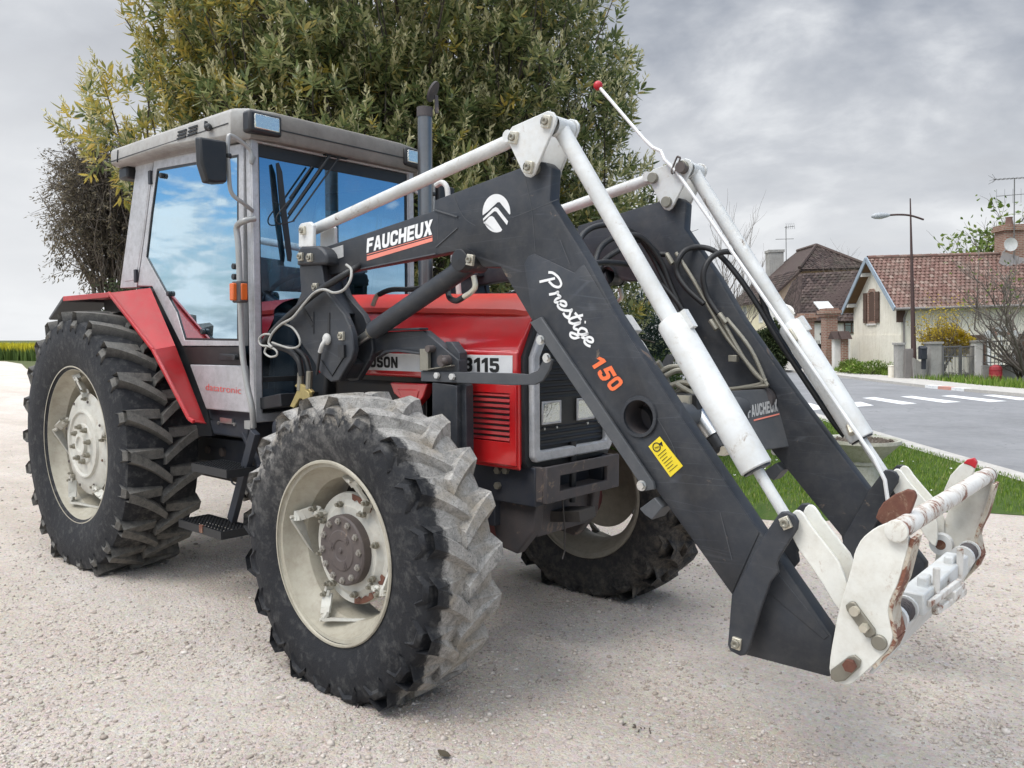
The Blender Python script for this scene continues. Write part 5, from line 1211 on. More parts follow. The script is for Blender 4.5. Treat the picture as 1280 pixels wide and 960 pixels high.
lo = U(1120,800,'y',-.55); zc_ = .56; xc_ = 4.70
cp = MB(); cp.prism([(xc_+.085,-.56,.60),(xc_+.097,-.56,.60),(xc_+.040,-.56,.475),(xc_+.028,-.56,.475)], (0,1.12,0)); cp.build('hitch_cross_plate', M['white'], TR, bevel=.003)
rd = MB(); ax_, az_ = xc_+.075, .635
rd.lathe([(-.50,.014),(.50,.014)], (ax_,0,az_), 'y', 14, 1)
for y0, y1 in ((-.50,-.38),(.38,.50)):
    rd.tube([Vector((ax_+.030*math.cos(t), y0+(y1-y0)*t/(2*math.pi*7), az_+.030*math.sin(t))) for t in np.linspace(0, 2*math.pi*7, 90)], .0065, 6, mi=2)
    rd.disc((ax_,y0,az_), .043, 'y', 20, 0, .02); rd.disc((ax_,y1,az_), .04, 'y', 20, 0, .012)
lk_ = rd.build('lock_rod', [M['white'], M['pipe_steel'], M['bumper']], TR, smooth=40)
rd = MB(); rd.box((ax_+.01,-.05,az_+.01), (.075,.60,.07)); rd.box((ax_+.02,-.24,az_+.05), (.03,.06,.05)); rd.box((ax_+.02,.10,az_+.05), (.03,.06,.04)); rd.build('lock_housing', M['white'], lk_, bevel=.006)
rd = MB(); rd.bar((ax_+.055,-.32,az_+.01), (ax_+.075,-.02,az_+.015), .015, .02); rd.bar((ax_+.06,-.25,az_-.03), (ax_+.085,.02,az_-.025), .012, .02); rd.tube([(ax_+.05,-.22,az_-.05), (ax_+.05,-.22,az_+.10)], .011, 10); rd.tube([(ax_+.05,.10,az_-.04), (ax_+.05,.10,az_+.10)], .011, 10); rd.box((ax_+.06,-.05,az_-.01), (.05,.14,.03)); rd.build('lock_lever', M['white_bare'], lk_, bevel=.003)
rd = MB(); c_ = U(1177,680,'y',.535); rd.lathe([(-.02,.020),(-.02,.042),(.0,.045),(.01,.045),(.01,.020)], c_, 'y', 24); rd.build('hitch_boss', M['white'], TR); rd = MB(); rd.disc(c_+Vector((0,-.012,0)), .022, 'y', 20, 0, .01); rd.build('boss_hole', M['rust'], bpy.data.objects['hitch_boss'])

# cross beam with the second name plate, pipes, valve
cb = MB(); xa = c0x = U(800,521,'y',ARM_O).x; za = U(800,521,'y',ARM_O).z
cb.lathe([(ARM_I,.055),(-ARM_I,.055)], (xa-.05,0,za-.03), 'y', 32)
beam = cb.build('cross_tube', M['slate_light'], TR, smooth=40)
cb = MB(); fq = [U(884,490,'y',.16), U(958,486,'y',.455), U(1003,556,'y',.455), U(905,570,'y',.16)]
nrm = (fq[1]-fq[0]).cross(fq[3]-fq[0]).normalized(); nrm = nrm if nrm.dot(CAM-fq[0]) > 0 else -nrm
d2_ = ray(1003, 556); fq[2] = CAM+d2_*((fq[0]-CAM).dot(nrm)/d2_.dot(nrm)); cb.prism(fq, -nrm*.014); cv = cb.build('cross_tube_cover', M['slate_light'], beam, bevel=.004)
lm = MB()
def on_cover(px, py, k=.003):
    d_ = ray(px, py); n_ = nrm; t = (fq[0]+n_*k-CAM).dot(n_)/d_.dot(n_); return CAM+d_*t
a, b, c = on_cover(935.5,522.5), on_cover(972.5,513.8), on_cover(934,507.5); block_text(lm, 'FAUCHEUX', a, b-a, c-a, gap=.12, slant=.1); lm.build('lettering', M['print_grey'], cv, smooth=0)
lm = MB(); lm.add([on_cover(942,524.5), on_cover(974,516.5), on_cover(974.4,518.2), on_cover(942.6,526.4)], [(0,1,2,3)]); lm.build('decal_stripe', M['print_salmon'], cv, smooth=0)
# rigid pipes and hoses on the inside of the far arm
YF2 = .440
pp = MB()
for pts in ([(845,316),(868,352),(905,416),(925,442),(948,470),(958,476)], [(900,395),(925,440),(942,465),(953,478),(930,484),(885,490)], [(908,398),(938,436),(957,478),(955,482),(905,487),(880,489)]):
    pp.tube(curve([U(*q,'y',YF2) for q in pts], 5), .0095, 10)
pp.build('hydraulic_pipe', M['pipe_steel'], TR)
pp = MB()
for q, r in (((833,317),(841,330)), ((888,400),(896,412)), ((899,392),(908,404))): pp.tube([U(*q,'y',YF2-.01), U(*r,'y',YF2-.01)], .0135, 8)
pp.box(U(917,448,'y',YF2), (.04,.03,.03)); pp.build('pipe_union', M['pipe_steel'], TR, bevel=.002)
hs = MB()
def hose(pts, r=.0135): hs.tube(curve([U(px, py, 'y', y) for px, py, y in pts], 7), r, 10)
hose([(722,312,-.10),(728,294,.0),(745,283,.1),(770,282,.2),(795,293,.3),(815,320,.4),(835,360,.43),(850,395,.43),(868,440,.43),(880,480,.40)])
hose([(744,360,-.05),(744,330,.0),(752,308,.1),(772,296,.2),(800,296,.3),(825,325,.40),(840,360,.43),(862,410,.43),(874,460,.40)])
hose([(745,360,-.05),(752,330,.1),(775,312,.2),(800,300,.32),(822,316,.42),(833,318,.43)])
hose([(738,330,-.1),(760,328,.05),(795,333,.25),(820,350,.4),(850,382,.43),(872,430,.43)])
hose([(880,380,.43),(858,360,.42),(846,340,.42),(848,325,.42),(858,312,.45),(876,309,.5),(896,316,.52),(920,342,.53),(945,378,.54),(970,420,.54),(1003,470,.55),(1040,525,.56),(1056,545,.565)])
hose([(898,392,.43),(884,370,.43),(879,345,.42),(886,326,.44),(900,316,.48),(918,316,.52),(935,330,.53),(948,355,.54),(960,395,.55),(985,440,.56),(1000,462,.57)])
hs.build('hydraulic_hose', M['hose'], TR, smooth=60)
# grey pipe bundle and solenoid valve between the arms
vb = MB()
for pts in ([(824,466),(838,459),(858,460),(866,470),(850,486),(842,496)], [(832,470),(848,463),(868,468),(860,484),(840,498),(852,510)], [(838,482),(855,478),(872,486),(865,500),(848,508)], [(822,452),(828,462),(838,485),(850,502),(862,508)], [(788,420),(800,440),(818,462),(832,486),(848,504),(868,514)], [(812,448),(836,480),(846,505),(860,512)], [(845,480),(862,490),(880,500)], [(830,500),(848,508),(872,512)]):
    vb.tube(curve([U(px, py, 'y', -.12+.02*i) for i, (px, py) in enumerate(pts)], 5), .0115, 10)
val = vb.build('valve_pipe', M['pipe_steel'], TR)
vb = MB(); a, b = U(872,518,'y',-.08), U(890,545,'y',-.08); d_ = (b-a).normalized(); vb.tube([a-d_*.01, b], .036, 24); val2 = vb.build('solenoid', M['steel'], val, smooth=40)
vb = MB(); vb.tube([b, b+d_*.06], .030, 16); vb.box(a-d_*.05, (.11,.10,.09)); vb.ball(U(897,560,'y',-.08), .03); vb.build('valve_block', M['black'], val, bevel=.004)
vb = MB(); vb.prism(UY([(878,530),(890,552),(912,562),(905,570),(888,568)], -.10), (0,.05,0)); vb.box(a-d_*.055+Vector((0,-.06,0)), (.07,.03,.07)); vb.tube(curve([U(905,560,'y',-.08), U(914,545,'y',-.07), U(908,530,'y',-.06)], 5), .006, 8); vb.build('valve_bracket', M['zinc'], val)
vb = MB(); vb.box(U(786,408,'y',-.47), (.075,.06,.045), 0, Matrix.Rotation(.9, 3, 'Y')); vb.tube(curve([U(790,418,'y',-.46), U(803,430,'y',-.46), U(818,458,'y',-.46), U(838,490,'y',-.4)], 5), .008, 8); vb.build('cable_box', M['cable'], TR, bevel=.004)
# level indicator wire with its red ball
wi = MB(); P = [U(747.5,107,'y',.42), U(783,150,'y',.42), U(805,175,'y',.42), U(812,183,'y',.42), U(826,189,'y',.42), U(832,200,'y',.42), U(846,214,'y',.42), U(950,366,'y',.44), U(1055,552,'y',.45), U(1057,560,'y',.45), U(1107,604,'y',.45), U(1110,628,'y',.45)]
P = [U(747.5,107,'y',.42), U(805,174,'y',.42), U(815,184,'y',.42), U(826,189,'y',.42), U(830,199,'y',.42), U(846,215,'y',.42), U(948,362,'y',.43), U(1092,572,'y',.43), U(1106,600,'y',.43), U(1110,628,'y',.43)]
wi.tube(P, .0085, 8); ind2 = wi.build('level_indicator', M['print_white'], TR, smooth=40)
wi = MB(); wi.ball(P[0], .024); wi.build('indicator_knob', M['red_cap'], ind2)
wi = MB(); wi.tube(curve([U(841,217,'y',.415), U(839.5,214,'y',.415), U(846,197,'y',.415), U(848.5,196.5,'y',.415), U(850,199,'y',.415), U(843,217,'y',.415)], 5), .0045, 8); wi.disc(U(853,210,'y',.43), .026, 'y', 16, 0, .05); wi.build('indicator_clip', M['brown_iron'], ind2)
# hoses and cable at the near post
hs = MB(); YH = -.645
hose([(458,328,-.50),(440,338,-.60),(420,350,-.64),(395,366,YH),(372,385,YH),(350,405,YH),(338,418,YH),(331,427,YH),(334,433,-.62),(348,434,-.58),(364,440,-.56),(374,452,-.56),(377,470,-.56)], .0165)
hose([(350,434,-.56),(368,436,-.54),(382,448,-.54),(388,468,-.54)], .0135); hs.build('coupling_hose', M['hose'], TR, smooth=60)
hs = MB(); hose([(433,331,-.61),(439,337,-.625),(438,350,-.65),(430,362,-.665),(418,366,-.665),(405,362,-.665),(393,366,-.67),(380,380,-.67),(366,397,-.672),(352,405,-.672),(341,416,-.67),(336,428,-.67),(340,434,-.67)], .0065)
hose([(354,404,-.66),(366,410,-.66),(374,422,-.66),(374,432,-.66),(362,435,-.66),(340,428,-.66)], .0055); hose([(338,418,-.665),(330,418,-.665),(324,423,-.665),(326,431,-.665),(336,433,-.665),(345,438,-.665),(346,444,-.665),(338,446,-.665),(331,441,-.665),(333,434,-.665)], .0055)
hs.build('signal_cable', M['cable_grey'], TR, smooth=60)
cp = MB()
for q, r in (((376,466),(375,488)), ((387,464),(386,486))): cp.tube([U(*q,'y',-.555), U(*r,'y',-.555)], .017, 10)
cpo = cp.build('hose_coupling', M['pipe_steel'], TR, bevel=.002)
cp = MB(); cp.prism(UY([(362,508),(372,486),(368,482),(372,478),(384,484),(390,490),(384,500),(374,498),(367,510)], -.565), (0,.02,0)); cp.disc(U(384,496,'y',-.57), .034, 'y', 22, 0, .02); cp.build('coupling_bracket', M['brass'], cpo, bevel=.003)
# ------------------------------------------------------------------ trees and shrubs
def leafmat(name, stops, rough=.45, spec=.4, alt=None):
    m, nt, out = newmat(name); g = nt.nodes.new('ShaderNodeNewGeometry'); co = coords(nt)
    c = ramp(nt, g.outputs['Random Per Island'], stops)
    if alt: c = mix(nt, maprange(nt, noise(nt, co, alt[0], 3), alt[1], alt[2], 0, alt[4] if len(alt) > 4 else .8), c, alt[3])
    p = principled(nt, out, c, rough, 0, None, spec)
    tl = N(nt, 'BsdfTranslucent'); link(nt, c, tl.inputs[0]); s = nt.nodes.new('ShaderNodeMixShader'); s.inputs[0].default_value = .42
    link(nt, p.outputs[0], s.inputs[1]); link(nt, tl.outputs[0], s.inputs[2]); link(nt, s.outputs[0], out.inputs['Surface']); return m
def barkmat(name, a, b):
    m, nt, out = newmat(name); co = coords(nt); n = noise(nt, co, 14, 6, .7); principled(nt, out, mix(nt, maprange(nt, n, .35, .65), a, b), .9, 0, bump(nt, n, .5, .02), .2); return m
M['bark'] = barkmat('grey_bark', (.05,.042,.035), (.13,.115,.095)); M['twig'] = barkmat('twig_bark', (.055,.042,.034), (.11,.09,.07))
M['twig_pale'] = barkmat('pale_twig_bark', (.12,.10,.085), (.20,.175,.15))
M['laurel'] = leafmat('laurel_leaf', [(0, (.065,.095,.038)), (.30, (.135,.175,.066)), (.62, (.25,.28,.11)), (.88, (.40,.40,.19)), (1, (.50,.40,.13))], .38, .5)
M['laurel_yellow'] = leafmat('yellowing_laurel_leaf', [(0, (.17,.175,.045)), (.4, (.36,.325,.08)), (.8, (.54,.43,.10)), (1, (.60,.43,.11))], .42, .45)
M['candle'] = leafmat('laurel_bud', [(0, (.42,.41,.22)), (.6, (.62,.58,.34)), (1, (.74,.70,.46))], .6, .3)

def frames(Dr):
    """two unit vectors across each direction"""
    a = np.where(np.abs(Dr[:, 2:3]) < .9, np.array([[0, 0, 1.]]), np.array([[1., 0, 0]]))
    u = np.cross(Dr, a); u /= np.linalg.norm(u, axis=1, keepdims=True); return u, np.cross(Dr, u)
def leaves(P, Dr, length, width, fold=.18, droop=.25):
    """pointed leaves: base P, direction Dr; six vertices and four faces each, folded along the midrib and drooping"""
    k = len(P); Dr = Dr/np.linalg.norm(Dr, axis=1, keepdims=True); u, n = frames(Dr)
    rl = rng.uniform(-.9, .9, k)[:, None]; u, n = u*np.cos(rl)+n*np.sin(rl), n*np.cos(rl)-u*np.sin(rl)
    L = length[:, None]; W = width[:, None]/2
    dn = np.array([[0, 0, -1.]])*L*droop
    v = np.stack([P, P+Dr*L*.38+u*W+n*W*fold*2+dn*.2, P+Dr*L*.72+u*W*.72+n*W*fold*1.6+dn*.55, P+Dr*L+dn, P+Dr*L*.72-u*W*.72+n*W*fold*1.6+dn*.55, P+Dr*L*.38-u*W+n*W*fold*2+dn*.2, P+Dr*L*.45+dn*.25], 1)
    b = 7*np.arange(k)[:, None]
    f = np.concatenate([b+np.array([[0,1,6]]), b+np.array([[1,2,6]]), b+np.array([[2,3,6]]), b+np.array([[3,4,6]]), b+np.array([[4,5,6]]), b+np.array([[5,0,6]])])
    return v.reshape(-1, 3), f
def limb(mb, a, b, r0, r1, wob=.06, seg=7, n=6):
    a, b = Vector(a), Vector(b); L = (b-a).length; pts = []
    for i in range(n+1):
        t = i/n; p = a.lerp(b, t)+Vector((random.gauss(0, wob), random.gauss(0, wob), random.gauss(0, wob*.5)))*L*.5*(math.sin(math.pi*t)); pts.append(p)
    mb.tube(pts, [r0+(r1-r0)*i/n for i in range(n+1)], seg, cap=False); return pts

def laurel(root, base, blobs, nros, parent_name='crown'):
    """evergreen laurel: rosettes of long leaves on twig ends, spread through and over overlapping crown masses"""
    tot = sum(b[3]*b[4]*b[5] for b in blobs); Pc, Dc, yel = [], [], []
    for (cx, cy, cz, rx, ry, rz) in blobs:
        k = int(nros*(rx*ry*rz)/tot)
        d = rng.normal(size=(k, 3)); d /= np.linalg.norm(d, axis=1, keepdims=True)
        rad = 1-np.abs(rng.normal(0, .20, k)).clip(0, .8)
        lump = 1+.10*np.sin(d[:, 0]*7+cx*3)*np.sin(d[:, 1]*6+cy)+.08*np.sin(d[:, 2]*9+d[:, 0]*5+cz)+.05*np.sin(d[:, 0]*17+d[:, 2]*13)
        P = np.array([cx, cy, cz])+d*(rad*lump)[:, None]*np.array([rx, ry, rz]); Pc.append(P)
        up = np.array([0, 0, .95]); Dc.append(d+up+rng.normal(0, .28, (k, 3)))
    Pc, Dc = np.concatenate(Pc), np.concatenate(Dc); Dc /= np.linalg.norm(Dc, axis=1, keepdims=True)
    nl = 11; k = len(Pc); rep = lambda A: np.repeat(A, nl, 0)
    u, n = frames(Dc); an = np.tile(np.arange(nl)*2.4, k)+np.repeat(rng.uniform(0, 6.28, k), nl); h = np.tile(np.linspace(0, 1, nl), k)
    out = rep(u)*np.cos(an)[:, None]+rep(n)*np.sin(an)[:, None]
    Dl = rep(Dc)*(.15+.85*h)[:, None]+out*(1.05-.55*h)[:, None]+rng.normal(0, .12, (k*nl, 3))
    Pl = rep(Pc)+rep(Dc)*(h*.09-.05)[:, None]
    sz = np.repeat(rng.uniform(.62, 1.3, k), nl)
    v, f = leaves(Pl, Dl, rng.uniform(.080, .135, k*nl)*sz, rng.uniform(.022, .034, k*nl)*sz, .16, .10)
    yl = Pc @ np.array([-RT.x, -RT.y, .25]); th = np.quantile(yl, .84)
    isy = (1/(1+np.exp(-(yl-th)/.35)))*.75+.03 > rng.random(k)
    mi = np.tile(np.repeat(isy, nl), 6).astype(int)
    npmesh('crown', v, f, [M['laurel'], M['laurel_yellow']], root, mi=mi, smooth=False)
    # upright flower buds on many twig ends
    c = rng.random(k) < .5; Pb, Db = Pc[c], Dc[c]+np.array([0, 0, .9]); nb = 12; kb = len(Pb)
    Db /= np.linalg.norm(Db, axis=1, keepdims=True); reb = lambda A: np.repeat(A, nb, 0)
    hb = np.tile(np.linspace(.03, .17, nb), kb)
    v, f = leaves(reb(Pb)+reb(Db)*hb[:, None], reb(Db)+rng.normal(0, .55, (kb*nb, 3)), rng.uniform(.040, .072, kb*nb), rng.uniform(.015, .023, kb*nb), .3, .0)
    npmesh('flower_buds', v, f, M['candle'], root)
    mb = MB(); bs = Vector(base)
    for q in range(5):
        top = bs+Vector((random.uniform(-.9, .9), random.uniform(-.9, .9), random.uniform(3.0, 4.6))); pts = limb(mb, bs+Vector((random.uniform(-.18,.18), random.uniform(-.18,.18), 0)), top, .11, .04, .10)
        for w_ in range(14):
            s_ = random.choice(pts[2:]); t_ = Pc[rng.integers(0, len(Pc))]; limb(mb, s_, Vector(t_), .03, .006, .08, 5, 4)
    # twigs carrying the outer rosettes
    for i in rng.integers(0, k, 1400):
        e = Vector(Pc[i]); mb.tube([e-Vector(Dc[i])*.55+Vector((0,0,-.15)), e-Vector(Dc[i])*.2, e], [.010,.007,.004], 4, cap=False)
    mb.build('trunk', M['bark'], root, recalc=False, smooth=60)

def at(px, py, depth): return V(px, py, depth)
def blob(px, py, depth, rpx, rpy, rd=None):
    c = V(px, py, depth); s = depth/FPX; r = (rpx+rpx)/2*s; return (c.x, c.y, c.z, r, r if rd is None else rd, rpy*s)
LB = [blob(470,-40,9.0,270,260), blob(335,85,8.6,150,165), blob(200,165,8.4,108,85), blob(620,120,8.8,165,210), blob(700,250,8.9,115,180), blob(440,240,9.2,240,210), blob(735,90,8.9,68,75), blob(590,330,9.0,170,160), blob(285,-10,8.7,75,70), blob(780,270,8.6,48,60), blob(755,340,9,70,110)]
base = V(520, 560, 9.0); base.z = 0
lt = thing('laurel_tree', base, 'large evergreen laurel with pale flower buds towering behind the tractor cab', 'tree')
for_b = [(b[0]-base.x, b[1]-base.y, b[2]-base.z, b[3], b[4], b[5]) for b in LB]
laurel(lt, (0,0,0), for_b, 14000)

def twiggy(name, base, label, cat, h, r, nmain, mat, leafm=None, nleaf=0, leafsz=(.03,.015), levels=3, spread=.5, group=None, up=.5, lean=(0,0), rad0=.05, dens=1.0, leaf_from=.25):
    """branching crown grown by repeated forking; optional leaves on the outer twigs"""
    t = thing(name, base, label, cat, group); mb = MB(); tips = []
    def grow(p, d, L, rr, lev):
        n = 5; pts = [p]; q = Vector(p); dd = Vector(d)
        for i in range(n):
            dd = (dd+Vector((random.gauss(0,.16), random.gauss(0,.16), random.gauss(0,.12)+up*.10))).normalized(); q = q+dd*(L/n); pts.append(q.copy())
        mb.tube(pts, [rr*(1-.55*i/n) for i in range(n+1)], 6 if lev > 1 else 4, cap=False)
        if lev <= 1:
            for i in range(1, n+1): tips.append((pts[i], dd.copy()))
        if lev == 0: return
        for k in range(int((4 if lev > 1 else 5)*dens)):
            i = random.randint(1, n); s = Vector((random.gauss(0,1), random.gauss(0,1), random.gauss(0,.7))).normalized()
            grow(pts[i], (dd*(1-spread)+s*spread+Vector((0,0,up*.3))).normalized(), L*random.uniform(.45,.75), rr*.5, lev-1)
    for k in range(nmain):
        a = 2*math.pi*k/nmain+random.uniform(-.4,.4); grow(Vector((random.uniform(-.05,.05),random.uniform(-.05,.05),0)), Vector((math.cos(a)*r/h+lean[0], math.sin(a)*r/h+lean[1], 1)).normalized(), h*random.uniform(.5,.7), rad0, levels)
    mb.build('trunk', mat, t, recalc=False, smooth=60)
    if leafm is not None:
        T = np.array([p[:] for p, _ in tips]); Dd = np.array([q[:] for _, q in tips]); idx = rng.integers(0, len(T), nleaf)
        idx = idx[T[idx, 2] > leaf_from*T[:, 2].max()]
        k = len(idx); v, f = leaves(T[idx]+rng.normal(0, leafsz[0]*.6, (k,3)), Dd[idx]+rng.normal(0,.7,(k,3)), leafsz[0]*rng.uniform(.7,1.3,k), leafsz[1]*rng.uniform(.7,1.3,k))
        npmesh('crown', v, f, leafm, t)
    return t
def foliage_shrub(name, base, label, cat, ell, nleaf, lsz, leafm, group=None, upb=.3, trunk=True, spike=0.0):
    """bushy evergreen: leaf sprays through an uneven ellipsoid, denser at the outside"""
    t = thing(name, base, label, cat, group); cx, cy, cz, rx, ry, rz = ell
    d = rng.normal(size=(nleaf, 3)); d /= np.linalg.norm(d, axis=1, keepdims=True)
    lump = 1+.16*np.sin(d[:,0]*5+base[0])*np.sin(d[:,1]*6+base[1])+.12*np.sin(d[:,2]*8+d[:,0]*4+base[1])+.07*np.sin(d[:,0]*15+d[:,2]*19)
    rad = (1-np.abs(rng.normal(0,.24,nleaf)).clip(0,.85))*lump
    P = np.array([cx,cy,cz])+d*rad[:,None]*np.array([rx,ry,rz]); ok = P[:,2] > .02; P, d = P[ok], d[ok]; k = len(P)
    v, f = leaves(P, d+np.array([0,0,upb])+rng.normal(0,.6,(k,3)), lsz[0]*rng.uniform(.6,1.4,k), lsz[1]*rng.uniform(.7,1.3,k))
    npmesh('crown', v, f, leafm, t)
    mb = MB()
    for q in range(7): limb(mb, (random.uniform(-.1,.1)*rx, random.uniform(-.1,.1)*ry, 0), (cx+random.uniform(-.6,.6)*rx, cy+random.uniform(-.6,.6)*ry, cz+random.uniform(-.1,.7)*rz), .05*rz, .012*rz, .1)
    mb.build('trunk', M['bark'], t, recalc=False, smooth=60); return t
M['cypress'] = leafmat('dark_conifer_spray', [(0, (.012,.022,.012)), (.5, (.030,.048,.024)), (1, (.06,.075,.035))], .7, .2)
M['thuja'] = leafmat('green_conifer_spray', [(0, (.018,.035,.010)), (.5, (.045,.075,.018)), (1, (.09,.12,.03))], .7, .2)
M['juniper'] = leafmat('bluish_conifer_spray', [(0, (.018,.035,.028)), (.6, (.05,.075,.06)), (1, (.09,.12,.10))], .7, .2)
M['darkleaf'] = leafmat('brownish_evergreen_leaf', [(0, (.07,.065,.045)), (.5, (.14,.12,.085)), (1, (.24,.20,.13))], .6, .3)
M['bushleaf'] = leafmat('dark_bush_leaf', [(0, (.020,.032,.014)), (.6, (.05,.07,.028)), (1, (.10,.12,.05))], .6, .3)
M['forsythia'] = leafmat('forsythia_flower', [(0, (.30,.24,.03)), (.5, (.56,.40,.03)), (1, (.72,.56,.08))], .7, .2)
M['spring'] = leafmat('young_spring_leaf', [(0, (.09,.14,.025)), (.6, (.17,.24,.05)), (1, (.27,.31,.09))], .6, .3)
def ground_at(px, depth):
    p = V(px, 480, depth); p.z = 0; return p
# dark half-bare evergreen beyond the left rear wheel: many slender twigs radiating from a dense heart
g0 = ground_at(140, 13.0); random.seed(11)
yw = thing('dark_evergreen', g0, 'dark half-bare evergreen shrub with brown twigs left of the cab', 'tree'); mb = MB(); TP, TD = [], []
cY = V(138, 262, 13.0)-g0; sY = 13.0/FPX
for q in range(620):
    d_ = Vector((random.gauss(0,1), random.gauss(0,1), random.gauss(.25,.9))).normalized(); st_ = cY+Vector((d_.x*.25, d_.y*.25, random.uniform(-1.5,.9)))
    R_ = Vector((78*sY, 78*sY, 105*sY)); en = cY+Vector((d_.x*R_.x, d_.y*R_.y, d_.z*R_.z))*random.uniform(.55,1.08); m2 = st_.lerp(en, .5)+Vector((random.gauss(0,.08), random.gauss(0,.08), random.gauss(.05,.07)))
    c_ = curve([st_, m2, en], 4); mb.tube(c_, [.013-.0105*i/8 for i in range(9)], 4, cap=False)
    for k in range(3):
        a_ = c_[random.randint(3,7)]; e2 = a_+(d_+Vector((random.gauss(0,.6), random.gauss(0,.6), random.gauss(0,.5)))).normalized()*random.uniform(.12,.34); mb.tube([a_, (a_+e2)/2+Vector((0,0,.015)), e2], [.005,.004,.002], 3, cap=False)
        if q % 5: 
            for t_ in (.3,.6,1.0): TP.append(a_.lerp(e2, t_)[:]); TD.append((e2-a_).normalized()[:])
for q in range(5): limb(mb, (random.uniform(-.15,.15), random.uniform(-.15,.15), 0), cY+Vector((random.uniform(-.2,.2), random.uniform(-.2,.2), random.uniform(-.4,.8))), .05, .02, .08)
mb.build('trunk', M['twig_pale'], yw, recalc=False, smooth=60)
TP, TD = np.array(TP), np.array(TD); rp = 5; k = len(TP)*rp
v, f = leaves(np.repeat(TP, rp, 0)+rng.normal(0, .035, (k,3)), np.repeat(TD, rp, 0)+rng.normal(0, .7, (k,3)), rng.uniform(.035,.075,k), rng.uniform(.014,.026,k)); npmesh('crown', v, f, M['darkleaf'], yw)
g0 = ground_at(205, 11.6); foliage_shrub('evergreen_shrub', g0, 'low green shrub below the dark half-bare evergreen beside the red fender', 'shrub', (0,0,1.0,1.35,.9,1.35), 12000, (.075,.028), M['bushleaf'])
# evergreens seen between the loader arms
g0 = ground_at(800, 11.5); foliage_shrub('conifer', g0, 'dark green conifer seen through the gap between the loader arms', 'tree', (0,0,1.0,.55,.55,1.15), 14000, (.085,.016), M['juniper'], upb=.6)
g0 = ground_at(762, 12.3); foliage_shrub('conifer', g0, 'broad dark conifer behind the bonnet, left of the bluish conifer', 'tree', (0,0,.95,1.0,.9,1.15), 15000, (.09,.018), M['cypress'], upb=.3)
g0 = ground_at(815, 9.8); foliage_shrub('spreading_juniper', g0, 'low bright green spreading conifer below the pipes of the loader', 'shrub', (0,0,.55,.75,.65,.62), 15000, (.085,.013), M['thuja'], upb=.1)
g0 = ground_at(690, 13); foliage_shrub('conifer', g0, 'tall green conifer directly behind the laurel and the tractor nose', 'tree', (0,0,1.2,.9,.9,1.5), 12000, (.09,.02), M['thuja'], upb=.3)
# ------------------------------------------------------------------ the village across the road
TILT = math.radians(1.6)                                     # the far side of the road lies on a slight cross slope
VX = (RT*math.cos(TILT)+Vector((0,0,1))*math.sin(TILT)).normalized(); VY = FH.copy(); VZ = VX.cross(VY).normalized()
class Site:
    """a building plot: x along the facade, y away from the road, z up; origin at its base"""
    def __init__(s, name, px, py, depth, label, cat, group=None, yaw=0.0):
        o = V(px, py, depth)
        R = Matrix((VX, VY, VZ)).transposed() @ Matrix.Rotation(yaw, 3, 'Z')
        s.M = R.to_4x4(); s.M.translation = o; s.I = s.M.inverted()
        s.t = thing(name, o, label, cat, group); s.t.matrix_world = s.M
    def p(s, px, py, depth): return s.I @ V(px, py, depth)
    def on(s, px, py, y):
        """point of the plane y = const of the plot seen at that place"""
        o = s.I @ CAM; d = (s.I.to_3x3() @ ray(px, py)); return o+d*((y-o.y)/d.y)
    def onx(s, px, py, x):
        o = s.I @ CAM; d = (s.I.to_3x3() @ ray(px, py)); return o+d*((x-o.x)/d.x)

def plaster(name, a, b, stain, scale=1.0):
    m, nt, out = newmat(name); co = coords(nt); n = noise(nt, co, 1.1*scale, 6, .65); n2 = noise(nt, co, 7*scale, 6, .7)
    mp = N(nt, 'Mapping'); mp.inputs['Scale'].default_value = (3, 3, .35); link(nt, co, mp.inputs[0]); n3 = noise(nt, mp.outputs[0], 2.2*scale, 6, .7)
    c = mix(nt, maprange(nt, n, .35, .65), a, b); c = mix(nt, maprange(nt, n3, .50, .72, 0, .6), c, stain); c = mix(nt, maprange(nt, n2, .52, .75, 0, .4), c, stain)
    principled(nt, out, c, .92, 0, bump(nt, n2, .4, .03), .2); return m
M['plaster'] = plaster('cream_plaster', (.78,.73,.61), (.84,.79,.68), (.58,.51,.40))
M['plaster_yellow'] = plaster('yellow_plaster', (.74,.66,.46), (.78,.70,.52), (.60,.51,.35), .5)
M['plaster_white'] = plaster('white_plaster', (.66,.64,.60), (.72,.70,.66), (.45,.42,.36))
M['concrete_wall'] = plaster('grey_wall_render', (.30,.29,.27), (.40,.385,.36), (.19,.18,.16), 1.6)
def tilemat(name, stops, moss):
    m, nt, out = newmat(name); g = nt.nodes.new('ShaderNodeNewGeometry'); co = coords(nt)
    c = ramp(nt, g.outputs['Random Per Island'], stops); c = mix(nt, maprange(nt, noise(nt, co, .9, 6, .7), .5, .72, 0, .7), c, moss); c = mix(nt, maprange(nt, noise(nt, co, 11, 5, .7), .5, .75, 0, .5), c, tuple(x*.4 for x in stops[0][1]))
    principled(nt, out, c, .85, 0, None, .25); return m
M['tile_red'] = tilemat('weathered_red_tile', [(0, (.15,.085,.07)), (.4, (.20,.115,.095)), (.75, (.235,.145,.12)), (1, (.28,.205,.17))], (.17,.145,.12))
M['tile_dark'] = tilemat('old_brown_tile', [(0, (.035,.025,.023)), (.5, (.065,.045,.040)), (1, (.11,.08,.07))], (.075,.07,.05))
m, nt, out = newmat('old_brick'); co = coords(nt)
bt = N(nt, 'TexBrick', Scale=1.0); bt.inputs['Color1'].default_value = (.24,.10,.07,1); bt.inputs['Color2'].default_value = (.33,.17,.12,1); bt.inputs['Mortar'].default_value = (.34,.30,.25,1)
bt.inputs['Mortar Size'].default_value = .014; bt.inputs['Brick Width'].default_value = .23; bt.inputs['Row Height'].default_value = .075
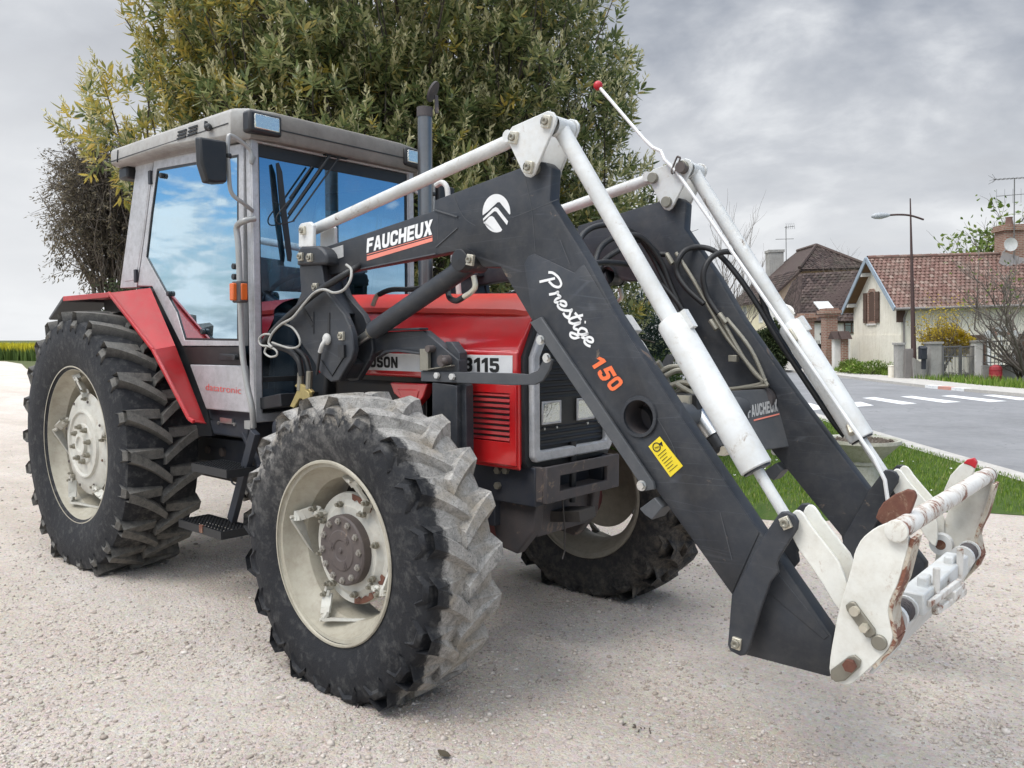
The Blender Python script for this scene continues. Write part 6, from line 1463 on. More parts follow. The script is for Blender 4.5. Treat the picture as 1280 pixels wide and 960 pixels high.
mp = N(nt, 'Mapping'); mp.inputs['Rotation'].default_value = (math.pi/2, 0, 0); sx = N(nt, 'SeparateXYZ'); link(nt, co, sx.inputs[0]); cb = N(nt, 'CombineXYZ')
link(nt, math_(nt, 'ADD', sx.outputs[0], sx.outputs[1]), cb.inputs[0]); link(nt, sx.outputs[2], cb.inputs[1]); link(nt, cb.outputs[0], bt.inputs['Vector'])
c = mix(nt, maprange(nt, noise(nt, co, 2.5, 6, .7), .45, .7, 0, .6), bt.outputs['Color'], (.22,.15,.11)); principled(nt, out, c, .9, 0, None, .2); M['brick'] = m
M['brick_pale'] = plaster('pale_brick_gable', (.55,.40,.30), (.62,.47,.36), (.42,.29,.20), .8)
M['wood_brown'] = paint('brown_shutter_paint', (.085,.045,.03), .6, .3, (.16,.11,.08)); M['wood_soffit'] = paint('stained_soffit_boards', (.15,.085,.04), .7, .3, (.1,.06,.04))
M['blue_board'] = paint('blue_grey_barge_board', (.26,.32,.38), .6, .3, (.4,.4,.38)); M['gutter'] = paint('zinc_gutter', (.22,.20,.19), .5, .3)
M['lamp_brown'] = paint('brown_lamp_paint', (.055,.028,.024), .5, .2, (.12,.08,.06)); M['lamp_grey'] = paint('grey_lamp_shell', (.40,.42,.44), .4, .1, scale=.15)
M['rail'] = paint('grey_iron_rail', (.13,.13,.13), .6, .3); M['dish'] = paint('white_dish', (.62,.62,.60), .5, .3); M['bin_red'] = paint('red_barrel_plastic', (.36,.02,.03), .5, .25, (.3,.2,.17))
M['curtain'] = paint('net_curtain', (.42,.42,.42), .9, .1)

def tiled(mb, A, B, C, D, tw, th, rows_lift=.02):
    """roof slope covered in separate overlapping tiles; A-B eave, D-C ridge"""
    A, B, C, D = Vector(A), Vector(B), Vector(C), Vector(D)
    nrm = (B-A).cross(D-A).normalized()
    if nrm.z < 0: nrm = -nrm
    H = ((D-A).length+(C-B).length)/2; nr = max(3, int(H/th))
    for r in range(nr):
        t0, t1 = r/nr, min(1, (r+1.18)/nr)
        a0, b0 = A.lerp(D, t0), B.lerp(C, t0); a1, b1 = A.lerp(D, t1), B.lerp(C, t1); W = (b0-a0).length; nc = max(1, int(W/tw))
        sh = .5 if r % 2 else 0.0
        for c in range(nc+1):
            u0, u1 = max(0, (c-sh)/nc), min(1, (c+1-sh)/nc)
            if u1-u0 < .02/nc: continue
            g = .06/nc; u0 += g; u1 -= g; j = random.uniform(0, .012)
            p = [a0.lerp(b0, u0), a0.lerp(b0, u1), a1.lerp(b1, u1), a1.lerp(b1, u0)]; m_ = (p[0]+p[1])/2
            lo, hi = nrm*(rows_lift+.014+j), nrm*.004
            q = [p[0]+lo*.55, m_+lo*1.25, p[1]+lo*.55, p[2]+hi, (p[2]+p[3])/2+hi*2, p[3]+hi]
            bt_ = [p[0]-nrm*.004, m_-nrm*.004, p[1]-nrm*.004]
            mb.add(q+bt_, [(0,1,4,5), (1,2,3,4), (6,7,1,0), (7,8,2,1)])
def roof_body(mb, A, B, C, D, th=.10):
    A, B, C, D = [Vector(p) for p in (A, B, C, D)]; n = (B-A).cross(D-A).normalized(); n = n if n.z > 0 else -n
    mb.prism([A-n*.006, B-n*.006, C-n*.006, D-n*.006], -n*th)
def window(s, x0, x1, z0, z1, y, parent, fmat, bars=(1,2), depth=.10, curtain=True):
    w_ = MB(); w_.ringprism([(x0,y,z0),(x1,y,z0),(x1,y,z1),(x0,y,z1)], [(x0+.05,y,z0+.05),(x1-.05,y,z0+.05),(x1-.05,y,z1-.05),(x0+.05,y,z1-.05)], (0,depth*.5,0))
    for k in range(bars[0]): x = x0+(x1-x0)*(k+1)/(bars[0]+1); w_.box2((x-.03,y+.005,z0+.05), (x+.03,y+.04,z1-.05))
    for k in range(bars[1]): z = z0+(z1-z0)*(k+1)/(bars[1]+1); w_.box2((x0+.05,y+.012,z-.015), (x1-.05,y+.035,z+.015))
    f = w_.build('window', fmat, parent); w_ = MB(); w_.box2((x0+.04,y+.03,z0+.04), (x1-.04,y+.036,z1-.04)); w_.build('pane', M['house_glass'], f, smooth=0); return f

# --- cottage with the red roof
c = Site('cottage', 1116, 466, 33.0, 'cream cottage with red tiled roof, brown gable shutters and brick chimney', 'house'); T = c.t
e0 = c.p(1117.5, 384, 32.75); rg = c.p(1080, 323, 35.3); e1 = c.p(1053, 394, 37.9)
XV = e0.x; YE0, ZE0 = e0.y, e0.z; YR_, ZR_ = (e0.y+e1.y)/2, rg.z; YE1, ZE1 = e1.y, e0.z
XL = XV+.42; XRt = 13.0; YW0, YW1 = YE0+.28, YE1-.28; slope = (ZR_-ZE0)/(YR_-YE0); ZW = ZE0+slope*.28-.10
wb_ = MB(); wb_.prism([(XL,YW0,-1.2),(XL,YW1,-1.2),(XL,YW1,ZW),(XL,YR_,ZR_-.12),(XL,YW0,ZW)], (XRt-XL,0,0)); wl = wb_.build('wall', M['plaster'], T, smooth=0)
wb_ = MB(); wb_.box2((XL-.02,YW0+.05,-1.2), (XL,YW1+.35,1.55)); wb_.build('wall_lower_render', M['plaster'], wl, smooth=0)
rb_ = MB()
roof_body(rb_, (XV,YE0,ZE0), (XRt,YE0,ZE0), (XRt,YR_,ZR_), (XV,YR_,ZR_)); roof_body(rb_, (XV,YE1,ZE1), (XRt,YE1,ZE1), (XRt,YR_,ZR_), (XV,YR_,ZR_))
ro = rb_.build('roof', M['wood_soffit'], T, smooth=0)
rb_ = MB(); tiled(rb_, (XV+.03,YE0-.05,ZE0-.05*slope), (XRt,YE0-.05,ZE0-.05*slope), (XRt,YR_,ZR_), (XV+.03,YR_,ZR_), .19, .205); rb_.build('tiles', M['tile_red'], ro, smooth=0, recalc=False)
rb_ = MB()
for k in range(34): rb_.lathe([(0,.085),(.36,.10)], (XV+.05+k*.335,YR_,ZR_+.02), 'x', 10)
rb_.build('ridge_tiles', M['tile_red'], ro)
bb_ = MB(); bb_.bar((XV-.005,YE0-.06,ZE0-.06*slope-.03), (XV-.005,YR_,ZR_-.03), .05, .20); bb_.bar((XV-.005,YE1+.06,ZE1-.06*slope-.03), (XV-.005,YR_,ZR_-.03), .05, .20); bb_.build('barge_board', M['blue_board'], ro)
bb_ = MB()
for f_ in (.22, .80): y_ = YR_+(YE1-YR_)*f_; z_2 = ZR_+(ZE1-ZR_)*f_-.20; bb_.bar((XV+.02,y_,z_2), (XL+.05,y_,z_2), .14, .16)
bb_.build('purlin_end', M['plaster_white'], ro)
bb_ = MB(); bb_.tube([(XV,YE0-.12,ZE0-.08), (XRt,YE0-.12,ZE0-.08)], .06, 8); bb_.tube([(XL+.1,YE0-.1,ZE0-.1), (XL+.1,YW0-.05,ZE0-.45), (XL+.1,YW0-.05,-.6)], .04, 8); bb_.build('gutter', M['gutter'], ro)
# gable window with shutters and brick surround
gz0, gz1 = c.onx(1090, 403, XL).z, c.onx(1090, 366, XL).z; gy0, gy1 = c.onx(1097.5, 384, XL).y, c.onx(1083, 384, XL).y; gym = (gy0+gy1)/2; wd_ = (gy1-gy0)
gm_ = MB(); gm_.ringprism([(XL-.03,gym-.42,gz0-.05),(XL-.03,gym+.42,gz0-.05),(XL-.03,gym+.42,gz1),(XL-.03,gym+.22,gz1+.17),(XL-.03,gym-.22,gz1+.17),(XL-.03,gym-.42,gz1)], [(XL-.03,gym-.28,gz0+.05),(XL-.03,gym+.28,gz0+.05),(XL-.03,gym+.28,gz1-.02),(XL-.03,gym+.14,gz1+.04),(XL-.03,gym-.14,gz1+.04),(XL-.03,gym-.28,gz1-.02)], (.05,0,0))
gw = gm_.build('window_surround', M['brick'], T, smooth=0); gm_ = MB(); gm_.box2((XL-.012,gym-.28,gz0+.05), (XL+.02,gym+.28,gz1+.04)); gm_.build('window', M['wood_brown'], gw, smooth=0)
for sg in (-1, 1):
    gm_ = MB(); yc = gym+sg*.60; gm_.box2((XL-.07,yc-.17,gz0-.02), (XL-.035,yc+.17,gz1+.02))
    for k in range(3): gm_.box2((XL-.085,yc-.15,gz0+.12+k*.42), (XL-.07,yc+.15,gz0+.19+k*.42))
    gm_.build('shutter', M['wood_brown'], gw)
gm_ = MB(); gm_.box2((XL-.06,gym-.45,gz0-.13), (XL-.004,gym+.45,gz0-.05)); gm_.build('sill', M['plaster_white'], gw)
# front windows
q0, q1 = c.on(1120.5, 403, YW0), c.on(1131, 385.5, YW0); fm_ = MB(); fm_.box2((q0.x,YW0-.05,q0.z), (q1.x,YW0+.02,q1.z)); fm_.build('small_shutter', M['wood_brown'], T)
q0, q1 = c.on(1237, 458, YW0), c.on(1266, 419, YW0)
wn = window(c, q0.x, q1.x, q0.z, q1.z, YW0-.02, T, M['print_white'], (1,2))
fm_ = MB(); n = 9; Xm = (q0.x+q1.x)/2; hw_ = (q1.x-q0.x)/2
O = [(Xm+(hw_+.30)*math.cos(t), YW0-.05, q1.z-.05+.42*math.sin(t)) for t in np.linspace(0, math.pi, n)]; I = [(Xm+(hw_-.02)*math.cos(t), YW0-.05, q1.z-.08+.14*math.sin(t)) for t in np.linspace(0, math.pi, n)]
for i in range(n-1): fm_.prism([O[i], O[i+1], I[i+1], I[i]], (0,.06,0), i % 2*0+(1 if i in (2,5) else 0))
for sg in (-1, 1): fm_.box2((Xm+sg*hw_, YW0-.04, q0.z), (Xm+sg*(hw_+.14), YW0+.01, q1.z-.02))
fm_.build('window_arch', [M['print_white'], M['brick']], wn, smooth=0)
for sg in (-1, 1):
    fm_ = MB(); xc2 = Xm+sg*(hw_+.52); fm_.box2((xc2-.33,YW0-.06,q0.z), (xc2+.33,YW0-.02,q1.z+.05))
    for k in range(3): fm_.box2((xc2-.30,YW0-.075,q0.z+.15+k*.5), (xc2+.30,YW0-.06,q0.z+.23+k*.5))
    fm_.build('shutter', M['wood_brown'], T)
# chimney, aerial, dish
q0, q1 = c.p(1250, 326, 35.0), c.p(1278, 281, 35.0); ch_ = MB(); ch_.box2((q0.x+.1,YR_-.38,ZR_-.7), (q1.x,YR_+.38,q1.z)); ch_.box2((q0.x+.0,YR_-.46,q1.z-.26), (q1.x+.1,YR_+.46,q1.z-.12)); ch_.box2((q0.x+.05,YR_-.42,q1.z-.12), (q1.x+.05,YR_+.42,q1.z)); cho = ch_.build('chimney', M['brick'], T, smooth=0)
ch_ = MB(); ch_.lathe([(0,.17),(.30,.13),(.36,.15)], ((q0.x+q1.x)/2,YR_,q1.z), 'z', 14); ch_.build('chimney_pot', M['tile_red'], cho)
ch_ = MB(); ch_.prism([(q0.x-.3,YR_-.62,ZR_-.42),(q0.x+.2,YR_-.75,ZR_-.75),(q1.x+.4,YR_-.75,ZR_-.75),(q1.x+.1,YR_-.42,ZR_-.3),(q0.x,YR_-.42,ZR_+.08)], (0,.03,0)); ch_.build('flashing', M['gutter'], cho)
an_ = MB(); xa_ = q0.x+.42; ya_ = YR_-.5; zt = c.p(1261, 226, 35).z; an_.tube([(xa_,ya_,ZR_-.6), (xa_,ya_,zt)], .022, 6); an_.tube([(c.p(1233,225,35).x,ya_,zt-.02), (xa_+1.4,ya_,zt+.06)], .018, 5); z2_ = c.p(1261,247,35).z; an_.tube([(c.p(1238,250,35).x,ya_,z2_), (xa_+1.1,ya_,z2_+.1)], .014, 5)
for k in range(13): x_ = c.p(1233,225,35).x+k*.18; an_.tube([(x_,ya_-.28,zt-.02+k*.006), (x_,ya_+.28,zt-.02+k*.006)], .007, 4)
for k in range(4): a_ = k*math.pi/2+.78; an_.tube([(c.p(1233,225,35).x+.12,ya_,zt-.02), (c.p(1233,225,35).x-.12,ya_+.2*math.cos(a_),zt+.26*math.sin(a_))], .008, 4)
for k in range(6): x_ = c.p(1238,250,35).x+k*.35; an_.tube([(x_,ya_,z2_-.3), (x_,ya_,z2_+.3)], .007, 4)
an_.build('aerial', M['rail'], T, recalc=False)
dq = c.p(1263.5, 305.5, 34.3); di_ = MB(); di_.lathe([(.06,.0005),(.05,.14),(.0,.29),(-.012,.29),(.038,.14),(.048,.0005)], dq, 'y', 24); di_.tube([dq+Vector((0,.06,0)), dq+Vector((.02,.5,-.25))], .025, 6); di_.build('satellite_dish', M['dish'], T)

# --- tall house behind
h = Site('tall_house', 960, 452, 52.0, 'tall cream house with brown half-hipped roof and square chimney behind the outbuilding', 'house'); T = h.t
D2 = 52.0
ap = h.p(1014, 306, D2+1.5); eL = h.p(921, 374.5, D2+10); eR = h.p(992, 337, D2); eR2 = h.p(1075, 332.5, D2)
A1, A2 = h.p(966, 366, D2), h.p(1100, 352, D2); zE = A1.z
wb_ = MB(); L0 = h.p(968, 470, D2)
gxl, gxr = h.p(966, 400, D2).x, h.p(1112, 400, D2).x; gmx = (gxl+gxr)/2
zr = ap.z; zh = h.p(1030, 336, D2).z; yb2 = 8.6
zee = h.p(964, 368, D2).z
def gslope(z): return (z-zee)/(zr-zee)
xh0, xh1 = gxl+(gmx-gxl)*gslope(zh), gxr+(gmx-gxr)*gslope(zh)
wb_.prism([(gxl,0,-2),(gxr,0,-2),(gxr,0,zee),(xh1,0,zh),(xh0,0,zh),(gxl,0,zee)], (0,yb2,0)); hw2 = wb_.build('wall', M['plaster_yellow'], T, smooth=0)
wb_ = MB(); wb_.prism([(gxl,-.02,zee-1.2),(gxr,-.02,zee-1.2),(gxr,-.02,zee),(xh1,-.02,zh),(xh0,-.02,zh),(gxl,-.02,zee)], (0,.015,0)); wb_.build('brick_gable', M['brick_pale'], hw2, smooth=0)
rf = MB(); ov = .45; yr0 = 2.6
dzo = ov*(zr-zee)/(gmx-gxl)
Lf = [(gxl-ov,-.4,zee-dzo),(xh0-.0,-.4,zh),(gmx,yr0,zr),(gmx,yb2-2.4,zr),(gxl-ov,yb2+.4,zee-dzo)]; Rf = [(gxr+ov,-.4,zee-dzo),(xh1,-.4,zh),(gmx,yr0,zr),(gmx,yb2-2.4,zr),(gxr+ov,yb2+.4,zee-dzo)]
for P in (Lf, Rf, [(xh0-.25,-.45,zh-.05),(xh1+.25,-.45,zh-.05),(gmx,yr0,zr)]): rf.prism([Vector(p)+Vector((0,0,.02)) for p in P], (0,0,-.14))
rfo = rf.build('roof', M['tile_dark'], T, smooth=0)
rf = MB(); tiled(rf, (xh0-.25,-.5,zh-.07), (xh1+.25,-.5,zh-.07), (gmx+.05,yr0,zr+.03), (gmx-.05,yr0,zr+.03), .26, .24); tiled(rf, (gxl-ov,yb2+.4,zee-dzo+.03), (gxl-ov,-.4,zee-dzo+.03), (xh0+(gmx-xh0)*.0,-.4,zh+.03), (xh0,yb2+.4,zh+.03), .30, .26)
rf.build('tiles', M['tile_dark'], rfo, smooth=0, recalc=False)
rf = MB(); rf.tube([(gmx,yr0,zr+.05),(xh0-.25,-.45,zh+.05)], .12, 6); rf.tube([(gmx,yr0,zr+.05),(xh1+.25,-.45,zh+.05)], .12, 6); rf.tube([(gmx,yr0,zr+.05),(gmx,yb2-2.4,zr+.05)], .12, 6); rf.build('ridge_tiles', M['tile_dark'], rfo)
for q in ((931.5,393), (951.5,389.5)):
    m_q = h.onx(q[0], q[1], gxl); y0_, y1_ = m_q.y-.45, m_q.y+.45; z0_, z1_ = m_q.z-.75, m_q.z+.65
    w_ = MB(); w_.ringprism([(gxl-.04,y0_,z0_),(gxl-.04,y1_,z0_),(gxl-.04,y1_,z1_),(gxl-.04,y0_,z1_)], [(gxl-.04,y0_+.12,z0_+.12),(gxl-.04,y1_-.12,z0_+.12),(gxl-.04,y1_-.12,z1_-.12),(gxl-.04,y0_+.12,z1_-.12)], (.05,0,0)); f_ = w_.build('window', M['plaster_white'], hw2, smooth=0); w_ = MB(); w_.box2((gxl-.015,y0_+.1,z0_+.1), (gxl-.008,y1_-.1,z1_-.1)); w_.build('pane', M['curtain'], f_, smooth=0)
a, b = h.p(962, 342, 58), h.p(979, 312.5, 58); cb_ = MB(); cb_.box2((a.x,a.y,a.z-1.5), (b.x,a.y+.9,b.z)); cb_.box2((a.x-.06,a.y-.06,b.z-.15), (b.x+.06,a.y+.96,b.z+.03)); cb_.build('chimney', M['concrete_wall'], T, smooth=0)
cb_ = MB(); p_ = h.p(983, 342, 58); zt = h.p(983,283,58).z; cb_.tube([(p_.x,p_.y,p_.z-.5),(p_.x,p_.y,zt)], .03, 5); cb_.tube([(p_.x-.75,p_.y,h.p(983,299,58).z),(p_.x+.55,p_.y,h.p(983,299,58).z)], .02, 4); cb_.tube([(p_.x-.1,p_.y,zt-.1),(p_.x+.6,p_.y,zt-.02)], .02, 4)
for k in range(5): cb_.tube([(p_.x+k*.14,p_.y-.2,zt-.25),(p_.x+k*.14,p_.y,zt+.2)], .012, 4)
cb_.build('aerial', M['rail'], T, recalc=False)

# --- outbuilding with the steep brown roof
b_ = Site('outbuilding', 1030, 456, 43.0, 'low white outbuilding with steep dark brown tiled roof beside the brick gate pillars', 'building'); T = b_.t; D3 = 43.0
r0, r1 = b_.p(1003, 342, D3+3), b_.p(1090, 337, D3+3); f0, f1 = b_.p(1000, 401, D3), b_.p(1090, 402, D3); l0 = b_.p(978, 378, D3+6)
wb_ = MB(); wb_.box2((f0.x+.3,.35,-2), (f1.x,6.5,f0.z-.05)); wb_.prism([(f0.x+.3,.35,f0.z-.05),(f0.x+.3,6.5,f0.z-.05),(f0.x+.3,6.0,l0.z+.2),(f0.x+.3,3.0,f0.z+.9)], (.2,0,0)); wb_.build('wall', M['plaster_white'], T, smooth=0)
rf = MB(); roof_body(rf, f0, f1, r1, r0, .12); P = [f0, r0, b_.p(990,352,D3+8), l0]; rf.prism(P, (.02,0.05,-.14)); rfo = rf.build('roof', M['tile_dark'], T, smooth=0)
rf = MB(); tiled(rf, f0, f1, r1, r0, .24, .25); tiled(rf, l0, f0, r0, Vector(r0)+Vector((-.1,.4,0)), .24, .25); rf.build('tiles', M['tile_dark'], rfo, smooth=0, recalc=False)
a, b = b_.p(1025, 390, D3+.4), b_.p(1038, 381, D3+1.0); rf = MB(); rf.prism([(a.x,a.y-.1,a.z),(b.x,a.y-.1,a.z),(b.x-.1,b.y,b.z+.1),(a.x-.1,b.y,b.z+.1)], (0,.05,.10)); rf.build('roof_light', M['dish'], rfo, smooth=0)
a, b = b_.on(1060,405,.3), b_.on(1072,395,.3); window(b_, a.x-.2, a.x+1.0, a.z-.5, a.z+.35, .28, T, M['wood_brown'], (2,1))

# --- gate pillars and boundary walls by the outbuilding
def wallthing(name, px0, px1, pyt, depth, th, mat, label, cat, cap=None, group=None, pyb=472):
    s = Site(name, (px0+px1)/2, 464, depth, label, cat, group); a, b = s.on(px0, pyt, 0), s.on(px1, pyt, 0)
    m_ = MB(); m_.box2((a.x,0,-1.6), (b.x,th,a.z)); m_.build('wall_body', mat, s.t, smooth=0)
    if cap == 'brick':
        m_ = MB(); m_.box2((a.x-.08,-.08,a.z-.12), (b.x+.08,th+.08,a.z)); m_.box2((a.x-.14,-.14,a.z), (b.x+.14,th+.14,a.z+.14)); m_.box2((a.x-.05,-.05,a.z+.14), (b.x+.05,th+.05,a.z+.24)); m_.build('coping', M['brick'], s.t, smooth=0)
    elif cap == 'tile':
        m_ = MB(); m_.prism([(a.x-.1,-.2,a.z),(a.x-.1,th+.2,a.z),(a.x-.1,th/2,a.z+.35)], (b.x-a.x+.2,0,0)); m_.build('coping', M['tile_dark'], s.t, smooth=0)
    elif cap == 'slab':
        m_ = MB(); m_.box2((a.x-.04,-.04,a.z), (b.x+.04,th+.04,a.z+.07)); m_.build('coping', M['concrete_wall'], s.t, smooth=0)
    return s
wallthing('gate_pillar', 1003, 1018, 398, 38.0, .55, M['brick'], 'shorter red brick gate pillar left of the black gate', 'pillar', 'brick', 'brick gate pillars')
wallthing('gate_pillar', 1032, 1047, 392, 36.5, .55, M['brick'], 'taller red brick gate pillar right of the black gate', 'pillar', 'brick', 'brick gate pillars')
wallthing('boundary_wall', 1043, 1053, 424, 35.6, .3, M['plaster_white'], 'white wall piece with tiled coping between the brick pillars', 'wall', 'tile')
wallthing('brick_pier', 1053, 1060.5, 424, 35.4, .35, M['brick'], 'narrow red brick pier against the cottage gable', 'pier', 'tile')
wallthing('low_white_wall', 981, 995, 429, 37.5, .4, M['plaster_white'], 'white wall end beside the dark bush left of the brick pillars', 'wall', 'slab')
s = Site('iron_gate', 1025, 460, 37.3, 'black iron gate closed between the two brick pillars', 'gate'); a, b = s.on(1018.5, 430, 0), s.on(1031.5, 430, 0)
m_ = MB(); m_.box2((a.x,0,-.3), (b.x,.03,a.z)); m_.build('gate_panel', M['black'], s.t, smooth=0); m_ = MB()
for k in range(6): x_ = a.x+(b.x-a.x)*k/5; m_.tube([(x_,-.02,a.z-.2), (x_,-.02,a.z+(.4 if k == 3 else .16))], .018, 5)
m_.ball((a.x+(b.x-a.x)*.6,-.02,a.z+.45), .07); m_.build('gate_finial', M['black'], s.t)

# --- front garden of the cottage
GD = 28.2
wallthing('concrete_post', 1122, 1130.5, 431, GD+.3, .3, M['concrete_wall'], 'pale concrete gate post at the cottage corner, left of the lamp post', 'post', 'slab')
s = Site('garden_door', 1136, 468, GD+.2, 'narrow grey metal garden door between concrete posts behind the lamp post', 'gate'); a, b = s.on(1131, 436, 0), s.on(1142, 436, 0); m_ = MB(); m_.box2((a.x,0,-.8), (b.x,.04,a.z))
for k in range(6): x_ = a.x+(b.x-a.x)*(k+.5)/6; m_.box2((x_-.012,-.012,-.6), (x_+.012,0,a.z-.05))
m_.build('door_leaf', M['gutter'], s.t, smooth=0)
s = Site('garden_wall', 1155, 472, GD+.1, 'stained grey render wall with sloping top beside the mailbox', 'wall'); P = [s.on(*q, 0) for q in ((1142,447),(1150,452),(1156,452),(1163.5,432),(1163.5,490),(1142,490))]
m_ = MB(); m_.prism(P, (0,.25,0)); m_.build('wall_body', M['concrete_wall'], s.t, smooth=0)
wallthing('gate_pier', 1163.5, 1178, 430, GD-.1, .45, M['concrete_wall'], 'broad weathered concrete pier left of the barred garden gate', 'pier', 'slab')
wallthing('gate_pier', 1219.5, 1228.5, 428, GD-.2, .4, M['plaster_white'], 'pale render pier right of the barred garden gate', 'pier', 'slab')
s = Site('mailbox', 1150, 440, GD-.1, 'dark mailbox mounted on the sloping grey wall right of the lamp post', 'mailbox'); a, b = s.on(1147.5, 449, 0), s.on(1155, 435.5, 0); m_ = MB(); m_.box2((a.x,-.22,a.z), (b.x,0,b.z)); m_.prism([(a.x-.02,-.25,b.z),(a.x-.02,.02,b.z),(a.x-.02,-.1,b.z+.1)], (b.x-a.x+.04,0,0)); bx_ = m_.build('box', M['chassis'], s.t, bevel=.01); m_ = MB(); m_.box2((a.x+.1,-.18,a.z-.35), (b.x-.02,-.02,a.z)); m_.build('post', M['chassis'], s.t)
s = Site('garden_gate', 1198, 476, GD-.1, 'grey barred double gate in front of the yellow flowering shrub', 'gate')
def barred(x0p, x1p, pyt, n, name, th=.012):
    a, b = s.on(x0p, pyt, 0), s.on(x1p, pyt, 0); m_ = MB(); zb = -.02+s.on(x0p,474,0).z
    m_.bar((a.x,0,a.z), (b.x,0,a.z), .04, .05); m_.bar((a.x,0,zb+.1), (b.x,0,zb+.1), .04, .05); m_.bar((a.x,0,(a.z*.7+zb*.3)), (b.x,0,(a.z*.7+zb*.3)), .03, .03)
    for x_ in (a.x, b.x): m_.bar((x_,0,zb), (x_,0,a.z+.04), .05, .05, up=(1,0,0))
    for k in range(1, n): x_ = a.x+(b.x-a.x)*k/n; m_.tube([(x_,0,zb+.1), (x_,0,a.z)], th, 5, cap=False)
    return m_.build(name, M['rail'], s.t, smooth=0, recalc=False)
barred(1178.5, 1200, 433.5, 12, 'gate_leaf'); barred(1201, 1219, 433.5, 11, 'gate_leaf')
wallthing('low_garden_wall', 1228.5, 1330, 457, GD-.3, .25, M['concrete_wall'], 'low grey garden wall under the iron railing in front of the cottage window', 'wall')
s = Site('iron_railing', 1270, 457, GD-.2, 'grey iron railing on the low garden wall in front of the cottage', 'railing')
a, b = s.on(1229, 427, 0), s.on(1330, 427, 0); z0_ = s.on(1229,457.5,0).z; m_ = MB(); m_.bar((a.x,0,a.z), (b.x,0,a.z), .05, .05); m_.bar((a.x,0,z0_+.12), (b.x,0,z0_+.12), .03, .03)
for k in range(22): x_ = a.x+(b.x-a.x)*k/21; m_.tube([(x_,0,z0_), (x_,0,a.z)], .014, 5, cap=False)
m_.build('rail_bars', M['rail'], s.t, smooth=0, recalc=False)
s = Site('utility_box', 1117, 468, GD+.6, 'small cream utility box at the foot of the cottage corner', 'box'); a, b = s.on(1114, 458, 0), s.on(1121, 458, 0); m_ = MB(); m_.box2((a.x,0,-.6), (b.x,.25,a.z)); m_.box2((a.x-.015,-.015,a.z), (b.x+.015,.265,a.z+.03)); m_.build('box_body', M['plaster'], s.t, bevel=.01)
s = Site('red_barrel', 1244.5, 478, GD-.8, 'red plastic barrel with domed lid on a concrete foot by the low wall', 'barrel'); zt_ = s.on(1244.5,457,0).z; zb_ = s.on(1244.5,476,0).z; m_ = MB(); H_ = zt_-zb_
m_.lathe([(zb_,.165),(zb_+.05*H_,.19),(zb_+.3*H_,.20),(zb_+.32*H_,.208),(zb_+.36*H_,.208),(zb_+.38*H_,.20),(zb_+.68*H_,.195),(zb_+.70*H_,.203),(zb_+.74*H_,.203),(zb_+.92*H_,.18),(zb_+1.0*H_,.10),(zb_+1.06*H_,.06),(zb_+1.07*H_,.0005)], (0,0,0), 'z', 24); m_.build('barrel_body', M['bin_red'], s.t); m_ = MB(); m_.lathe([(-.5,.19),(zb_,.175),(zb_,.0005)], (0,0,0), 'z', 16); m_.build('foot', M['plaster_white'], s.t)

# --- street lamp
s = Site('street_lamp', 1143.2, 475.5, 28.4, 'tall brown tapered street lamp with one pale grey head over the road', 'street lamp')
tp_ = s.p(1137.8, 248, 28.4); m_ = MB(); nst = 10; P = [Vector((0,0,-.4)).lerp(tp_, k/nst) for k in range(nst+1)]; m_.tube(P, [.105-.085*k/nst for k in range(nst+1)], 12); po = m_.build('pole', M['lamp_brown'], s.t, smooth=60)
m_ = MB(); m_.tube(curve([s.p(1154.5,274.5,28.4), s.p(1138.5,269.5,28.4), s.p(1124,268.3,28.4), s.p(1110,269,28.4)], 6), .035, 8); m_.build('arm', M['lamp_brown'], po)
m_ = MB(); ha, hb2 = s.p(1112,269,28.4), s.p(1089,270.5,28.4); d_ = hb2-ha; m_.tube([ha, ha+d_*.15, ha+d_*.45, ha+d_*.8, ha+d_*.97, hb2], [.04,.075,.115,.10,.05,.012], 14); hd = m_.build('lamp_head', M['lamp_grey'], s.t, smooth=60); m_ = MB(); m_.ball(ha+d_*.52+Vector((0,0,-.055)), .085, 0, 14, (1.5,.75,.75)); m_.build('lens', M['lens'], hd)

# ------------------------------------------------------------------ planting across the road
def gpt(px, depth, z=0.0): p = V(px, 474, depth); p.z = z; return p
t = twiggy('forsythia', gpt(1176, 29.0, .1), 'yellow flowering forsythia behind the barred garden gate', 'shrub', 2.5, .75, 18, M['twig_pale'], M['forsythia'], 1500, (.08,.05), 2, .30, up=.9, rad0=.014, dens=1.0, leaf_from=.22)
g0 = gpt(1175, 29.2, .1); t2 = foliage_shrub('forsythia', g0, 'x', 'shrub', (.2,0,1.25,.85,.5,.55), 5000, (.085,.06), M['forsythia'], upb=.8)
for ch_ in list(t2.children): ch_.parent = t; ch_.location = t2.location-t.location
bpy.data.objects.remove(t2)
random.seed(21)
t = twiggy('pruned_tree', gpt(1286, 27.0, .2), 'bare pruned tree with fine dark branches in front of the cottage roof', 'tree', 3.8, 2.7, 9, M['twig_pale'], M['spring'], 260, (.16,.08), 3, .45, up=.42, rad0=.055, lean=(-.35,-.30), leaf_from=.45)
t = twiggy('bare_shrub', gpt(1275, 27.4, .1), 'tangled bare shrub against the low garden wall by the barrel', 'shrub', 1.5, .9, 12, M['twig'], None, 0, levels=2, spread=.5, up=.2, rad0=.018)
random.seed(5)
t = twiggy('leafy_tree', gpt(1226, 47, 0), 'young green leafy tree rising behind the cottage roof by the chimney', 'tree', 7.6, 2.6, 9, M['twig'], M['spring'], 3400, (.34,.22), 3, .4, up=.5, rad0=.09, leaf_from=.35)
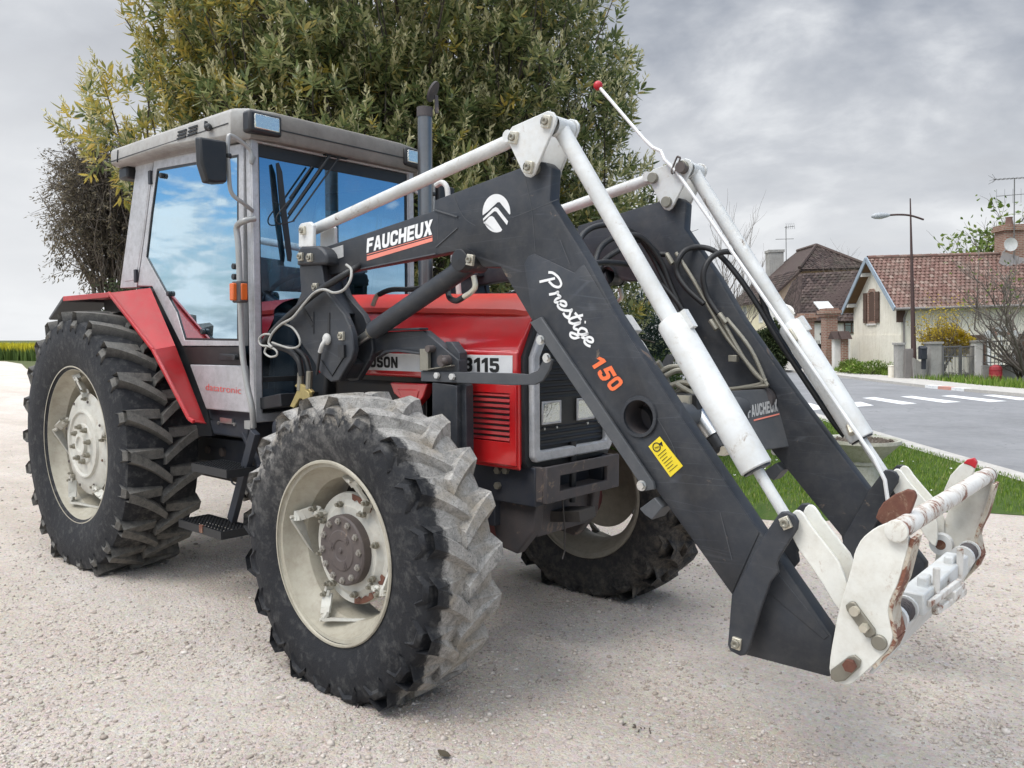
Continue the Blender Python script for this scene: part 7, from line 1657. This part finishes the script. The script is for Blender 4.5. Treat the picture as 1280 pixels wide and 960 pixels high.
t = twiggy('bare_tree', gpt(886, 22.5, 0), 'bare thin-branched tree seen against the sky inside the loader linkage', 'tree', 3.7, .8, 9, M['twig_pale'], None, 0, levels=3, spread=.26, up=.8, rad0=.035)
t = twiggy('bare_tree', gpt(1066, 50, 0), 'bare thin tree standing behind the brown roofs, left of the cottage ridge', 'tree', 5.4, 1.2, 5, M['twig_pale'], None, 0, levels=3, spread=.3, up=.8, rad0=.05)
g0 = gpt(965, 35.5, .1); foliage_shrub('dark_bush', g0, 'rounded dark green bush in front of the tall cream house', 'shrub', (0,0,.95,.66,.6,1.05), 7000, (.16,.075), M['bushleaf'])
for px, dpt, lab in ((1088, 31.6, 'low green weeds at the foot of the cottage gable'), (1062, 33.2, 'small green bush at the brick pier corner')):
    g0 = gpt(px, dpt, .05); foliage_shrub('wall_weeds', g0, lab, 'weeds', (0,0,.18,1.0 if px > 1070 else .45,.3,.34), 2500, (.13,.03), M['spring'] if px < 1070 else M['grass'], upb=.9)

# ------------------------------------------------------------------ stone planter on the verge
pb = U(1076, 619, 'z', 0)
pl = thing('planter', pb, 'round mossy concrete urn planter filled with soil on the lawn behind the loader', 'planter')
dpl = (pb-CAM).dot(FW); hz_ = CAM.z-(548-423.8)/FPX*dpl; rr = 45/FPX*dpl
m_ = MB(); m_.lathe([(hz_-.02,rr*.86),(hz_,rr*.90),(hz_+.004,rr),(hz_-.028,rr*1.0),(hz_-.045,rr*.93),(hz_-.09,rr*.80),(hz_-.15,rr*.62),(hz_-.19,rr*.50),(hz_-.20,rr*.44)], (0,0,0), 'z', 48); m_.lathe([(hz_-.20,rr*.44),(hz_-.215,rr*.46),(hz_-.23,rr*.46),(hz_-.235,rr*.40),(hz_-.40,rr*.50),(.04,rr*.56),(.04,rr*.62),(-.03,rr*.62)], (0,0,0), 'z', 48); m_.build('urn', M['concrete'], pl)
m_ = MB(); m_.lathe([(hz_-.018,.0005),(hz_-.012,rr*.4),(hz_-.022,rr*.87)], (0,0,0), 'z', 32); so = m_.build('soil', M['soil'], pl); k = 260
an = rng.uniform(0, 6.28, k); ra = rr*.82*np.sqrt(rng.random(k)); s_ = rng.uniform(.006,.016,k)
J = iv[None]*s_[:,None,None]*rng.uniform(.7,1.2,(k,12,1)); J = J+np.stack([ra*np.cos(an), ra*np.sin(an), np.full(k, hz_-.012)],1)[:,None,:]
npmesh('soil_clods', J.reshape(-1,3), (ifc[None]+12*np.arange(k)[:,None,None]).reshape(-1,3), M['soil'], so)['kind'] = 'stuff'
# a few loose things on the yard
m_ = MB(); a = U(555, 944, 'z', .012); rg2 = random.Random(3); P = [(a.x+.035*math.cos(t)*rg2.uniform(.6,1), a.y+.020*math.sin(t)*rg2.uniform(.6,1), .010+.012*rg2.random()) for t in np.linspace(0,6.28,9)[:-1]]; m_.prism(P, (0,0,.004)); o = m_.build('dead_leaf', M['darkleaf'], None, smooth=0); tag(o, 'single brown dead leaf lying on the gravel', 'leaf')
m_ = MB()
for k in range(9): x_, y_ = random.gauss(0,.05), random.gauss(0,.025); a = U(797,910,'z',.008); m_.tube([(a.x+x_*.5,a.y+y_*.5,.008), (a.x+x_*.5+random.gauss(0,.012),a.y+y_*.5+random.gauss(0,.012),.012)], .003, 5)
o = m_.build('dirt_clump', M['soil'], None); tag(o, 'small dark clump of dirt and straw on the gravel', 'dirt')
# ------------------------------------------------------------------ one object for every piece one could take off
SPLIT = ('link_plate glass_stud door_hinge rod_bracket link_pin pivot_pin crank_pin stand_bolt bracket_bolt bell_crank hitch_link hitch_clip hitch_bolt hitch_bolt frame_bolt box_bolt hydraulic_hose '
         'hydraulic_pipe pipe_union valve_pipe plug coupling_hose hose_coupling signal_cable grille_screw shim_plate ram_elbow ram_hose rust_patch bar_cap roof_vent post_slot bracket_pin valve_block wheel_bolt').split()
for o_ in list(SC.objects):
    if o_.type == 'MESH' and o_.name.split('.')[0] in SPLIT: split_pieces(o_)
